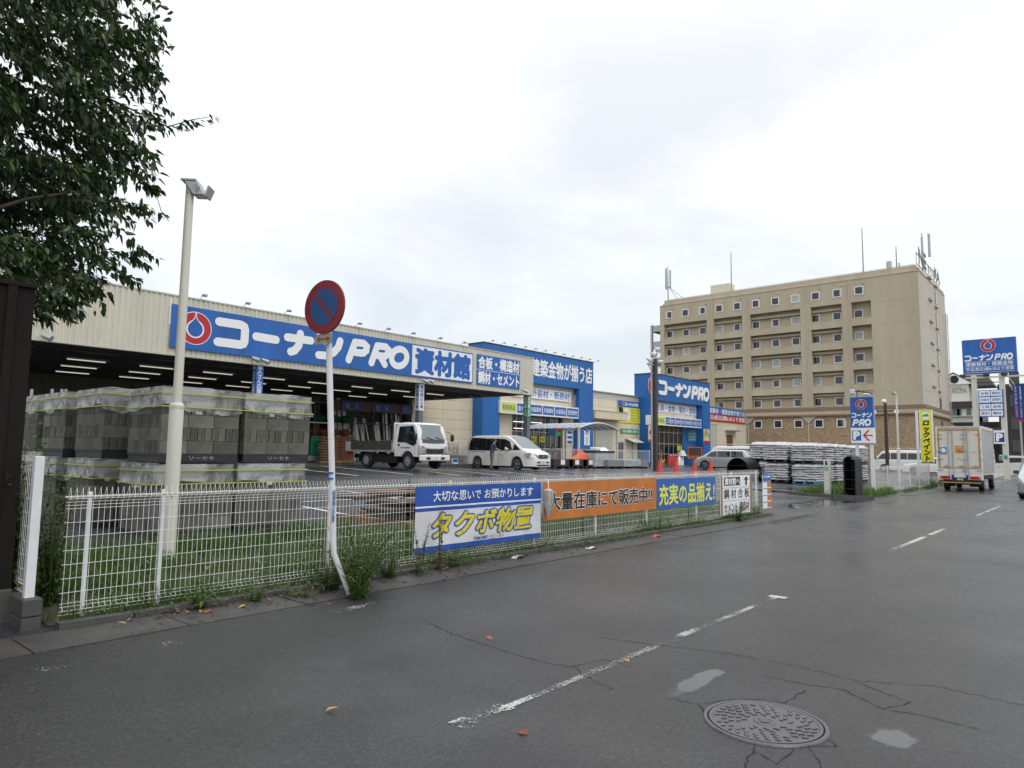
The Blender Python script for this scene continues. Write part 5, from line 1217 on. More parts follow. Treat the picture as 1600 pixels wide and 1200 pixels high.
# ------------------------------------------------------------------ parking sign, yellow sign, pylon
X = 34.5; a = onX(1328,621,X); b = onX(1366,692.5,X); e = empty('parking_sign', (X, a.y, .06), 'blue store sign board over a white P and red left arrow panel', 'sign')
W = a.y-b.y; zb_ = b.z-.06; zt_ = a.z-.06; fr = Frame((-.01, 0, 0), (0,-1,0), (0,0,1), (-1,0,0)); zm = zb_+(zt_-zb_)*(692.5-668.5)/(692.5-621)
rectf(fr, 0, zm+.01, W, zt_, -.22, 0, 'upper_panel', M['blue'], e); rectf(fr, 0, zb_, W, zm-.005, -.22, 0, 'lower_panel', M['sign_white'], e)
rectf(fr, -.02, zb_-.03, W+.02, zt_+.03, -.24, -.221, 'casing', M['white_metal'], e)
h = zt_-zm; emblem(fr, W*.48, zm+h*.76, W*.245, .004, e, M['letter_white'], M['red'], M['blue'])
konan(fr, W*.05, zm+h*.325, W*.90, h*.16, .008, M['letter_white'], e, which='k', solid=.004); konan(fr, W*.07, zm+h*.05, W*.84, h*.235, .008, M['letter_white'], e, which='p', solid=.004)
hl = zm-zb_; rectf(fr, W*.05, zb_+hl*.17, W*.44, zb_+hl*.82, .001, .006, 'p_plate', M['blue'], e); text(fr, 'P', W*.13, zb_+hl*.26, W*.37, zb_+hl*.74, .009, M['letter_white'], e, bold=.06)
m = MB()
for pts in ([(W*.95,zb_+hl*.5),(W*.58,zb_+hl*.5)], ): 
    m.prism([fr.p(W*.56,zb_+hl*.465,.004), fr.p(W*.95,zb_+hl*.465,.004), fr.p(W*.95,zb_+hl*.535,.004), fr.p(W*.56,zb_+hl*.535,.004)], 0, fr.n*.003)
m.build('arrow_shaft', M['red'], e, fix=True)
m = MB(); m.prism([fr.p(W*x, zb_+hl*y, .003) for x, y in ((.52,.5),(.74,.84),(.83,.84),(.615,.5),(.83,.16),(.74,.16))], 0, fr.n*.0025); m.build('arrow_head', M['red'], e, fix=True)
for f_ in (.22, .86): MB().box(.05,.17,-W*f_-.06,-W*f_+.06,-.1,zb_-.031).build('post', M['white_metal'], e)
m = MB(); m.tube([(.1,-W*.3,zt_+.03),(.1,-W*.3,zt_+.28),(-.3,-W*.5,zt_+.3)], .025, 5); m.tube([(.1,-W*.05,zt_+.34),(.1,-W*.98,zt_+.16)], .03, 5); m.build('lamp_arm', M['dark_metal'], e)
MB().box(-.35,-.1,-W*.28,-W*.08,zt_+.12,zt_+.34).build('lamp', M['lens'], e, bevel=.03); MB().box(-.35,-.1,-W*.92,-W*.66,zt_+.04,zt_+.14).build('lamp', M['lens'], e, bevel=.03)
X = 46; a = onX(1437,642,X); b = onX(1458,722,X); e = empty('yellow_sign', (X, a.y, .06), 'tall narrow yellow sign with black vertical lettering left of the box truck', 'sign')
W = a.y-b.y; zt_ = a.z-.06; zb_ = b.z-.06; fr = Frame((0,0,0), (0,-1,0), (0,0,1), (-1,0,0)); rectf(fr, 0, zb_, W, zt_, -.25, 0, 'panel', M['yellow'], e)
rectf(fr, W+.001, zb_-.02, W+.04, zt_+.02, -.25, .01, 'edge', M['white_metal'], e); rectf(fr, -.04, zb_-.02, -.001, zt_+.02, -.25, .01, 'edge', M['white_metal'], e); rectf(fr, -.04, zt_+.021, W+.04, zt_+.06, -.25, .01, 'edge', M['white_metal'], e)
text(fr, list('ロックペイント'), W*.22, zb_+.06, W*.80, zb_+(zt_-zb_)*.80, .004, M['letter_black'], e, bold=.06, vertical=True, shear=.15)
cy_, cz_ = W*.5, zb_+(zt_-zb_)*.895; disc(fr, W*.36, .012, M['sign_white'], 'badge', e, .01, ca=cy_, cb=cz_); rectf(fr, cy_-W*.3, cz_-.03, cy_+W*.3, cz_+.06, .014, .018, 'badge_bar', M['green_sign'], e)
m = MB(); m.prism([fr.p(cy_+W*x, cz_+W*y, .014) for x, y in ((-.2,.12),(.05,.24),(.22,.2),(.25,.1))], 0, fr.n*.004); m.build('badge_wedge', M['green_sign'], e, fix=True)
MB().box(-.1,.02,.10,.22,-.1,zt_).build('post', M['white_metal'], e); MB().box(.05,.15,-W*.6,-W*.45,-.1,zb_).build('post', M['white_metal'], e); MB().box(-.02,.02,.0,.12,zt_*.6,zt_*.6+.05).build('bracket', M['galv'], e)
X = 78; a = onX(1502.5,533,X); b = onX(1590,582,X); e = empty('pylon_sign', (X, a.y, .1), 'tall blue store pylon sign on two cream posts with a board of white product cells', 'sign')
W = a.y-b.y; zt_ = a.z-.1+.05; zb_ = zt_-(a.z-onX(1502.5,586,X).z); fr = Frame((0,0,0), (0,-1,0), (0,0,1), (-1,0,0)); H = zt_-zb_
rectf(fr, 0, zb_, W, zt_, -.6, 0, 'panel', M['blue'], e); emblem(fr, W*.49, zb_+H*.80, H*.185, .01, e, M['letter_white'], M['red'], M['blue'], t=.01)
konan(fr, W*.04, zb_+H*.36, W*.90, H*.19, .02, M['letter_white'], e, solid=.01)
text(fr, '建築資材・建築金物', W*.06, zb_+H*.215, W*.93, zb_+H*.33, .01, M['letter_white'], e, bold=.01); text(fr, '平日(祝日)朝6:30より営業', W*.06, zb_+H*.06, W*.94, zb_+H*.175, .01, M['letter_white'], e, bold=.01)
for z in (.035,.19,.345): rectf(fr, W*.04, zb_+H*z-.012, W*.95, zb_+H*z+.012, .001, .006, 'rule', M['letter_white'], e)
P1_ = onX(1524,650,X); P2_ = onX(1568,650,X); q0, q1 = a.y-P1_.y, a.y-P2_.y
for q in (q0, q1): MB().box(.05,.50,-q-.21,-q+.21,-.2,zb_-.001).build('post', M['post_cream'], e)
z = onX(1545,592,X).z-.1; MB().box(.0,.14,-q1-3.6,-q0+.9,z+.1,z+.24).build('crossbeam', M['post_cream'], e); MB().box(.1,.2,-q1,-q0,z-.35,z-.28).build('crossbeam', M['dark_metal'], e)
for q in (q0-.9, (q0+q1)/2-.1, q1+.2): MB().box(-.3,.1,-q-.3,-q+.2,z+.25,z+.52).build('lamp', M['dark_metal'], e, bevel=.05)
a2 = onX(1528,610,X); b2 = onX(1569.5,651,X); o_ = a.y-a2.y; w_ = a2.y-b2.y; h_ = a2.z-b2.z; fz = b2.z-.1; rectf(fr, o_, fz, o_+w_, fz+h_, -.02, .04, 'cell_board', M['blue'], e)
T_ = (('塗料','電材'),('工具','金物'),('内装材','配管材'),('合板','構造材'))
for r in range(4):
    for c in range(2):
        x0 = o_+w_*(.04+.47*c); z0 = fz+h_*(.035+.24*r+(.02 if r > 1 else 0)); rectf(fr, x0, z0, x0+w_*.44, z0+h_*.20, .041, .05, 'cell', M['sign_white'], e)
        text(fr, T_[r][c], x0+w_*.05, z0+h_*.05, x0+w_*.39, z0+h_*.155, .055, M['letter_blue'], e, bold=.01)
a3 = onX(1552,672.5,X); b3 = onX(1571.5,693.5,X); o3 = a.y-a3.y; w3 = a3.y-b3.y; h3 = a3.z-b3.z; z3 = b3.z-.1; rectf(fr, o3, z3, o3+w3, z3+h3, -.02, .03, 'p_board', M['sign_white'], e)
rectf(fr, o3+w3*.10, z3+h3*.13, o3+w3*.92, z3+h3*.83, .031, .04, 'p_plate', M['navy'], e); text(fr, 'P', o3+w3*.27, z3+h3*.22, o3+w3*.75, z3+h3*.74, .045, M['letter_white'], e, bold=.06)
# hanging blue banner, gate bar
X = 88; a = onX(1582,601.5,X); b = onX(1603,655,X); e = empty('vertical_banner', (X, a.y, b.z), 'vertical blue banner with white and red lettering at the right edge', 'banner'); W = a.y-b.y; H = a.z-b.z
rectf(fr, 0, 0, W, H, -.1, 0, 'panel', M['letter_navy'] if False else M['navy'], e); rectf(fr, 0, -.2, W, -.01, -.1, 0, 'red_edge', M['red'], e)
text(fr, list('リニューアル'), W*.12, H*.45, W*.34, H*.96, .01, M['letter_white'], e, bold=.02, vertical=True); text(fr, list('好評営業中'), W*.12, H*.05, W*.36, H*.42, .01, P('letter_pink', (.6,.2,.22), .5, var=0), e, bold=.02, vertical=True); text(fr, list('駐車場完備フロント受付中'), W*.56, H*.04, W*.72, H*.96, .01, M['letter_white'], e, vertical=True)
MB().tube([(.1,-W*.5,-b.z+.1),(.1,-W*.5,H)], .1, 8).build('pole', M['galv'], e)
X = 66; p = onX(1576,713.5,X); e = empty('gate_bar', (X, p.y, .1), 'white horizontal gate bar at the right edge above the far fence', 'gate bar')
MB().box(-.05,.05,-4,0,p.z-.18,p.z-.02).build('bar', M['white_paint'], e); MB().box(-.12,.12,-.02,.35,-.1,p.z+.12).build('post', M['post_cream'], e); rectf(Frame((-.13,.28,p.z-.3),(0,-1,0),(0,0,1),(-1,0,0)),0,0,.22,.3,0,.01,'notice',P('teal_n',(.05,.25,.3),.5),e)
# teal-badged gate post
e = empty('gate_post', (29.3, 8.65, gz(29.3,8.65)), 'cream square gate post with a dark slot and teal badge in the grass bed', 'post')
MB().box(-.11,.11,-.11,.11,-.1,1.42).build('post', M['post_cream'], e, bevel=.012); B(-.114,-.111,-.04,.04,1.20,1.36).build('slot', M['black'], e); B(-.115,-.111,-.08,.08,.98,1.14).build('badge', P('teal_b', (.12,.45,.42), .5), e)

# ------------------------------------------------------------------ black ribbed plastic arches
def arch_pipe(name, x, y, z, w_, h_, l_, ribs, label, rz=0, t=.05):
    e = empty(name, (x, y, z), label, 'plastic culvert', rz=rz)
    def prof(g): 
        r = w_/2+g; pts = [(-r,0)] + [(-r*cos(pi*i/12), h_-w_/2+r*sin(pi*i/12)) for i in range(13)] + [(r,0)]; return pts
    m = MB(); n = ribs*4; rows = []; 
    for i in range(n+1): g = t*(1 if i % 4 in (1,2) else 0); rows.append([(l_*i/n, a, b) for a, b in prof(g)])
    m.grid(rows); m.grid([[(l_*i, a, b) for a, b in prof(-.025)] for i in (1,0)])
    po, pi_ = prof(0), prof(-.025); m.grid([[(-.001, a, b) for a, b in po], [(-.001, a, b) for a, b in pi_]]); m.build('shell', M['black'], e, smooth=.7)
    for k in range(3): B(.1, l_-.05, -w_/2+.03, w_/2-.03, h_*(.2+.22*k), h_*(.2+.22*k)+.02).build('inner_rib', M['black'], e)
    B(l_-.04, l_-.02, -w_/2+.02, w_/2-.02, .01, h_-w_*.3).build('end_plate', M['black'], e); return e
q = hit(1339,778.5); arch_pipe('plastic_trough', 28.9, 7.72, .03, .42, 1.58, .95, 7, 'tall black ribbed plastic trough standing on end beside the driveway entrance', 0, .025)
arch_pipe('plastic_culvert', 34.3, 14.45, gz(34.5,14.5), 1.1, 1.15, 3.4, 6, 'black ribbed plastic culvert lying by the yard entrance beside the cement pallets', RAD(3), .04)

# ------------------------------------------------------------------ pallets of bagged cement
P('bag', (.44,.45,.46), .45, var=.22, scale=4); P('pallet_blue', (.04,.22,.45), .5); P('pallet_dark', (.03,.035,.04), .6)
def pallet_mesh(mt):
    m = MB()
    for y in (-.55,-.06,.43): m.box(-.55,.55,y,y+.12,0,.11)
    for i in range(5): m.box(-.55,.55,-.55+i*.245,-.42+i*.245,.111,.135)
    for x in (-.55,-.06,.43): m.box(x,x+.12,-.55,.55,-.001,.02)
    o = m.build('pallet', mt); me = o.data; bpy.data.objects.remove(o); return me
PB, PD = pallet_mesh(M['pallet_blue']), pallet_mesh(M['pallet_dark'])
BAGS = []
for s in range(5):
    m = MB(); r = random.Random(60+s); nx, ny = 8, 5
    def zz(i, j, sg): 
        ex = sin(pi*i/nx)**.45 if 0 < i < nx else 0; ey = sin(pi*j/ny)**.45 if 0 < j < ny else 0
        return .085+sg*.035*ex*ey*(1+r.uniform(-.2,.2))+(r.uniform(-.015,.012) if ex*ey == 0 else 0)
    top = [[(-.56+1.12*i/nx+r.uniform(-.012,.012), -.29+.58*j/ny+r.uniform(-.02,.02), zz(i,j,1)) for j in range(ny+1)] for i in range(nx+1)]
    bot = [[(p[0], p[1], p[2]-.085 if (i in (0,nx) or j in (0,ny)) else .0) for j, p in enumerate(row)] for i, row in enumerate(top)]
    rim = lambda G_: [G_[i][0] for i in range(nx+1)]+[G_[nx][j] for j in range(1,ny+1)]+[G_[i][ny] for i in range(nx-1,-1,-1)]+[G_[0][j] for j in range(ny-1,-1,-1)]
    ra_, rb_2 = rim(top), rim(bot); m.grid([ra_, [((a_[0]+b_[0])/2*1.02, (a_[1]+b_[1])/2*1.03, (a_[2]+b_[2])/2) for a_, b_ in zip(ra_, rb_2)], rb_2])
    m.grid(list(reversed(top))); m.grid(bot); o = m.build('bag', M['bag'], smooth=True, fix=True); BAGS.append(o.data); bpy.data.objects.remove(o)
def bag_load(x, y, z, blue, label, seed, layers=7):
    rnd = random.Random(seed); e = empty('cement_pallet', (x, y, z), label, 'cement pallet', 'pallets of bagged cement', rz=rnd.uniform(-.03,.03)); inst('pallet', PB if blue else PD, e)
    for k in range(layers):
        for j in (0,1):
            r = (k % 2)*pi/2; d = .28*(1 if j else -1)
            inst('bag', rnd.choice(BAGS), e, ((d if k % 2 else 0)+rnd.uniform(-.03,.03), (0 if k % 2 else d)+rnd.uniform(-.03,.03), .125+.115*k), rot=(rnd.uniform(-.02,.02), rnd.uniform(-.02,.02), r+rnd.uniform(-.05,.05)))
    m = MB(); n = 8; zt_ = .125+.115*layers
    m.grid([[(-.60+1.2*i/n, -.60+1.2*j/n, zt_+.03+(.05*abs(sin(i*2.1+j+seed)) if 0 < i < n and 0 < j < n else -.12)+rnd.uniform(-.015,.015)) for j in range(n+1)] for i in range(n+1)]); m.build('top_sheet', P('sheet_white', (.48,.49,.50), .3, var=.1) if 'sheet_white' not in M else M['sheet_white'], e, smooth=True)
    return e
G = [(35.25,11.3),(35.3,12.68),(36.7,13.95),(36.6,11.2),(36.6,12.5),(37.95,11.1),(37.95,12.4),(39.3,11.1),(41.6,10.9),(41.6,12.2)]
nm_ = ['nearest the gate post, blue base','second from the gate post at the front','third from the gate post, beside the black culvert','second column, roadside end','second column, inner end','third column, roadside end','third column, inner end','fourth column behind the parking sign posts','farthest column, roadside end','farthest column, inner end']
for i, (x, y) in enumerate(G):
    z = gz(x, y); bag_load(x, y, z+.02, i in (0,4), 'lower pallet of pale cement bags, '+nm_[i], 100+i); bag_load(x+random.uniform(-.05,.05), y+random.uniform(-.05,.05), z+.02+.99, i in (3,), 'upper pallet of pale cement bags, '+nm_[i], 200+i)

# ------------------------------------------------------------------ yard edge wall, fence, shelter and goods in front of the store
W0, W1 = onY(845,727,28.3), onY(1017,729,28.3); x0, x1 = 36.3, 50.2
e = empty('low_block_wall', (x0, 28.4, gz(x0,28.4)-.1), 'low grey block wall with a mesh fence across the front of the store', 'wall'); zb_ = .0
for k in range(int((x1-x0)/.4)):
    for r in range(4): B(.4*k, .4*k+.39, 0, .12, .195*r-.15, .195*r+.04).build('block', M['concrete'] , e)
fence_run(x0, x1, 28.45, 28.45, 'pale mesh fence on top of the low block wall before the store', z=gz(43,28)+.42, hgt=.9)
P('red_knob', (.5,.03,.03), .4)
e = empty('cycle_shelter', (46.7, 31, gz(46.7,31)), 'arched translucent shelter roof on cream posts before the first entrance', 'shelter')
xa, xb = onY(905,671,31).x, onY(967,672,31).x; zc = gz(46.7,31); z0 = onY(967,672,31).z-zc; zp = onY(935,661,31).z-zc
P('poly_roof', (.36,.40,.46), .2, var=.2, alpha=.75)
def arcp(y, n=12, g=0): return [(xa-46.7+(xb-xa)*i/n, y, z0+(zp-z0)*sin(pi*i/n)+g) for i in range(n+1)]
m = MB(); m.grid([arcp(0), arcp(5.6)]); m.build('roof_sheet', M['poly_roof'], e, smooth=True)
for k in range(9): MB().tube(arcp(.7*k, g=.01), .035 if k else .06, 5).build('roof_rib', M['white_metal'], e)
for k in range(5): 
    i = [0,3,6,9,12][k]; q = arcp(0)[i]; MB().tube([(q[0],0,q[2]),(q[0],5.6,q[2])], .03, 4).build('purlin', M['white_metal'], e)
for x in (xa-46.7+.1, xb-46.7-.1):
    for y in (.1, 5.4): MB().box(x-.07,x+.07,y-.07,y+.07,0,z0).build('post', M['post_cream'], e)
def crate(px, py, w_, d_, h_, label, mt, cat, Y=27, name='steel_pallet_load'):
    p = onY(px, py, Y); z = gz(p.x, Y); e = empty(name, (p.x, Y, z), label, cat)
    MB().box(0,w_,0,d_,.12,h_).build('load', mt, e, bevel=.03)
    for k in range(3): B((w_-.12)*k/2, (w_-.12)*k/2+.12, 0, d_, 0, .118).build('bearer', M['dark_metal'], e)
    return e
P('shrink', (.42,.44,.46), .25, var=.35, scale=3, bump=.6, bscale=8)
e = crate(930,727,2.5,1.2,1.05,'tall shrink wrapped pallet with a bathtub shaped load on top before the cream wall', M['shrink'], 'pallet load'); MB().box(.0,2.5,0,1.2,1.06,1.22).build('lid', M['dark_metal'], e); MB().box(.5,1.0,.2,.8,1.23,1.45).build('carton', M['sign_white'], e, bevel=.04); MB().tube([(1.7,.5,1.23),(1.7,.5,1.45)], [.45,.2], 10).build('basin', M['sign_white'], e)
crate(951,728,1.9,1.0,.62,'grey steel box between the two shrink wrapped loads', M['grey_metal'], 'steel box', Y=26.6)
crate(975,728,2.4,1.1,.62,'low shrink wrapped load beside the tall brown pole', M['shrink'], 'pallet load', Y=26.6)
e = crate(1000,731,1.1,.9,.12,'empty blue pallet at the foot of the yard fence', M['pallet_blue'], 'pallet', Y=26)
P('planter', (.05,.03,.025), .7, var=.3); 
for k, (px, l_) in enumerate(((866,'left dark planter box with a white tag before the store fence'),(889,'middle dark planter box with a white tag before the store fence'),(911,'right dark planter box with a white tag before the store fence'))):
    e = crate(px,728,2.1,.6,.62,l_, M['planter'], 'planter', Y=27.2, name='planter'); rectf(Frame((.7,-.004,.25),(1,0,0),(0,0,1),(0,-1,0)), 0,0,.45,.32,0,.004,'tag',M['sign_white'], e)
p = onY(905,716,27.8); e = empty('orange_tarp', (p.x, 27.75, gz(p.x,27.7)), 'heap of orange netting on the planters before the store fence', 'netting'); P('tarp_orange', (.55,.10,.04), .6, var=.3)
m = MB(); rnd = random.Random(5); n = 9; m.grid([[(-1.2+2.6*i/n, -.4+.8*j/5, .55+.75*(sin(pi*i/n)**2)*(sin(pi*j/5))*rnd.uniform(.6,1.1)) for j in range(6)] for i in range(n+1)]); m.build('net', M['tarp_orange'], e, smooth=True); B(-1.0,1.2,-.3,.3,0,.55).build('base', M['rust'], e)
# red cones
def cone_me():
    m = MB(); m.tube([(0,0,.03),(0,0,.70)], [.15,.03], 14); o = m.build('cone_body', P('cone_red', (.62,.045,.03), .45, var=.05), smooth=.6); a = o.data; bpy.data.objects.remove(o)
    o = MB().box(-.19,.19,-.19,.19,0,.03).build('base', M['cone_red'], bevel=.01); b = o.data; bpy.data.objects.remove(o); return a, b
CA, CB = cone_me()
for (px, py, Y, l_) in ((1031,733,20.6,'red traffic cone at the foot of the tall brown pole'),(1056.5,734.5,20,'middle red traffic cone before the second entrance'),(1085,735,19.4,'right red traffic cone left of the silver hatchback'),(1110.5,733,21,'red and yellow cone before the silver hatchback wheel')):
    p = hit(px, py); p = V((onY(px, py, Y).x, Y, 0)); e = empty('traffic_cone', (p.x, p.y, gz(p.x,p.y)), l_, 'traffic cone', 'red cones in the yard'); s = 1.25 
    inst('cone_body', CA, e, scale=(s,s,s)); inst('base', CB, e, scale=(s,s,s))
# goods at the second entrance
def ent(px0, py0, px1, py1, Y, name, label, cat, mt, d=.5):
    a = onY(px0, py0, Y); b = onY(px1, py1, Y); e = empty(name, (a.x, Y, b.z), label, cat); MB().box(0,b.x-a.x,0,d,0,a.z-b.z).build('body', mt, e, bevel=.04); return e, b.x-a.x, a.z-b.z
e, W, H = ent(1074,698,1097,717,36.0,'barrier_panel','leaning orange barrier panel with black diagonal stripes by the second entrance','barrier',M['rust'],.06)
P('barrier_orange', (.55,.12,.03), .5); fr = Frame((0,-.003,0),(1,0,0),(0,0,1),(0,-1,0))
for q in ((0,0,W,H*.26),(0,H*.93,W,H),(0,H*.26,W*.06,H*.93),(W*.94,H*.26,W,H*.93)): rectf(fr, *q, 0,.02,'frame',M['barrier_orange'],e)
for k in range(5): m = MB(); m.prism([fr.p(W*(.08+.18*k),.02,.021),fr.p(W*(.15+.18*k),.02,.021),fr.p(W*(.24+.18*k),H*.23,.021),fr.p(W*(.17+.18*k),H*.23,.021)],0,fr.n*.003); m.build('stripe', M['letter_black'], e, fix=True)
P('bag_red', (.45,.03,.04), .5, var=.3, scale=6)
p = onY(1044,719,35.8); e = empty('red_goods', (p.x, 35.8, gz(p.x,35)), 'row of bagged red goods with white tags at the second entrance', 'goods'); rnd = random.Random(12)
for k in range(5): m = MB(); m.tube([(.3+k*.55,.1,0),(.3+k*.55,.1,.7),(.3+k*.55,.1,1.15)], [.26,.25,.08], 9); m.build('red_bag', M['bag_red'], e, smooth=.8); m = MB(); m.box(.22+k*.55,.38+k*.55,-.17,-.155,1.0,1.15); m.build('tag', M['sign_white'], e)
p = onY(1060,718,35.6); e = empty('boot_display', (p.x, 35.6, gz(p.x,35)), 'display stand of yellow and white tools beside the red goods', 'display')
MB().tube([(0,0,0),(0,0,2.2)], .03, 6).build('stand', M['galv'], e)
for k in range(5): MB().tube([(-.3+.18*k,-.1,1.6),(-.3+.18*k,-.1,2.1)], [.10,.07], 8).build('tool', [M['yellow'], M['black']][k % 2], e)
for k in range(3): MB().tube([(-.1+.4*k,-.1,0),(-.1+.4*k,-.1,.8),(.05+.4*k,-.15,1.0)], [.15,.17,.05], 8).build('white_sack', M['sign_white'], e, smooth=.8)
MB().tube([(.5,-.1,1.0),(.5,-.1,1.6)], [.6,.3], 10).build('bundle', M['ivory'], e)
for px, lab in ((1033,'yellow and orange flag bundle beside the left cone'),):
    p = onY(px,727,33); e = empty('flag_bundle', (p.x, 33, gz(p.x,33)), lab, 'flags')
    for k in range(4): MB().tube([(k*.12,0,0),(k*.12+.03,0,1.6-.2*k)], .02, 5).build('pole', M['galv'], e); m = MB(); m.prism([(k*.12,-.03,1.5-.2*k),(k*.12+.35,-.03,.9-.1*k),(k*.12+.05,-.03,.3)],0,(0,.02,0)); m.build('flag', M['yellow'] if k % 2 else M['tarp_orange'], e, fix=True)
# ------------------------------------------------------------------ vehicles
P('car_white', (.72,.72,.70), .22, var=.03, coat=.6); P('car_pearl', (.70,.69,.65), .2, var=.03, coat=.7); P('car_silver', (.42,.45,.48), .28, .5, var=.04, coat=.5)
P('car_glass', (.012,.014,.015), .04, var=0, spec=.9); P('windscreen', (.16,.20,.20), .05, var=0, spec=.9); P('chrome', (.6,.61,.62), .15, .9, var=0)
P('head_lens', (.24,.26,.28), .06, var=.3, scale=14, spec=.9); P('tail_red', (.45,.012,.01), .2, var=0); P('indicator', (.6,.2,.02), .25, var=0); P('alloy', (.42,.43,.44), .3, .6, var=.1); P('under', (.01,.01,.01), .8)
def wheel_meshes(r, w_, spokes):
    m = MB(); m.tube([(0,-w_/2,0),(0,-w_/2+.03,0),(0,w_/2-.03,0),(0,w_/2,0)], [r*.93,r,r,r*.93], 28); t = m.build('tyre', M['rubber'], smooth=.7); a = t.data; bpy.data.objects.remove(t)
    m = MB(); m.tube([(0,-w_/2-.006,0),(0,-w_/2+.02,0)], [r*(.66 if spokes else .55),r*(.68 if spokes else .58)], 24); o = m.build('rim_dish', M['under'] if spokes else M['alloy'], smooth=.7); d = o.data; bpy.data.objects.remove(o)
    q0, q1 = (.64,.70) if spokes else (.54,.60)
    m = MB(); n = spokes or 6; y = -w_/2-.010
    for i in range(n):
        t = 2*pi*i/n
        if spokes: 
            for dt in (-.10,.10): m.prism([(r*.10*cos(t+dt*2),y,r*.10*sin(t+dt*2)),(r*.65*cos(t+dt-.05),y,r*.65*sin(t+dt-.05)),(r*.65*cos(t+dt+.05),y,r*.65*sin(t+dt+.05))], 0, (0,-.012,0))
        else: m.tube([(r*.38*cos(t),y-.001,r*.38*sin(t)),(r*.38*cos(t),y-.012,r*.38*sin(t))], r*.07, 6)
    m.tube([(0,y,0),(0,y-.02,0)], [r*.17,r*.13], 12)
    for i in range(24): a0, a1 = 2*pi*i/24, 2*pi*(i+1)/24; m.poly([(r*q0*cos(a0),y-.008,r*q0*sin(a0)),(r*q1*cos(a0),y-.002,r*q1*sin(a0)),(r*q1*cos(a1),y-.002,r*q1*sin(a1)),(r*q0*cos(a1),y-.008,r*q0*sin(a1))])
    o = m.build('rim', M['alloy'] if spokes else M['grey_metal'], smooth=.6); b = o.data; bpy.data.objects.remove(o); return a, d, b
def add_wheels(e, xs_, W, r, w_, spokes, inset=.02):
    a, d, b = wheel_meshes(r, w_, spokes)
    for x in xs_:
        for s in (1, -1):
            wh = inst('wheel', a, e, (x, s*(W/2-w_/2-inset), r), rot=(0,0,0 if s < 0 else pi)); inst('rim_dish', d, wh); inst('rim', b, wh)
def interp(t, x): return lerp_tab(t, x)
def car(label, cat, X, Y, Z, rz, Lg, W, top, belt, sill, wheels, r, paint, name='car', tumble=.17, nose=((0,.94),(.25,1)), tail=((0,.96),(.2,1)), spokes=5, glass=(), wscreen=None, rear=None, group=None, z_shift=0):
    """body lofted from side profile tables; x runs from the tail (0) to the nose (Lg)"""
    e = empty(name, (X, Y, Z), label, cat, group, rz=rz); n = 64; rows = []
    for i in range(n+1):
        x = Lg*i/n; zt_ = interp(top, x); zb_ = min(interp(belt, x), zt_-.03); zs = sill
        for wx in wheels:
            d = abs(x-wx); R = r+.07
            if d < R: zs = max(zs, r+sqrt(max(0, R*R-d*d))-.0)
        k = min(lerp_tab(tail, x), lerp_tab(nose, Lg-x)); hw = W/2*k; g = zt_-zb_
        tb = tumble*g; pts = [(hw-.10, zs), (hw-.01, zs+.03), (hw, (zs+zb_)/2+.05), (hw-.012, zb_), (hw-.02-tb*.5, zb_+g*.45), (hw-.03-tb*.95, zt_-min(.09,g*.25)), (hw-.10-tb, zt_-min(.03,g*.1)), (hw*.5, zt_), (0, zt_+.006)]
        rows.append([(x, y, z) for y, z in pts])
    m = MB(); m.grid(rows); m.grid([[(x, -y, z) for x, y, z in reversed(rw)] for rw in rows])
    m.poly([rows[0][j] for j in range(9)] + [(rows[0][j][0], -rows[0][j][1], rows[0][j][2]) for j in range(7, -1, -1)])
    m.poly(list(reversed([rows[-1][j] for j in range(9)] + [(rows[-1][j][0], -rows[-1][j][1], rows[-1][j][2]) for j in range(7, -1, -1)])))
    m.build('body', paint, e, smooth=.55, fix=True)
    B(.25, Lg-.25, -W/2+.14, W/2-.14, sill-.06, sill+.35).build('underbody', M['under'], e)
    add_wheels(e, wheels, W, r, .2, spokes)
    def side_y(x, z):
        k = min(lerp_tab(tail, x), lerp_tab(nose, Lg-x)); hw = W/2*k; zt_ = interp(top, x); zb_ = min(interp(belt, x), zt_-.03); g = max(.01, zt_-zb_); f = max(0, min(1, (z-zb_)/g)); tb = tumble*g
        if f < .45: return hw-.012-(.008+tb*.5)*f/.45
        return hw-.02-tb*.5-(.01+tb*.45)*(f-.45)/(.55-.0)*1.0
    for s in (1, -1):
        for pts in glass:
            m = MB(); pts_ = []
            for a, b in zip(pts, pts[1:]+pts[:1]):
                for i in range(4): pts_.append((a[0]+(b[0]-a[0])*i/4, a[1]+(b[1]-a[1])*i/4))
            q = [(x, s*(side_y(x, z)+.012), z) for x, z in pts_]; c = (sum(p[0] for p in q)/len(q), sum(p[1] for p in q)/len(q)+s*.004, sum(p[2] for p in q)/len(q))
            for i in range(len(q)): m.poly([c, q[i], q[(i+1) % len(q)]])
            m.build('side_window', M['car_glass'], e, smooth=True)
    if wscreen:
        (xa, za, wa), (xb, zb2, wb) = wscreen; m = MB(); rws = []
        for i in range(7):
            t = i/6; x, z, w_ = xa+(xb-xa)*t, za+(zb2-za)*t, wa+(wb-wa)*t; z = max(z, 0); zt_ = interp(top, x)+.016; rws.append([(x+.0-.05*abs(c)**2, w_*c, zt_) for c in (-1,-.66,-.33,0,.33,.66,1)])
        m.grid(rws); m.build('windscreen', M['windscreen'], e, smooth=True)
    if rear:
        (xa, za, wa), (xb, zb2, wb) = rear; m = MB(); m.grid([[(xa-.015, wa*c, za) for c in (-1,0,1)], [(xb-.015, wb*c, zb2) for c in (-1,0,1)]]); m.build('rear_window', M['car_glass'], e)
    return e, side_y
def plate(e, x, z, face=1, s=.165, txt='12-34', mt=None):
    fr = Frame((x, -s if face > 0 else s, z), (0, face, 0), (0,0,1), (face,0,0))
    o = rectf(fr, 0, 0, 2*s, s, 0, .012, 'number_plate', mt or M['sign_white'], e); return fr
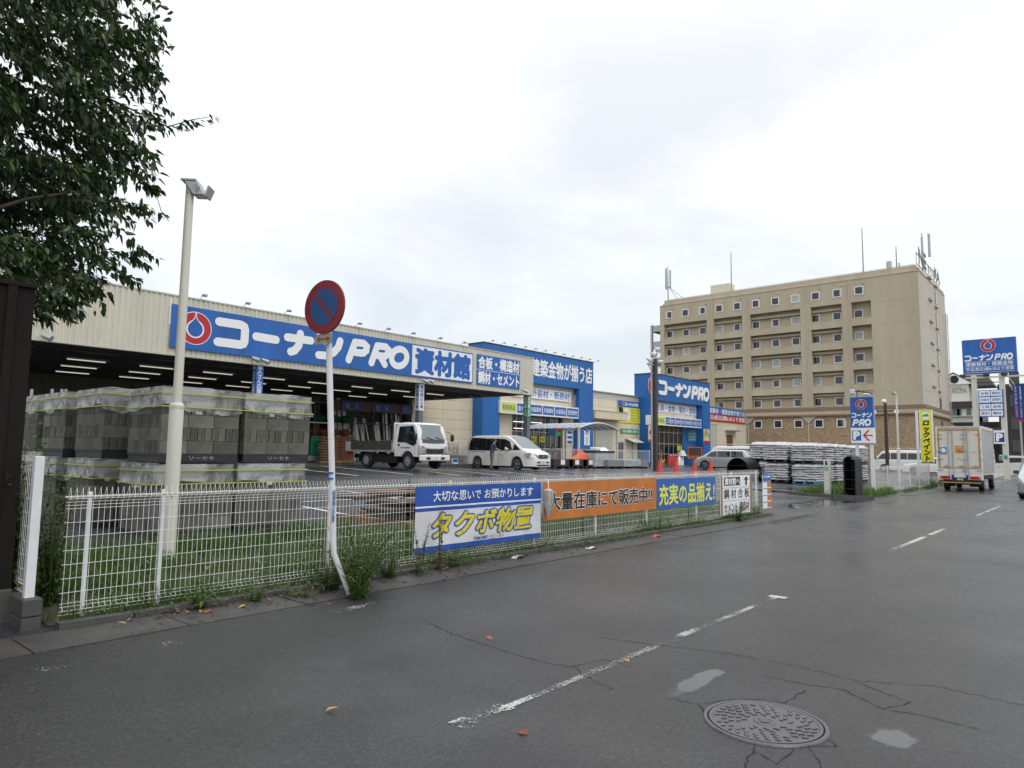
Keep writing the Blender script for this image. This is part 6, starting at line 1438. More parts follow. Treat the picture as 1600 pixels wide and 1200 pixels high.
# white minivan with its nose to the road
VX, VY = 28.75, 27.35; vz = gz(28.5, 25)
VL = 4.77
top = [(0,.9),(.02,1.45),(.08,1.78),(.35,1.85),(2.6,1.865),(3.0,1.80),(3.35,1.62),(4.0,1.15),(4.15,1.08),(4.55,.93),(4.70,.80),(4.77,.62)]
belt = [(0,.95),(3.0,.98),(3.9,1.02),(4.77,.80)]
e, sy_ = car('white minivan parked nose to the road with a man at its sliding door', 'minivan', VX, VY, vz, -pi/2, VL, 1.70, top, belt, .20, (.78, 3.64), .325, M['car_pearl'], 'minivan',
  glass=([(.15,1.02),(1.39,1.02),(1.39,1.68),(.25,1.72),(.12,1.4)], [(1.40,1.02),(2.39,1.03),(2.39,1.66),(1.40,1.68)], [(2.40,1.03),(3.34,1.05),(3.08,1.52),(2.75,1.64),(2.40,1.66)], [(3.35,1.05),(3.90,1.08),(3.42,1.40)]), wscreen=((3.05,1.76,.60),(4.02,1.14,.74)), nose=((0,.72),(.12,.86),(.45,.97),(.8,1)), spokes=5)
for s in (1,-1):
    m = MB(); m.hexa([(2.98,s*.86,1.06),(3.10,s*.86,1.06),(3.10,s*1.06,1.07),(2.98,s*1.06,1.07),(2.98,s*.86,1.16),(3.08,s*.86,1.16),(3.08,s*1.06,1.22),(2.98,s*1.06,1.22)]); m.build('mirror', M['car_pearl'], e, fix=True, bevel=.02)
    m = MB(); q = [(4.15,.84,.86),(4.45,.77,.93),(4.66,.57,.86),(4.75,.38,.79),(4.77,.36,.69),(4.64,.68,.66),(4.34,.84,.70)]; m.prism([(x+.02,s*(y+.02),z) for x,y,z in q], 0, (.014,s*.016,0)); m.build('headlight', M['head_lens'], e, fix=True)
    m = MB(); m.tube([(4.60,s*.66,.38),(4.66,s*.66,.38)], .045, 10); m.build('fog_lamp', M['head_lens'], e)
    B(.0,3.6,s*.8455,s*.853,.56,.575).build('crease', M['grey_metal'], e) if False else None
    for x0_, x1_ in ((1.38,1.392),(2.37,2.382),(3.34,3.352)): m = MB(); m.poly([(x0_,s*.853,.30),(x1_,s*.853,.30),(x1_,s*.853,.96),(x0_,s*.853,.96)]); m.build('door_gap', M['black'], e)
    m = MB(); m.poly([(.25,s*.855,.945),(1.45,s*.855,.93),(1.45,s*.855,.955),(.25,s*.855,.965)]); m.build('slide_rail', M['black'], e)
    B(1.5,1.68,s*.85,s*.875,.82,.85).build('door_handle', M['car_pearl'], e); B(2.5,2.68,s*.85,s*.875,.84,.87).build('door_handle', M['car_pearl'], e)
    m = MB(); m.prism([(.0,s*.80,1.05),(.09,s*.835,1.05),(.10,s*.80,1.55),(.03,s*.74,1.55)], 0, (-.01,s*.01,0)); m.build('tail_light', M['tail_red'], e, fix=True)
for k in range(3): B(4.765,4.792,-.34,.34,.65+.065*k,.67+.065*k).build('grille_bar', M['chrome'], e)
B(4.74,4.772,-.36,.36,.62,.84).build('grille', M['black'], e); B(4.765,4.79,-.05,.05,.70,.78).build('grille_badge', M['chrome'], e)
B(4.73,4.783,-.52,.52,.25,.32).build('air_intake', M['black'], e); plate(e, 4.785, .40); 
for s in (1,-1): B(4.74,4.782,s*.25,s*.5,.40,.48).build('air_intake', M['black'], e)
text(Frame((4.80,-.13,.42),(0,1,0),(0,0,1),(1,0,0)), '48-10', 0,0,.26,.09,0,M['letter_black'],e)
# man at the van
def person(label, x, y, z, rz, H, pose, cols, name='person', hairc=(.02,.018,.015), bald=False):
    """one skinned body; joints in units of standing height, x forward, y left"""
    e = empty(name, (x, y, z), label, 'person', rz=rz)
    J = dict(pelvis=(0,0,.52), waist=(.0,0,.60), chest=(.005,0,.72), neck=(.012,0,.825), head0=(.02,0,.87), head=(.028,0,.925), crown=(.02,0,.965),
      lhip=(0,.055,.50), lknee=(.015,.06,.28), lank=(-.01,.062,.045), ltoe=(.075,.07,.02), rhip=(0,-.055,.50), rknee=(.015,-.06,.28), rank=(-.01,-.062,.045), rtoe=(.075,-.07,.02),
      lsh=(0,.11,.80), lelb=(-.01,.135,.64), lwri=(.03,.14,.50), lhand=(.05,.14,.45), rsh=(0,-.11,.80), relb=(-.01,-.135,.64), rwri=(.03,-.14,.50), rhand=(.05,-.14,.45))
    J.update(pose); R_ = dict(pelvis=.085, waist=.078, chest=.088, neck=.034, head0=.04, head=.052, crown=.035, lhip=.058, lknee=.036, lank=.027, ltoe=.022, lsh=.038, lelb=.026, lwri=.018, lhand=.020)
    for k in list(R_): 
        if k[0] == 'l': R_['r'+k[1:]] = R_[k]
    ed = [('pelvis','waist'),('waist','chest'),('chest','neck'),('neck','head0'),('head0','head'),('head','crown')]
    for s in 'lr': ed += [('pelvis',s+'hip'),(s+'hip',s+'knee'),(s+'knee',s+'ank'),(s+'ank',s+'toe'),('chest',s+'sh'),(s+'sh',s+'elb'),(s+'elb',s+'wri'),(s+'wri',s+'hand')]
    names = list(J); me = bpy.data.meshes.new('body'); me.from_pydata([tuple(c*H for c in J[k]) for k in names], [(names.index(a), names.index(b)) for a, b in ed], [])
    o = bpy.data.objects.new('body', me); C.objects.link(o); sk = o.modifiers.new('s', 'SKIN'); su = o.modifiers.new('u', 'SUBSURF'); su.levels = 2; su.render_levels = 2
    for i, k in enumerate(names): me.skin_vertices[0].data[i].radius = (R_[k]*H, R_[k]*H*(.8 if k in ('chest','waist','pelvis') else 1)); me.skin_vertices[0].data[i].use_root = (k == 'pelvis')
    dg = bpy.context.evaluated_depsgraph_get(); m2 = bpy.data.meshes.new_from_object(o.evaluated_get(dg)); bpy.data.objects.remove(o)
    skin = mat('skin', (.42,.26,.18), .5, var=.05); shoes = mat('shoes', (.03,.03,.03), .5)
    for q in (skin, cols[0], cols[1], shoes): m2.materials.append(q)
    slv = cols[2]*H
    hd = [V(J[k])*H for k in ('lelb','lwri','lhand','relb','rwri','rhand')]
    for p in m2.polygons:
        c = p.center; f = 0
        nearhand = min((c-hd[i]).length for i in ((1,2,4,5))) < .09*H/1 or (cols[2] == 0 and False)
        arm = min((c-(hd[a]+(hd[b]-hd[a])*t)).length for a, b in ((0,1),(3,4)) for t in (.25,.6,1.0)) < .055*H
        if c.z < .05*H: f = 3
        elif nearhand or (arm and abs(c.y) > .105*H or arm and c.x > .12*H): f = 0
        elif c.z < .53*H: f = 2
        elif c.z < .825*H: f = 1
        p.material_index = f; p.use_smooth = True
    ob = bpy.data.objects.new('body', m2); C.objects.link(ob); ob.parent = e
    hx, hy, hz = [c*H for c in J['head']]
    m = MB(); rws = []
    for i in range(7):
        a = pi/2*i/6*1.15; rws.append([(hx-.008*H+.058*H*sin(a)*cos(t)*(1.05 if cos(t) < 0 else .85 if not bald else .5), hy+.050*H*sin(a)*sin(t), hz+.058*H*cos(a) - (.02*H if cos(t) < -.2 else 0)*sin(a)) for t in [2*pi*j/14 for j in range(15)]])
    m.grid(rws); m.build('hair', mat('hair', hairc, .6), e, smooth=True, fix=True)
    m = MB(); m.hexa([(hx+.045*H,hy-.008*H,hz-.02*H),(hx+.068*H,hy-.006*H,hz-.02*H),(hx+.068*H,hy+.006*H,hz-.02*H),(hx+.045*H,hy+.008*H,hz-.02*H),(hx+.045*H,hy-.004*H,hz+.01*H),(hx+.052*H,hy-.003*H,hz+.01*H),(hx+.052*H,hy+.003*H,hz+.01*H),(hx+.045*H,hy+.004*H,hz+.01*H)]); m.build('nose', skin, e, fix=True)
    for s in (1,-1): MB().tube([(hx+.046*H,hy+s*.02*H,hz+.002*H),(hx+.052*H,hy+s*.02*H,hz+.002*H)], .005*H, 6).build('eye', M['black'], e); MB().tube([(hx-.004*H,hy+s*.047*H,hz-.005*H),(hx-.004*H,hy+s*.056*H,hz-.002*H)], .012*H, 6).build('ear', skin, e)
    for s, k in ((1,'l'),(-1,'r')):
        w0, h0 = V(J[k+'wri'])*H, V(J[k+'hand'])*H; d = (h0-w0).normalized(); sd = d.cross(V((0,0,1))); sd = sd.normalized() if sd.length > .1 else V((0,1,0))
        for i in range(4): b = h0+sd*(.012*H*(i-1.5)); m = MB(); m.tube([b, b+d*.022*H, b+d*(.040+.004*(1-abs(i-1.5)))*H-V((0,0,.01*H))], [.0065*H,.006*H,.004*H], 5); m.build('finger', skin, e, smooth=True)
        m = MB(); b = (w0+h0)/2+sd*.02*H; m.tube([b, b+d*.02*H+sd*.012*H, b+d*.035*H+sd*.012*H], [.007*H,.0065*H,.005*H], 5); m.build('thumb', skin, e, smooth=True)
    return e
shirt = mat('work_shirt', (.035,.06,.12), .8, var=.25, scale=9); trousers = mat('grey_trousers', (.16,.155,.14), .85, var=.12)
pm = person('man in navy work shirt and grey trousers reaching towards the white minivan door', 27.15, 24.75, gz(27.2,24.8), RAD(-25), 1.66, dict(chest=(.03,0,.72), neck=(.055,0,.82), head0=(.075,0,.865), head=(.095,0,.915), crown=(.09,0,.955), lsh=(.03,.11,.795), rsh=(.03,-.11,.795),
   relb=(.08,-.14,.66), rwri=(.21,-.12,.62), rhand=(.26,-.12,.60), lelb=(.08,.135,.665), lwri=(.21,.10,.64), lhand=(.26,.09,.62), rank=(-.05,-.06,.05), rtoe=(.03,-.07,.02), rknee=(-.01,-.06,.28)), (shirt, trousers, 1))
person('shopper in dark clothes standing at the glass entrance under the shelter', onY(864,705,35).x, 35, gz(48,34)+.1, RAD(-150), 1.65, {}, (mat('dark_shirt', (.03,.035,.05), .8), mat('dark_trousers', (.04,.04,.05), .8), 1))
person('shopper in a pale top near the notice board by the right entrance pillar', onY(896,706,35.5).x, 35.5, gz(50,34)+.1, RAD(-60), 1.58, {}, (mat('pale_top', (.45,.38,.34), .8), mat('dark_trousers', (.04,.04,.05), .8), 1))

# flatbed truck: tail to the hall, nose to the road
TX, TY, TZ = 20.2, 26.40, .80; TL = 4.72; rz = -pi/2
e = empty('flatbed_truck', (TX, TY, TZ), 'white small flatbed truck with a dark tarpaulin load parked beside the hall column', 'truck', rz=rz); W = 1.72
P('canvas', (.045,.045,.033), .8, var=.3, scale=6, bump=.4); P('truck_white', (.68,.69,.69), .25, var=.05, coat=.5); P('truck_grey', (.35,.36,.37), .5)
# cab shell lofted in x
m = MB(); rows = []; prof = [(3.12,1.88),(3.20,1.96),(3.6,1.98),(4.22,1.96),(4.36,1.90),(4.46,1.66),(4.56,1.36),(4.63,1.15),(4.67,.95),(4.68,.62),(4.66,.55)]
def cabz(x): return lerp_tab(prof, x)
for i in range(33):
    x = 3.12+(4.67-3.12)*i/32; zt_ = cabz(x); d = abs(x-3.95); R = .42; zs = .52 if d > R else max(.52, .34+sqrt(R*R-d*d)); k = 1-.10*max(0,(x-4.35)/.33)**2
    g = max(.02, zt_-1.10) if zt_ > 1.12 else .02; hw = W/2*k; zb_ = min(1.10, zt_-.02)
    rows.append([(x, y, z) for y, z in ((hw-.08,zs),(hw,zs+.02),(hw,(zs+zb_)/2),(hw,zb_),(hw-.05*g/.85,zb_+g*.5),(hw-.10*g/.85,zt_-min(.06,g*.2)),(hw-.16*g/.85-.03,zt_-.0),(hw*.5,zt_+.01),(0,zt_+.012))])
m.grid(rows); m.grid([[(x,-y,z) for x, y, z in reversed(r)] for r in rows]); 
m.poly([p for p in rows[0]] + [(p[0],-p[1],p[2]) for p in reversed(rows[0][:-1])]); m.poly(list(reversed([p for p in rows[-1]] + [(p[0],-p[1],p[2]) for p in reversed(rows[-1][:-1])])))
cab = m.build('cab', M['truck_white'], e, smooth=.6, fix=True)
# windscreen panel and black band below, grille, bumper
def sl(x0, z0, x1, z1, hw0, hw1, nm, mt, off=.014): 
    m = MB(); nx, nz = (z0-z1), (x1-x0); l = math.hypot(nx, nz); nx, nz = nx/l, nz/l
    m.grid([[(x0+nx*off-.05*c*c, hw0*c, z0+nz*off) for c in (-1,-.6,-.2,.2,.6,1)], [(x1+nx*off-.05*c*c, hw1*c, z1+nz*off) for c in (-1,-.6,-.2,.2,.6,1)]]); return m.build(nm, mt, cab, smooth=True)
sl(4.375,1.87,4.60,1.25,.72,.79,'windscreen',M['windscreen'],.035); sl(4.601,1.245,4.64,1.10,.79,.80,'cowl',M['car_glass'],.035)
for a, b in ((-.05,-.42),(.50,.12)): m = MB(); m.tube([(4.65,a,1.26),(4.62,b,1.36)], .012, 4); m.build('wiper', M['black'], cab)
B(4.665,4.71,-.47,.47,.66,.88).build('grille', M['black'], cab); 
for k in range(4): B(4.70,4.725,-.45,.45,.68+.05*k,.70+.05*k).build('grille_bar', M['dark_metal'], cab)
text(Frame((4.728,-.32,.842),(0,1,0),(0,0,1),(1,0,0)), 'CANTER', 0,0,.64,.035,0,M['chrome'],cab,bold=.02)
m = MB()
for k in range(3): a = RAD(90+120*k); m.prism([(4.728, .0+.0, .755)]+[(4.728, .045*cos(a+d), .755+.045*sin(a+d)) for d in (-.5,)]+[(4.728, .075*cos(a), .755+.075*sin(a))]+[(4.728, .045*cos(a+.5), .755+.045*sin(a+.5))], 0, (.008,0,0))
m.build('grille_badge', M['tail_red'], cab, fix=True)
for s in (1,-1):
    m = MB(); m.prism([(4.675,s*.49,.62),(4.675,s*.83,.62),(4.59,s*.862,.80),(4.60,s*.84,1.0),(4.68,s*.64,.97),(4.70,s*.49,.88)], 0, (.035,0,0)); m.build('headlight', M['head_lens'], cab, fix=True)
    m = MB(); m.prism([(4.58,s*.853,.63),(4.66,s*.80,.63),(4.66,s*.80,.72),(4.58,s*.853,.72)], 0, (.02,s*.02,0)); m.build('indicator', M['indicator'], cab, fix=True)
    m = MB(); q = [(3.30,1.14),(3.34,1.80),(4.20,1.83),(4.30,1.66),(4.52,1.10),(4.30,.98),(3.85,1.12)]; m.prism([(x, s*(W/2+.006-.10*max(0,(z-1.1))/.85*.9), z) for x, z in q], 0, (0,s*.006,0)); m.build('side_window', M['car_glass'], cab, fix=True)
    for q in (((3.26,.60),(3.27,.60),(3.27,1.85),(3.26,1.85)),((4.42,.60),(4.43,.60),(4.43,1.05),(4.42,1.05))): m = MB(); m.poly([(x, s*(W/2+.004-.1*max(0,(z-1.1))/.85), z) for x, z in q]); m.build('door_gap', M['black'], cab)
    B(3.34,3.46,s*(W/2),s*(W/2+.02),.98,1.06).build('door_handle', M['black'], cab)
    m = MB(); m.tube([(4.45,s*.86,1.62),(4.62,s*1.0,1.55),(4.66,s*1.05,1.25)], .012, 5); m.build('mirror_arm', M['black'], cab)
    m = MB(); m.tube([(4.66,s*1.06,1.20),(4.66,s*1.06,1.24),(4.66,s*1.06,1.46),(4.66,s*1.06,1.50)], [.05,.085,.085,.05], 8); m.build('mirror', M['black'], cab, smooth=.7)
text(Frame((3.5,-W/2-.006,.86),(1,0,0),(0,0,1),(0,-1,0)), '資材運搬', 0,0,.62,.09,0,M['letter_black'],cab)
B(4.66,4.78,-W/2+.01,W/2-.01,.36,.60).build('bumper', M['truck_white'], e, bevel=.03); fr = plate(e, 4.785, .40)
for s in (1,-1): B(4.775,4.79,s*.30,s*.52,.42,.52).build('bumper_slot', M['black'], e)
text(Frame((4.80,-.13,.425),(0,1,0),(0,0,1),(1,0,0)), '3-76', 0,0,.26,.10,0,M['letter_black'],e)
# chassis, deck, boards
for s in (1,-1): B(-.3,4.3,s*.35-.05,s*.35+.05,.42,.60).build('chassis_rail', M['under'], e)
B(.4,3.1,-.7,.7,.25,.62).build('running_gear', M['under'], e)
B(-.35,3.05,-W/2,W/2,.72,.80).build('deck', M['truck_grey'], e)
P('side_metal', (.45,.46,.46), .45, .2)
for s in (1,-1): 
    B(-.33,3.03,s*(W/2-.04),s*(W/2),.80,1.12).build('side_board', M['side_metal'], e)
    for k in range(4): B(.3+.8*k,.36+.8*k,s*(W/2),s*(W/2+.02),.74,.84).build('hinge', M['galv'], e)
    B(.0,3.05,s*(W/2+.001),s*(W/2+.02),.715,.74).build('rail', M['galv'], e)
    m = MB(); m.grid([[(x, s*(W/2+.022+.008*sin(x*9+z*20)), z+.02*sin(x*5)*(z > 1)) for z in (.80,.9,1.0,1.1,1.2)] for x in [.05+.26*i for i in range(12)]]); m.build('hanging_canvas', M['canvas'], e)
B(-.37,-.335,-W/2,W/2,.80,1.14).build('tail_board', M['side_metal'], e)
m = MB()
for s in (1,-1): m.box(3.02,3.08,s*.82-.03,s*.82+.03,.80,1.98)
for z in (1.15,1.5,1.94): m.box(3.03,3.07,-.79,.79,z-.03,z+.03)
for k in range(5): m.box(3.035,3.065,-.6+.3*k-.015,-.6+.3*k+.015,.8,1.9)
m.build('headboard', M['truck_white'], e)
m = MB(); rnd = random.Random(4); m.grid([[(.7+2.1*i/10, -.78+1.56*j/6, 1.0+.22*sin(pi*j/6)**.5*sin(pi*i/10)**.4+rnd.uniform(-.02,.03)) for j in range(7)] for i in range(11)]); m.build('tarpaulin', M['canvas'], e, smooth=True)
add_wheels(e, (1.15, 3.95), W, .335, .2, 0, inset=.03)
for s in (1,-1): B(.55,.62,s*.5-.2,s*.5+.2,.3,.72).build('mudflap', M['rubber'], e); B(-.37,-.35,s*.6-.15,s*.6+.15,.6,.7).build('tail_lamp', M['tail_red'], e)
# wheel arch mudguards
# box truck driving away
BX, BYc = 40.0, 5.68; e = empty('box_truck', (BX, BYc, 0), 'white box truck seen from behind driving away along the street', 'truck', rz=0); W = 1.90; ZB0, ZB1 = .78, 3.12
P('box_white', (.66,.67,.66), .35, var=.08, scale=2, streak=4); P('box_side', (.50,.52,.53), .3, .3, var=.1, scale=1.5); P('trim_orange', (.50,.25,.04), .5, var=.15, scale=5); P('panel_old', (.62,.60,.52), .45, var=.08)
MB().box(.02,4.3,-W/2+.01,W/2-.01,ZB0,ZB1-.03).build('box', M['box_side'], e)
for k in range(16):
    for s in (1,-1): B(.18+.26*k,.20+.26*k,s*(W/2-.009),s*(W/2),ZB0+.1,ZB1-.1).build('side_rib', M['galv'], e)
fr = Frame((0, W/2, 0), (0,-1,0), (0,0,1), (-1,0,0))
rectf(fr, 0, ZB0, .07, ZB1, -.06, .02, 'corner_post', M['box_white'], e); rectf(fr, W-.07, ZB0, W, ZB1, -.06, .02, 'corner_post', M['box_white'], e); rectf(fr, .071, ZB1-.12, W-.071, ZB1, -.06, .02, 'top_rail', M['galv'], e); rectf(fr, .071, ZB0, W-.071, ZB0+.10, -.06, .02, 'rear_sill', M['box_white'], e)
dz0, dz1 = ZB0+.11, ZB1-.13
cuts = [.08, .66, 1.28, W-.08]
for i in range(3):
    d = rectf(fr, cuts[i]+.005, dz0+.2, cuts[i+1]-.005, dz1, -.02, .012, 'rear_door', M['panel_old'], e)
    for q in ((cuts[i]+.005, dz0+.2, cuts[i+1]-.005, dz0+.25), (cuts[i]+.005, dz1-.07, cuts[i+1]-.005, dz1)) + (((.085, dz0+.25, .15, dz1-.07),) if i == 0 else ((W-.15, dz0+.25, W-.085, dz1-.07),) if i == 2 else ()): rectf(fr, *q, .013, .022, 'door_trim', M['trim_orange'], d)
rectf(fr, .08, dz0, W-.08, dz0+.19, -.02, .014, 'lower_panel', M['box_white'], e)
for x in (.52, .70, 1.18, 1.32): m = MB(); m.tube([fr.p(x, ZB0-.02, .05), fr.p(x, ZB1-.04, .05)], .019, 8); m.build('lock_rod', M['galv'], e)
for x in (.03, 1.02, W-.14):
    for z in (.52,.75,1.15,1.75,2.05): 
        if z in (.52, 2.05): continue
        rectf(fr, x, ZB0+z, x+.24 if x < 1.5 else x+.12, ZB0+z+.035, .03, .05, 'hinge', M['galv'], e)
for x in (.03, 1.02, W-.26): rectf(fr, x, ZB0+1.95, x+.24, ZB0+1.985, .03, .05, 'hinge', M['galv'], e); rectf(fr, x, ZB0+.22, x+.24, ZB0+.255, .03, .05, 'hinge', M['galv'], e)
for x in (.30, .88, 1.48): rectf(fr, x, ZB0+.42, x+.28, ZB0+.45, .03, .06, 'latch', M['galv'], e); rectf(fr, x+.12, ZB0+.36, x+.18, ZB0+.48, .03, .05, 'latch_plate', M['galv'], e)
P('sticker_blue', (.05,.25,.50), .5); rectf(fr, .16, ZB0+1.0, .44, ZB0+1.34, .0225, .026, 'sticker', M['sticker_blue'], e); disc(fr, .11, .03, M['sign_white'], 'sticker_disc', e, .003, ca=.30, cb=ZB0+1.18)
rectf(fr, .80, ZB0+1.24, 1.13, ZB0+1.40, .0225, .026, 'sticker', P('sticker_red', (.60,.10,.02), .5), e); rectf(fr, .80, ZB0+1.06, 1.13, ZB0+1.235, .0225, .026, 'sticker', P('sticker_orange', (.62,.30,.03), .5), e)
text(fr, '最大積載量', .83, ZB0+1.27, 1.10, ZB0+1.36, .029, M['letter_lime'], e, bold=.02); text(fr, '一般貨物', .83, ZB0+1.10, 1.10, ZB0+1.20, .029, M['letter_red'], e, bold=.02)
text(fr, '安全運転中', 1.42, ZB0+1.08, 1.66, ZB0+1.12, .0235, M['letter_blue'], e); rectf(fr, .88, ZB0+.78, .98, ZB0+.82, .0225, .026, 'sticker', M['sticker_orange'], e)
B(.05,4.3,W/2-.008,W/2+.004,ZB0+.12,ZB0+.17).build('side_line', M['trim_orange'], e); B(.05,4.3,-W/2-.004,-W/2+.008,ZB0+.12,ZB0+.17).build('side_line', M['trim_orange'], e); B(.05,4.3,-W/2-.004,-W/2+.008,ZB1-.16,ZB1-.11).build('side_line', M['trim_orange'], e)
B(0,4.32,-W/2-.01,W/2+.01,ZB1-.029,ZB1+.02).build('box_roof', M['box_white'], e)
B(-.02,.20,-W/2+.02,W/2-.02,.55,ZB0-.001).build('rear_frame', M['box_white'], e)
for s in (1,-1):
    rectf(fr, (W/2-s*.62)-.22, .58, (W/2-s*.62)+.22, .72, .021, .05, 'tail_lamp', M['tail_red'], e); rectf(fr, (W/2-s*.80)-.04, .59, (W/2-s*.80)+.04, .71, .051, .055, 'indicator', M['indicator'], e)
    rectf(fr, (W/2-s*.30)-.05, .50, (W/2-s*.30)+.05, ZB0, .021, .03, 'stay', M['navy'], e)
rectf(fr, .65, .42, 1.25, .66, .021, .04, 'plate_holder', M['black'], e); fr2 = Frame((-.045, .17, .50), (0,-1,0), (0,0,1), (-1,0,0)); rectf(fr2, 0, 0, .34, .14, 0, .008, 'number_plate', M['green_plate'] if 'green_plate' in M else P('green_plate', (.02,.10,.05), .5), e); text(fr2, '48-62', .05,.03,.30,.11,.011,M['letter_white'],e, bold=.02)
B(-.05,.05,-W/2+.08,W/2-.08,.36,.50).build('under_bar', M['black'], e); rectf(fr, .12, .385, W-.12, .435, .051, .06, 'reflector_strip', M['trim_orange'], e)
B(.5,4.2,-.5,.5,.30,.76).build('chassis', M['under'], e)
add_wheels(e, (1.15, 4.75), 1.72, .37, .22, 0)
for s in (1,-1):
    B(.6,.66,s*.55-.25,s*.55+.25,.2,.62).build('mudflap', M['rubber'], e)
    B(4.2,4.4,s*.86,s*.9,.5,.75).build('side_guard', M['galv'], e)
m = MB(); m.hexa([(4.36,-.86,.5),(5.9,-.86,.5),(5.9,.86,.5),(4.36,.86,.5),(4.36,-.80,2.35),(5.45,-.80,2.35),(5.45,.80,2.35),(4.36,.80,2.35)]); m.build('cab', M['truck_white'], e, fix=True, bevel=.06)
for s in (1,-1): m = MB(); m.prism([(4.55,s*.846,1.3),(5.7,s*.846,1.3),(5.45,s*.825,2.1),(4.6,s*.825,2.1)], 0, (0,s*.01,0)); m.build('side_window', M['car_glass'], e, fix=True)
m = MB(); m.tube([(5.7,-.85,1.9),(5.85,-1.08,1.75)], .015, 5); m.build('mirror_arm', M['black'], e); m = MB(); m.tube([(5.85,-1.08,1.45),(5.85,-1.08,1.5),(5.85,-1.08,1.75),(5.85,-1.08,1.8)], [.05,.1,.1,.05], 8); m.build('mirror', M['head_lens'], e, smooth=.7)
B(.3,.45,.15,.35,ZB1+.02,ZB1+.06).build('roof_lamp', M['indicator'], e)
# car at the right edge coming towards us
p = onZ(1597,778,0)
top = [(0,.75),(.05,.95),(.5,1.25),(1.0,1.48),(2.2,1.50),(2.6,1.42),(3.3,.98),(3.5,.94),(4.0,.80),(4.12,.6)]; belt = [(0,.9),(3.2,.92),(4.12,.74)]
e, s_ = car('silver white compact car just entering the frame at the right edge', 'car', 38.6, 2.16, 0, pi, 4.12, 1.69, top, belt, .2, (.75,3.3), .30, M['car_silver'], 'oncoming_car', glass=([(.55,.96),(2.0,.96),(2.0,1.38),(.95,1.40)],[(2.06,.96),(3.0,.96),(2.55,1.34),(2.06,1.38)]), wscreen=((2.62,1.4,.55),(3.3,1.0,.68)), nose=((0,.70),(.15,.88),(.5,1)))
for s in (1,-1):
    m = MB(); m.prism([(3.72,s*.78,.70),(3.98,s*.60,.72),(4.08,s*.42,.66),(4.06,s*.50,.58),(3.80,s*.80,.60)], 0, (.03,s*.02,.01)); m.build('headlight', M['head_lens'], e, fix=True)
    m = MB(); m.hexa([(2.72,s*.84,.98),(2.84,s*.84,.98),(2.84,s*1.03,.98),(2.72,s*1.03,.98),(2.72,s*.84,1.12),(2.82,s*.84,1.12),(2.82,s*1.03,1.12),(2.72,s*1.03,1.12)]); m.build('mirror', M['black'], e, fix=True, bevel=.02)
B(4.05,4.13,-.5,.5,.3,.5).build('grille', M['black'], e); plate(e, 4.14, .36); B(3.7,4.1,-.82,.82,.18,.26).build('lip', M['black'], e)
# silver hatchback and vans in the yard
p = onX(1101,731,50); zc = gz(50,23.6)
top = [(0,.9),(.1,1.2),(.35,1.52),(2.6,1.55),(2.9,1.45),(3.55,1.02),(3.9,.92),(4.1,.72)]; belt = [(0,.92),(3.5,.95),(4.1,.7)]
a_ = RAD(100)
e, s_ = car('silver wagon parked beside the cones with only its nose and wheel clear', 'car', 0, 0, 0, RAD(118), 4.1, 1.69, top, belt, .2, (.7,3.3), .31, M['car_silver'], 'hatchback', glass=([(.3,.98),(1.3,.98),(1.3,1.42),(.45,1.42)],[(1.36,.98),(2.3,.98),(2.3,1.42),(1.36,1.42)],[(2.36,.98),(3.2,1.0),(2.8,1.34),(2.36,1.42)]), wscreen=((2.92,1.4,.6),(3.6,1.0,.7)))
def seat_car(e, px, py, Y, wx, s, W, rz, extra=0):
    """stand the car so that its named wheel stands at a chosen yard spot"""
    q = onY(px, py, Y); R = Matrix.Rotation(rz, 3, 'Z'); d = R @ V((wx, s*W/2, 0)); e.rotation_euler = (0,0,rz); e.location = (q.x-d.x, Y-d.y, gz(q.x, Y)+extra)
# heading towards +Y so that the nose is on the left in the photograph
seat_car(e, 1101, 731, 23.8, 3.3, 1, 1.69, RAD(95))
hi_top = [(0,1.6),(.03,1.93),(.2,1.98),(3.4,1.98),(3.75,1.85),(4.35,1.15),(4.55,1.02),(4.69,.8)]; hi_belt = [(0,1.1),(4.0,1.12),(4.69,.8)]
HG = ([(.2,1.18),(1.5,1.18),(1.5,1.72),(.25,1.72)],[(1.56,1.18),(2.9,1.18),(2.9,1.72),(1.56,1.72)],[(2.96,1.18),(4.05,1.2),(3.65,1.66),(2.96,1.72)])
def van(label, px, py, Y, rz, roofrack=True, paint='car_white'):
    e, s_ = car(label, 'van', 0, 0, 0, rz, 4.69, 1.69, hi_top, hi_belt, .22, (.9,3.5), .32, M[paint], 'work_van', glass=HG, wscreen=((3.78,1.8,.62),(4.4,1.16,.72)), tumble=.12, spokes=0, group='vans in the store yard', rear=((0.0,1.2,.6),(.0,1.75,.56)))
    seat_car(e, px, py, Y, 3.5, 1, 1.69, rz)
    for s in (1,-1):
        m = MB(); m.prism([(4.45,s*.72,.86),(4.64,s*.60,.86),(4.66,s*.60,.70),(4.48,s*.76,.70)], 0, (.03,s*.02,0)); m.build('headlight', M['head_lens'], e, fix=True)
        m = MB(); m.tube([(4.1,s*.84,1.2),(4.1,s*.98,1.2)], .02, 5); m.tube([(4.1,s*.99,1.12),(4.1,s*.99,1.32)], .05, 6); m.build('mirror', M['black'], e)
    for y in (-.62,.62): B(-.03,-.001,y-.1,y+.1,.7,1.05).build('tail_lamp', M['tail_red'], e)
    if roofrack:
        m = MB()
        for k in range(4): m.tube([(.5+k*.9,-.68,2.0),(.5+k*.9,-.68,2.14),(.5+k*.9,.68,2.14),(.5+k*.9,.68,2.0)], .02, 5)
        for y in (-.66,0,.66): m.tube([(.3,y,2.16),(3.5,y,2.16)], .02, 5)
        m.build('roof_rack', M['galv'], e)
    return e
van('white work van with a roof rack behind the silver wagon', 1118, 727, 28.5, RAD(95))
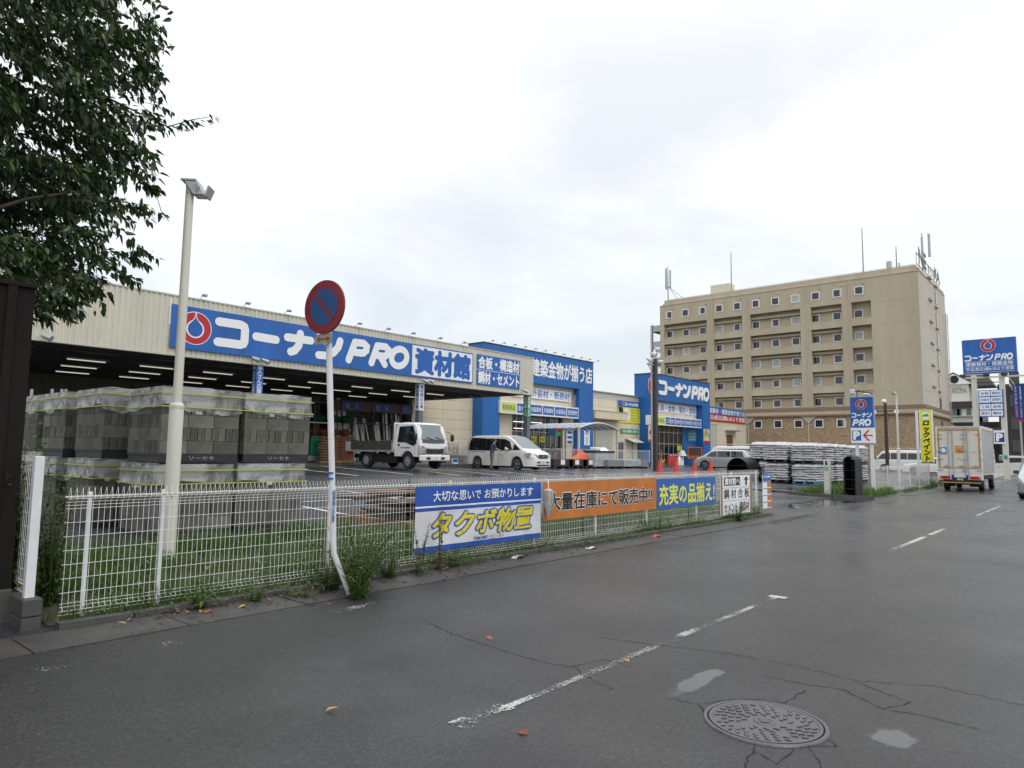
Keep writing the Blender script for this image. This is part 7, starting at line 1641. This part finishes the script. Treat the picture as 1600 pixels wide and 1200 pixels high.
van('second white van further right behind the black culvert', 1165, 727, 27.0, RAD(95), True)
van('white van with windows seen between the bag stacks and the culvert', 1205, 726, 26.5, RAD(95), False)
van('white work van with a ladder rack between parking sign and lamp pole', 1381, 733, 15.5, RAD(80), True)
e, s_ = car('white low car behind the far lamp pole', 'car', 0, 0, 0, 0, 4.3, 1.69, [(0,.9),(.3,1.3),(.7,1.42),(2.5,1.42),(3.2,1.0),(4.1,.85),(4.3,.6)], [(0,.88),(3.2,.9),(4.3,.7)], .2, (.75,3.4), .31, M['car_white'], 'parked_car', glass=([(.6,.94),(1.7,.94),(1.7,1.34),(.85,1.34)],[(1.76,.94),(2.95,.94),(2.5,1.32),(1.76,1.34)]), wscreen=((2.55,1.4,.6),(3.2,1.0,.7)), group='vans in the store yard')
seat_car(e, 1428, 731, 12.6, 3.4, 1, 1.69, RAD(85))
pass

# ------------------------------------------------------------------ overhanging cherry tree behind the brown sheeting
P('bark', (.06,.05,.04), .9, var=.3, scale=8, bump=.6)
def leafmat(name, c1, c2):
    m = bpy.data.materials.new(name); m.use_nodes = True; t = m.node_tree; b = t.nodes['Principled BSDF']
    g_ = N(t, 'ShaderNodeNewGeometry'); r = N(t, 'ShaderNodeValToRGB'); r.color_ramp.elements[0].color = (*c1, 1); r.color_ramp.elements[1].color = (*c2, 1)
    q = r.color_ramp.elements.new(.97); q.color = (*c2, 1); r.color_ramp.elements[-1].position = 1; r.color_ramp.elements[-1].color = (c2[0]*2.2, c2[1]*.9, c2[2]*.8, 1)
    t.links.new(g_.outputs['Random Per Island'], r.inputs[0]); t.links.new(r.outputs[0], b.inputs['Base Color']); b.inputs['Roughness'].default_value = .33; b.inputs['Specular IOR Level'].default_value = .5
    tr = N(t, 'ShaderNodeBsdfTranslucent'); t.links.new(r.outputs[0], tr.inputs[0]); mx = N(t, 'ShaderNodeMixShader'); mx.inputs[0].default_value = .28
    t.links.new(b.outputs[0], mx.inputs[1]); t.links.new(tr.outputs[0], mx.inputs[2]); t.links.new(mx.outputs[0], t.nodes['Material Output'].inputs[0]); return m
LEAF = leafmat('cherry_leaf', (.012,.032,.009), (.048,.10,.019)); WEED = leafmat('weed_leaf', (.045,.085,.02), (.11,.17,.04)); GRASS = leafmat('grass_blade', (.04,.095,.018), (.11,.205,.038)); FERN = leafmat('fern_leaf', (.05,.09,.02), (.12,.17,.035))
TRX, TRY = .55, 9.9; tree = empty('cherry_tree', (TRX, TRY, 0), 'leafy green tree overhanging the brown sheeting at the top left corner', 'tree')
MB().tube([(0,0,-.1),(.05,0,1.2),(.0,.05,2.6),(.1,.0,3.8)], [.24,.19,.16,.13], 12).build('trunk', M['bark'], tree, smooth=True)
rnd = random.Random(11)
def leaf(m, p, d, up, L_, w_):
    """pointed leaf folded on its midrib, hanging from p along d"""
    s = d.cross(up); s = s.normalized() if s.length > .05 else V((1,0,0)); n_ = s.cross(d).normalized()
    a = p; b = p+d*L_*.30+s*w_+n_*w_*.35; c = p+d*L_*.30-s*w_+n_*w_*.35; mid = p+d*L_*.35; t1 = p+d*L_*.68+s*w_*.72+n_*w_*.2-V((0,0,L_*.05)); t2 = p+d*L_*.68-s*w_*.72+n_*w_*.2-V((0,0,L_*.05)); tip = p+d*L_-V((0,0,L_*.14)); m2_ = p+d*L_*.7-V((0,0,L_*.05))
    n0 = len(m.v); m.v += [tuple(x) for x in (a,b,t1,tip,t2,c,mid,m2_)]
    for f in ((0,1,2,7,6),(2,3,7),(0,6,7,4,5),(7,3,4)): m.f.append(tuple(n0+i for i in f)); m.mi.append(0)
def edge_x(z):   # how far right the crown reaches, by height
    return lerp_tab([(2.9,2.45),(3.25,2.75),(3.6,3.0),(4.1,3.2),(4.8,3.35),(5.3,3.5),(5.9,3.45),(6.6,3.45),(7.4,3.6),(9,3.0),(10,1.8)], z)
lm = MB(); tw = MB(); singles = []
limbs = []
for k in range(17):
    a = rnd.uniform(-1.5,.95); z0 = rnd.uniform(2.6,3.9); ln = rnd.uniform(1.8,2.6); el = rnd.uniform(-.05,1.0)
    p = V((.05,0,z0)); pts = [p]; d = V((cos(a)*cos(el), sin(a)*cos(el), sin(el)))
    for i in range(5): d = (d+V((rnd.gauss(0,.12), rnd.gauss(0,.12), rnd.gauss(.04,.1)))).normalized(); pts.append(pts[-1]+d*ln/5)
    b_ = MB(); b_.tube(pts, [.07,.055,.04,.03,.02,.010], 6); b_.build('branch', M['bark'], tree, smooth=True)
def spray(p, d, n, ln, m, keep=None, big=1.0):
    """a drooping twig with alternate leaves"""
    pts = [p]; 
    for i in range(n):
        d = (d+V((rnd.gauss(0,.10), rnd.gauss(0,.10), rnd.gauss(-.05,.07)))).normalized(); pts.append(pts[-1]+d*ln/n)
    ok = [q for q in pts if q.x+TRX < edge_x(q.z)+.02 or keep]
    if len(ok) > 1: tw.tube(ok, .0045, 3, False)
    for i, q in enumerate(ok[1:]):
        for s in (1,-1):
            for r in range(2):
                ld = (d*rnd.uniform(.3,.9)+V((0,1,0)).cross(d)*s*rnd.uniform(.2,.9)+V((rnd.gauss(0,.3), rnd.gauss(0,.35), -rnd.uniform(.25,1.0)))).normalized(); L_ = rnd.uniform(.055,.135)*big
                leaf(m, q+V((rnd.gauss(0,.02),rnd.gauss(0,.02),rnd.gauss(0,.015))), ld, V((rnd.gauss(0,.4),rnd.gauss(0,.4),1)).normalized(), L_, L_*.24)
cnt = 0
while cnt < 2050:
    z = rnd.uniform(3.0, 9.0); x = rnd.uniform(-.2, edge_x(z)-TRX+.05); y = rnd.uniform(-1.15, 1.7)
    wgt = 1 if x > .6 else .75
    if rnd.random() > wgt: continue
    # layered: clumps with gaps between
    if sin(z*5.3+x*1.7+sin(y*2))+sin(x*3.1-z*1.2+1.7*y) < -.88: continue
    spray(V((x-.25, y, z+.05)), V((rnd.uniform(.35,1), rnd.uniform(-.6,.5), rnd.uniform(-.35,.30))).normalized(), 5, rnd.uniform(.30,.55), lm); cnt += 1
# the long bough reaching right over the sky, and two bare trailing shoots
base_ = V((2.3,-.6,5.95)); end_ = onY(336,181,9.3)-V((TRX,TRY,0)); mid_ = onY(262,198,9.3)-V((TRX,TRY,0))
tw.tube([base_, mid_, (mid_+end_)/2+V((0,0,.02)), end_], [.014,.009,.006,.003], 5)
for i in range(26):
    t = i/25; q = mid_+(end_-mid_)*t if t > .0 else mid_
    q = base_.lerp(mid_, min(1, t*2)) if t < .5 else mid_.lerp(end_, (t-.5)*2)
    for r in range(2 if t > .8 else 4):
        ld = V((rnd.uniform(.1,.9), rnd.gauss(0,.4), rnd.uniform(-1,.15))).normalized(); L_ = rnd.uniform(.07,.115); leaf(lm, q+V((rnd.gauss(0,.03),rnd.gauss(0,.05),rnd.gauss(-.02,.03))), ld, V((0,0,1)), L_, L_*.22)
for P_ in ([(215,225),(236,260),(243,300),(252,330),(264,346)], [(170,40),(205,56),(235,62),(260,64)], [(205,150),(225,148)]):
    tw.tube([onY(a,b,9.3)-V((TRX,TRY,0)) for a, b in P_], .0045, 4, False)
o = tw.build('twigs', M['bark'], tree, smooth=True); o['kind'] = 'stuff'
for a, b, n_ in ((232,35,4),(258,130,2),(200,430,5),(225,395,5),(150,455,5),(105,470,7),(85,478,6),(225,330,4),(235,300,4),(228,105,6)):
    q = onY(a,b,9.25)-V((TRX,TRY,0))
    for i in range(n_): spray(q+V((rnd.uniform(-.35,-.1), rnd.gauss(0,.12), rnd.uniform(-.05,.12))), V((1, rnd.gauss(0,.2), rnd.uniform(-.5,.05))).normalized(), 4, rnd.uniform(.2,.38), lm, keep=True)
o = lm.build('crown', LEAF, tree); o['kind'] = 'stuff'; print('LEAVES', len(lm.v)//8)
# nearest leaves singly
sm = MB(); leaf(sm, V((0,0,0)), V((0,0,-1)), V((.2,-1,.1)), .115, .027); o = sm.build('leaf', LEAF); LM = o.data; bpy.data.objects.remove(o)
for i in range(150):
    z = rnd.uniform(3.0,7.2); inst('leaf', LM, tree, (rnd.uniform(edge_x(z)-TRX-.9, edge_x(z)-TRX-.05), -1.25+rnd.uniform(-.1,.1), z), rot=(rnd.gauss(0,.7), rnd.gauss(0,.9), rnd.uniform(0,6.28)))

# ------------------------------------------------------------------ verge grass, weeds, leaves
def blades(name, regions, hmin, hmax, mt, seed, label=None, wd=.006):
    r = random.Random(seed); m = MB(); v = m.v; f = m.f
    for (x0, x1, y0, y1, dens, hs) in regions:
        for _ in range(int((x1-x0)*(y1-y0)*dens)):
            x = r.uniform(x0,x1); y = r.uniform(y0,y1); q = sin(x*2.3+1.3*sin(y*3))*sin(y*4.1+x)
            if r.random() > .58+.55*q: continue
            z = gz(x,y); h_ = r.uniform(hmin,hmax)*hs*(1+.35*q); a = r.uniform(0,6.28); b = r.gauss(0,.5)*h_; c = r.gauss(0,.5)*h_; dx, dy = wd*cos(a), wd*sin(a); n0 = len(v)
            v += [(x-dx,y-dy,z-.01),(x+dx,y+dy,z-.01),(x+b*.4+dx*.7,y+c*.4+dy*.7,z+h_*.6),(x+b*.4-dx*.7,y+c*.4-dy*.7,z+h_*.6),(x+b,y+c,z+h_)]
            f += [(n0,n0+1,n0+2,n0+3),(n0+3,n0+2,n0+4)]; m.mi += [0,0]
    o = m.build(name, mt); o['kind'] = 'stuff'; 
    if label: o['label'] = label; o['category'] = 'grass'
    return o
sg = MB(); sg.grid([[(x, y, gz(x,y)+.008) for y in (7.12,7.4,7.7,8,8.6,9.0,9.95 if x < 7.2 else 9.1)] for x in [2.1+.5*i for i in range(34)]]); struct(sg.build('verge_soil', M['soil'], smooth=True))
blades('verge_grass', [(2.1,7.2,7.15,9.9,1700,1.1),(7.2,18.6,7.2,9.0,1100,1.35),(12,18.6,7.15,8.2,600,1.5)], .08, .21, GRASS, 1, 'green verge grass between the mesh fence and the yard', .005)
blades('kerb_grass', [(2.6,7.5,7.0,7.2,500,.8),(7,18.6,6.9,7.22,700,.8),(2.3,2.9,6.33,6.42,500,.5),(3.0,3.5,6.33,6.42,700,.5),(1.9,2.2,6.3,6.38,300,.4)], .04, .13, GRASS, 2, 'ragged grass along the gutter and fence foot', .004)
sg = MB(); sg.grid([[(28.6+.6*i+(.25*j if i < 2 else 0), 7.9+.3*j, gz(29,7.9+.3*j)+.05+.02*sin(i+j)) for j in range(7)] for i in range(8)]); struct(sg.build('bed_soil', M['soil'], smooth=True))
blades('bed_grass', [(28.7,33.5,7.9,9.7,520,1),(30.2,35,7.2,8.0,500,.8),(35,43,7.1,7.5,160,.6),(43,47,7.3,8.8,120,1.2)], .12, .36, GRASS, 3, 'grass bed at the driveway entrance beside the gate post', .011)
def weed(x, y, h_, n, label, mt, seed, name='weed', lsz=.05, spread=.18, seedhead=False, z=None, cat='weed'):
    r = random.Random(seed); z = gz(x,y) if z is None else z; e = empty(name, (x,y,z), label, cat); st = MB(); lv = MB()
    for k in range(n):
        a = r.uniform(0,6.28); hh_ = h_*r.uniform(.55,1); s = spread*r.uniform(.2,1); p0 = V((cos(a)*.04, sin(a)*.04, 0)); p1 = V((cos(a)*s*.6, sin(a)*s*.6, hh_*.6)); p2 = V((cos(a)*s*1.3, sin(a)*s*1.3, hh_)); st.tube([p0,p1,p2], [.005,.004,.002], 4, False)
        for i in range(int(hh_/.022)):
            t = (i+1)/int(hh_/.022+1); q = p0.lerp(p1, t*1.6) if t < .6 else p1.lerp(p2, (t-.6)/.4); ld = V((r.gauss(0,1), r.gauss(0,1), r.uniform(-.2,.9))).normalized(); L_ = lsz*r.uniform(.6,1.3)*(1.1-t*.6); leaf(lv, q, ld, V((0,0,1)), L_, L_*.16)
    st.build('stem', mt, e); o = lv.build('foliage', mt, e); o['kind'] = 'stuff'; return e
DRY = leafmat('dry_weed', (.10,.07,.035), (.20,.16,.07))
weed(4.74, 6.27, .42, 30, 'low weed at the road edge just left of the sign pole foot', WEED, 22, lsz=.07, spread=.24, z=0); weed(4.86, 6.36, .62, 46, 'dense low weed in front of the bent foot of the parking sign', WEED, 21, lsz=.08, spread=.26, z=0); weed(5.12, 6.74, .78, 70, 'big bushy weed wrapped round the foot of the parking sign', WEED, 1, lsz=.085, spread=.55, z=0); weed(4.8, 6.85, .45, 40, 'low weed clump left of the parking sign foot', WEED, 2, lsz=.07, spread=.45, z=0); weed(5.75, 7.0, .5, 30, 'yellowish feathery weed right of the parking sign foot', FERN, 3, lsz=.07, spread=.42, z=0)
weed(6.18, 6.86, .74, 5, 'thin grey green weed with side shoots left of the white and blue banner', WEED, 4, lsz=.10, spread=.10, z=0); weed(6.62, 6.96, .95, 4, 'tall dry brown weed stalk in front of the white and blue banner', DRY, 5, lsz=.08, spread=.10, z=0)
weed(3.9, 6.9, .20, 14, 'small low weed at the kerb below the lamp pole', WEED, 6, lsz=.06, spread=.2, z=0); weed(4.35, 6.72, .18, 16, 'spreading leafy weed in the gutter before the sign', WEED, 7, lsz=.06, spread=.3, z=0); weed(3.35, 7.0, .22, 8, 'grassy weed at the second fence post', GRASS, 8, lsz=.12, spread=.2, z=0)
weed(6.9, 7.0, .25, 20, 'weed tuft under the left end of the banner', WEED, 9, lsz=.07, spread=.3, z=0); weed(16.5, 7.0, .45, 20, 'weed tuft at the foot of the direction board', WEED, 10, lsz=.10, spread=.4, z=0); weed(9.6, 8.3, .4, 16, 'leafy weed behind the fence near the rusty forms', WEED, 13, lsz=.10, spread=.3)
weed(2.28, 7.75, 1.3, 26, 'dense leafy shrub squeezed behind the block wall and the fence corner', WEED, 11, 'shrub', lsz=.10, spread=.22, cat='shrub'); weed(1.98, 7.75, 1.74, 44, 'ferny shrub spilling over the top of the return fence', FERN, 12, 'shrub', lsz=.14, spread=.26, cat='shrub'); weed(2.2, 8.6, 1.2, 22, 'leafy shrub further back along the return fence', WEED, 14, 'shrub', lsz=.10, spread=.35, cat='shrub')
weed(13.6, 22, .6, 3, 'bare twiggy weed in front of the flatbed truck grille', DRY, 15, lsz=.03, spread=.2) if False else None
sm = MB(); leaf(sm, V((0,0,0)), V((1,0,.12)).normalized(), V((0,0,1)), .10, .026); 
FL = []
for nm, c in (('orange', (.25,.095,.015)), ('yellow', (.33,.21,.03)), ('brown', (.09,.04,.018)), ('red', (.19,.04,.02))): o = MB(); o.v = list(sm.v); o.f = list(sm.f); o.mi = list(sm.mi); o = o.build('fallen_leaf', P('dead_'+nm, c, .5, var=.2, scale=30)); FL.append(o.data); bpy.data.objects.remove(o)
rnd = random.Random(77)
for i in range(52):
    x = rnd.choice((rnd.uniform(2.5,6.2), rnd.uniform(2.6,4.4), rnd.uniform(5,10), rnd.gauss(3.6,.5))); y = rnd.uniform(6.72,7.0) if rnd.random() < .8 else rnd.uniform(6.2,6.7)
    if i > 47: x, y = rnd.uniform(2.5,9), rnd.uniform(2.5,6)
    k = rnd.choice((0,0,0,1,1,2,2,3)); o = inst('fallen_leaf', FL[k], None, (x, y, .022 if y > 6.37 else .008), rot=(rnd.gauss(0,.25), rnd.gauss(0,.2), rnd.uniform(0,6.28)), scale=(sc_ := rnd.uniform(.5,1.0),)*3)
    where = 'out on the wet road surface' if y < 6.3 else ('on the gutter slab ' if y < 6.75 else 'against the kerb ')+('left of the first fence post' if x < 2.45 else 'between the first two fence posts' if x < 3.05 else 'below the cream lamp pole' if x < 3.8 else 'midway between lamp pole and parking sign' if x < 4.6 else 'at the foot of the parking sign' if x < 5.6 else 'just right of the parking sign' if x < 6.5 else 'below the left end of the banner' if x < 7.7 else 'below the right end of the banner')
    tag(o, ('small ' if sc_ < .75 else '')+['curled orange fallen leaf ', 'flat yellow fallen leaf ', 'dark brown fallen leaf ', 'reddish fallen leaf '][k]+where, 'leaf', 'fallen leaves along the gutter')
lv = MB(); r = random.Random(31)
for _ in range(2600):
    x = r.uniform(2.15,18.4); y = r.uniform(7.1,9.6)
    if sin(x*1.7)*sin(y*3+x)+r.uniform(-.6,.6) < .1: continue
    z = gz(x,y)+r.uniform(.02,.22); L_ = r.uniform(.05,.12); leaf(lv, V((x,y,z)), V((r.gauss(0,1),r.gauss(0,1),r.uniform(-.3,.5))).normalized(), V((0,0,1)), L_, L_*.22)
o = lv.build('broadleaf_weeds', WEED); tag(o, 'low broadleaf weeds mixed through the verge grass behind the fence', 'weeds', None, 'stuff')
lv = MB()
for _ in range(1500):
    x = r.uniform(2.3,12); y = r.gauss(6.98,.13) if r.random() < .75 else r.uniform(6.4,7.1)
    if y > 7.15 or (sin(x*2.1)+r.uniform(-1,1) < -.2): continue
    L_ = r.uniform(.012,.05); leaf(lv, V((x,y,.014+(.05 if y > 6.99 else 0)+r.uniform(0,.01))), V((r.gauss(0,1),r.gauss(0,1),0)).normalized(), V((r.gauss(0,.3),r.gauss(0,.3),1)), L_, L_*.35)
o = lv.build('leaf_litter', leafmat('litter_brown', (.02,.012,.007), (.10,.055,.025))); tag(o, 'dark scattered leaf litter and dirt along the gutter', 'litter', None, 'stuff')
lv = MB()
for _ in range(1600):
    x = r.uniform(2.5,18.4); 
    if sin(x*1.9)+sin(x*.7+1)+r.uniform(-1,1) < .1: continue
    y = r.gauss(6.98,.09); z = r.uniform(.01,.12); L_ = r.uniform(.03,.08); leaf(lv, V((x,y,z)), V((r.gauss(0,1),r.gauss(0,1),r.uniform(-.2,.6))).normalized(), V((0,0,1)), L_, L_*.2)
o = lv.build('kerb_weeds', WEED); tag(o, 'low green weeds creeping over the kerb along the fence foot', 'weeds', None, 'stuff')
# rubbish: crushed cup, paper scraps
for (px, py, c, l_) in ((1026,838,(.5,.06,.08),'crushed red and white drinks cup at the road edge below the orange banner'),(924,856,(.55,.55,.52),'scrap of white plastic at the kerb below the orange banner'),(810,871,(.5,.5,.5),'small crumpled paper scrap below the white and blue banner')):
    p = onZ(px, py, .02); e = empty('litter', (p.x, p.y, .01), l_, 'litter'); m = MB(); r = random.Random(px); m.grid([[(-.11+.055*i, -.05+.035*j, .005+r.uniform(0,.045)*(0 < i < 4)) for j in range(4)] for i in range(5)]); m.build('crumpled_sheet', mat('litter%d' % px, c, .4), e)
# folded umbrella hung on the fence over the orange banner
p = onY(856,765,FY-.13); e = empty('hanging_umbrella', (p.x, FY-.14, p.z), 'furled translucent umbrella hooked on the fence over the left end of the orange banner', 'umbrella'); H = p.z-onY(857,812,FY-.13).z
m = MB(); m.tube([(0,0,.02),(0,0,-H*.02),(.005,0,-H*.35),(.0,0,-H*.85),(0,0,-H)], [.02,.085,.095,.03,.006], 9); m.build('canopy', mat('clear_vinyl', (.50,.49,.48), .2, var=.25, scale=14, alpha=.8), e, smooth=.8)
m = MB()
for k in range(7): a = 2*pi*k/7; m.tube([(.085*cos(a),.085*sin(a),-H*.02),(.10*cos(a),.10*sin(a),-H*.33),(.004,0,-H)], .0035, 4)
m.build('rib', M['galv'], e); MB().tube([(0,0,.0),(0,0,.10),(.0,.02,.16),(.0,.06,.17),(.0,.08,.13)], .008, 6).build('handle', M['sign_white'], e)
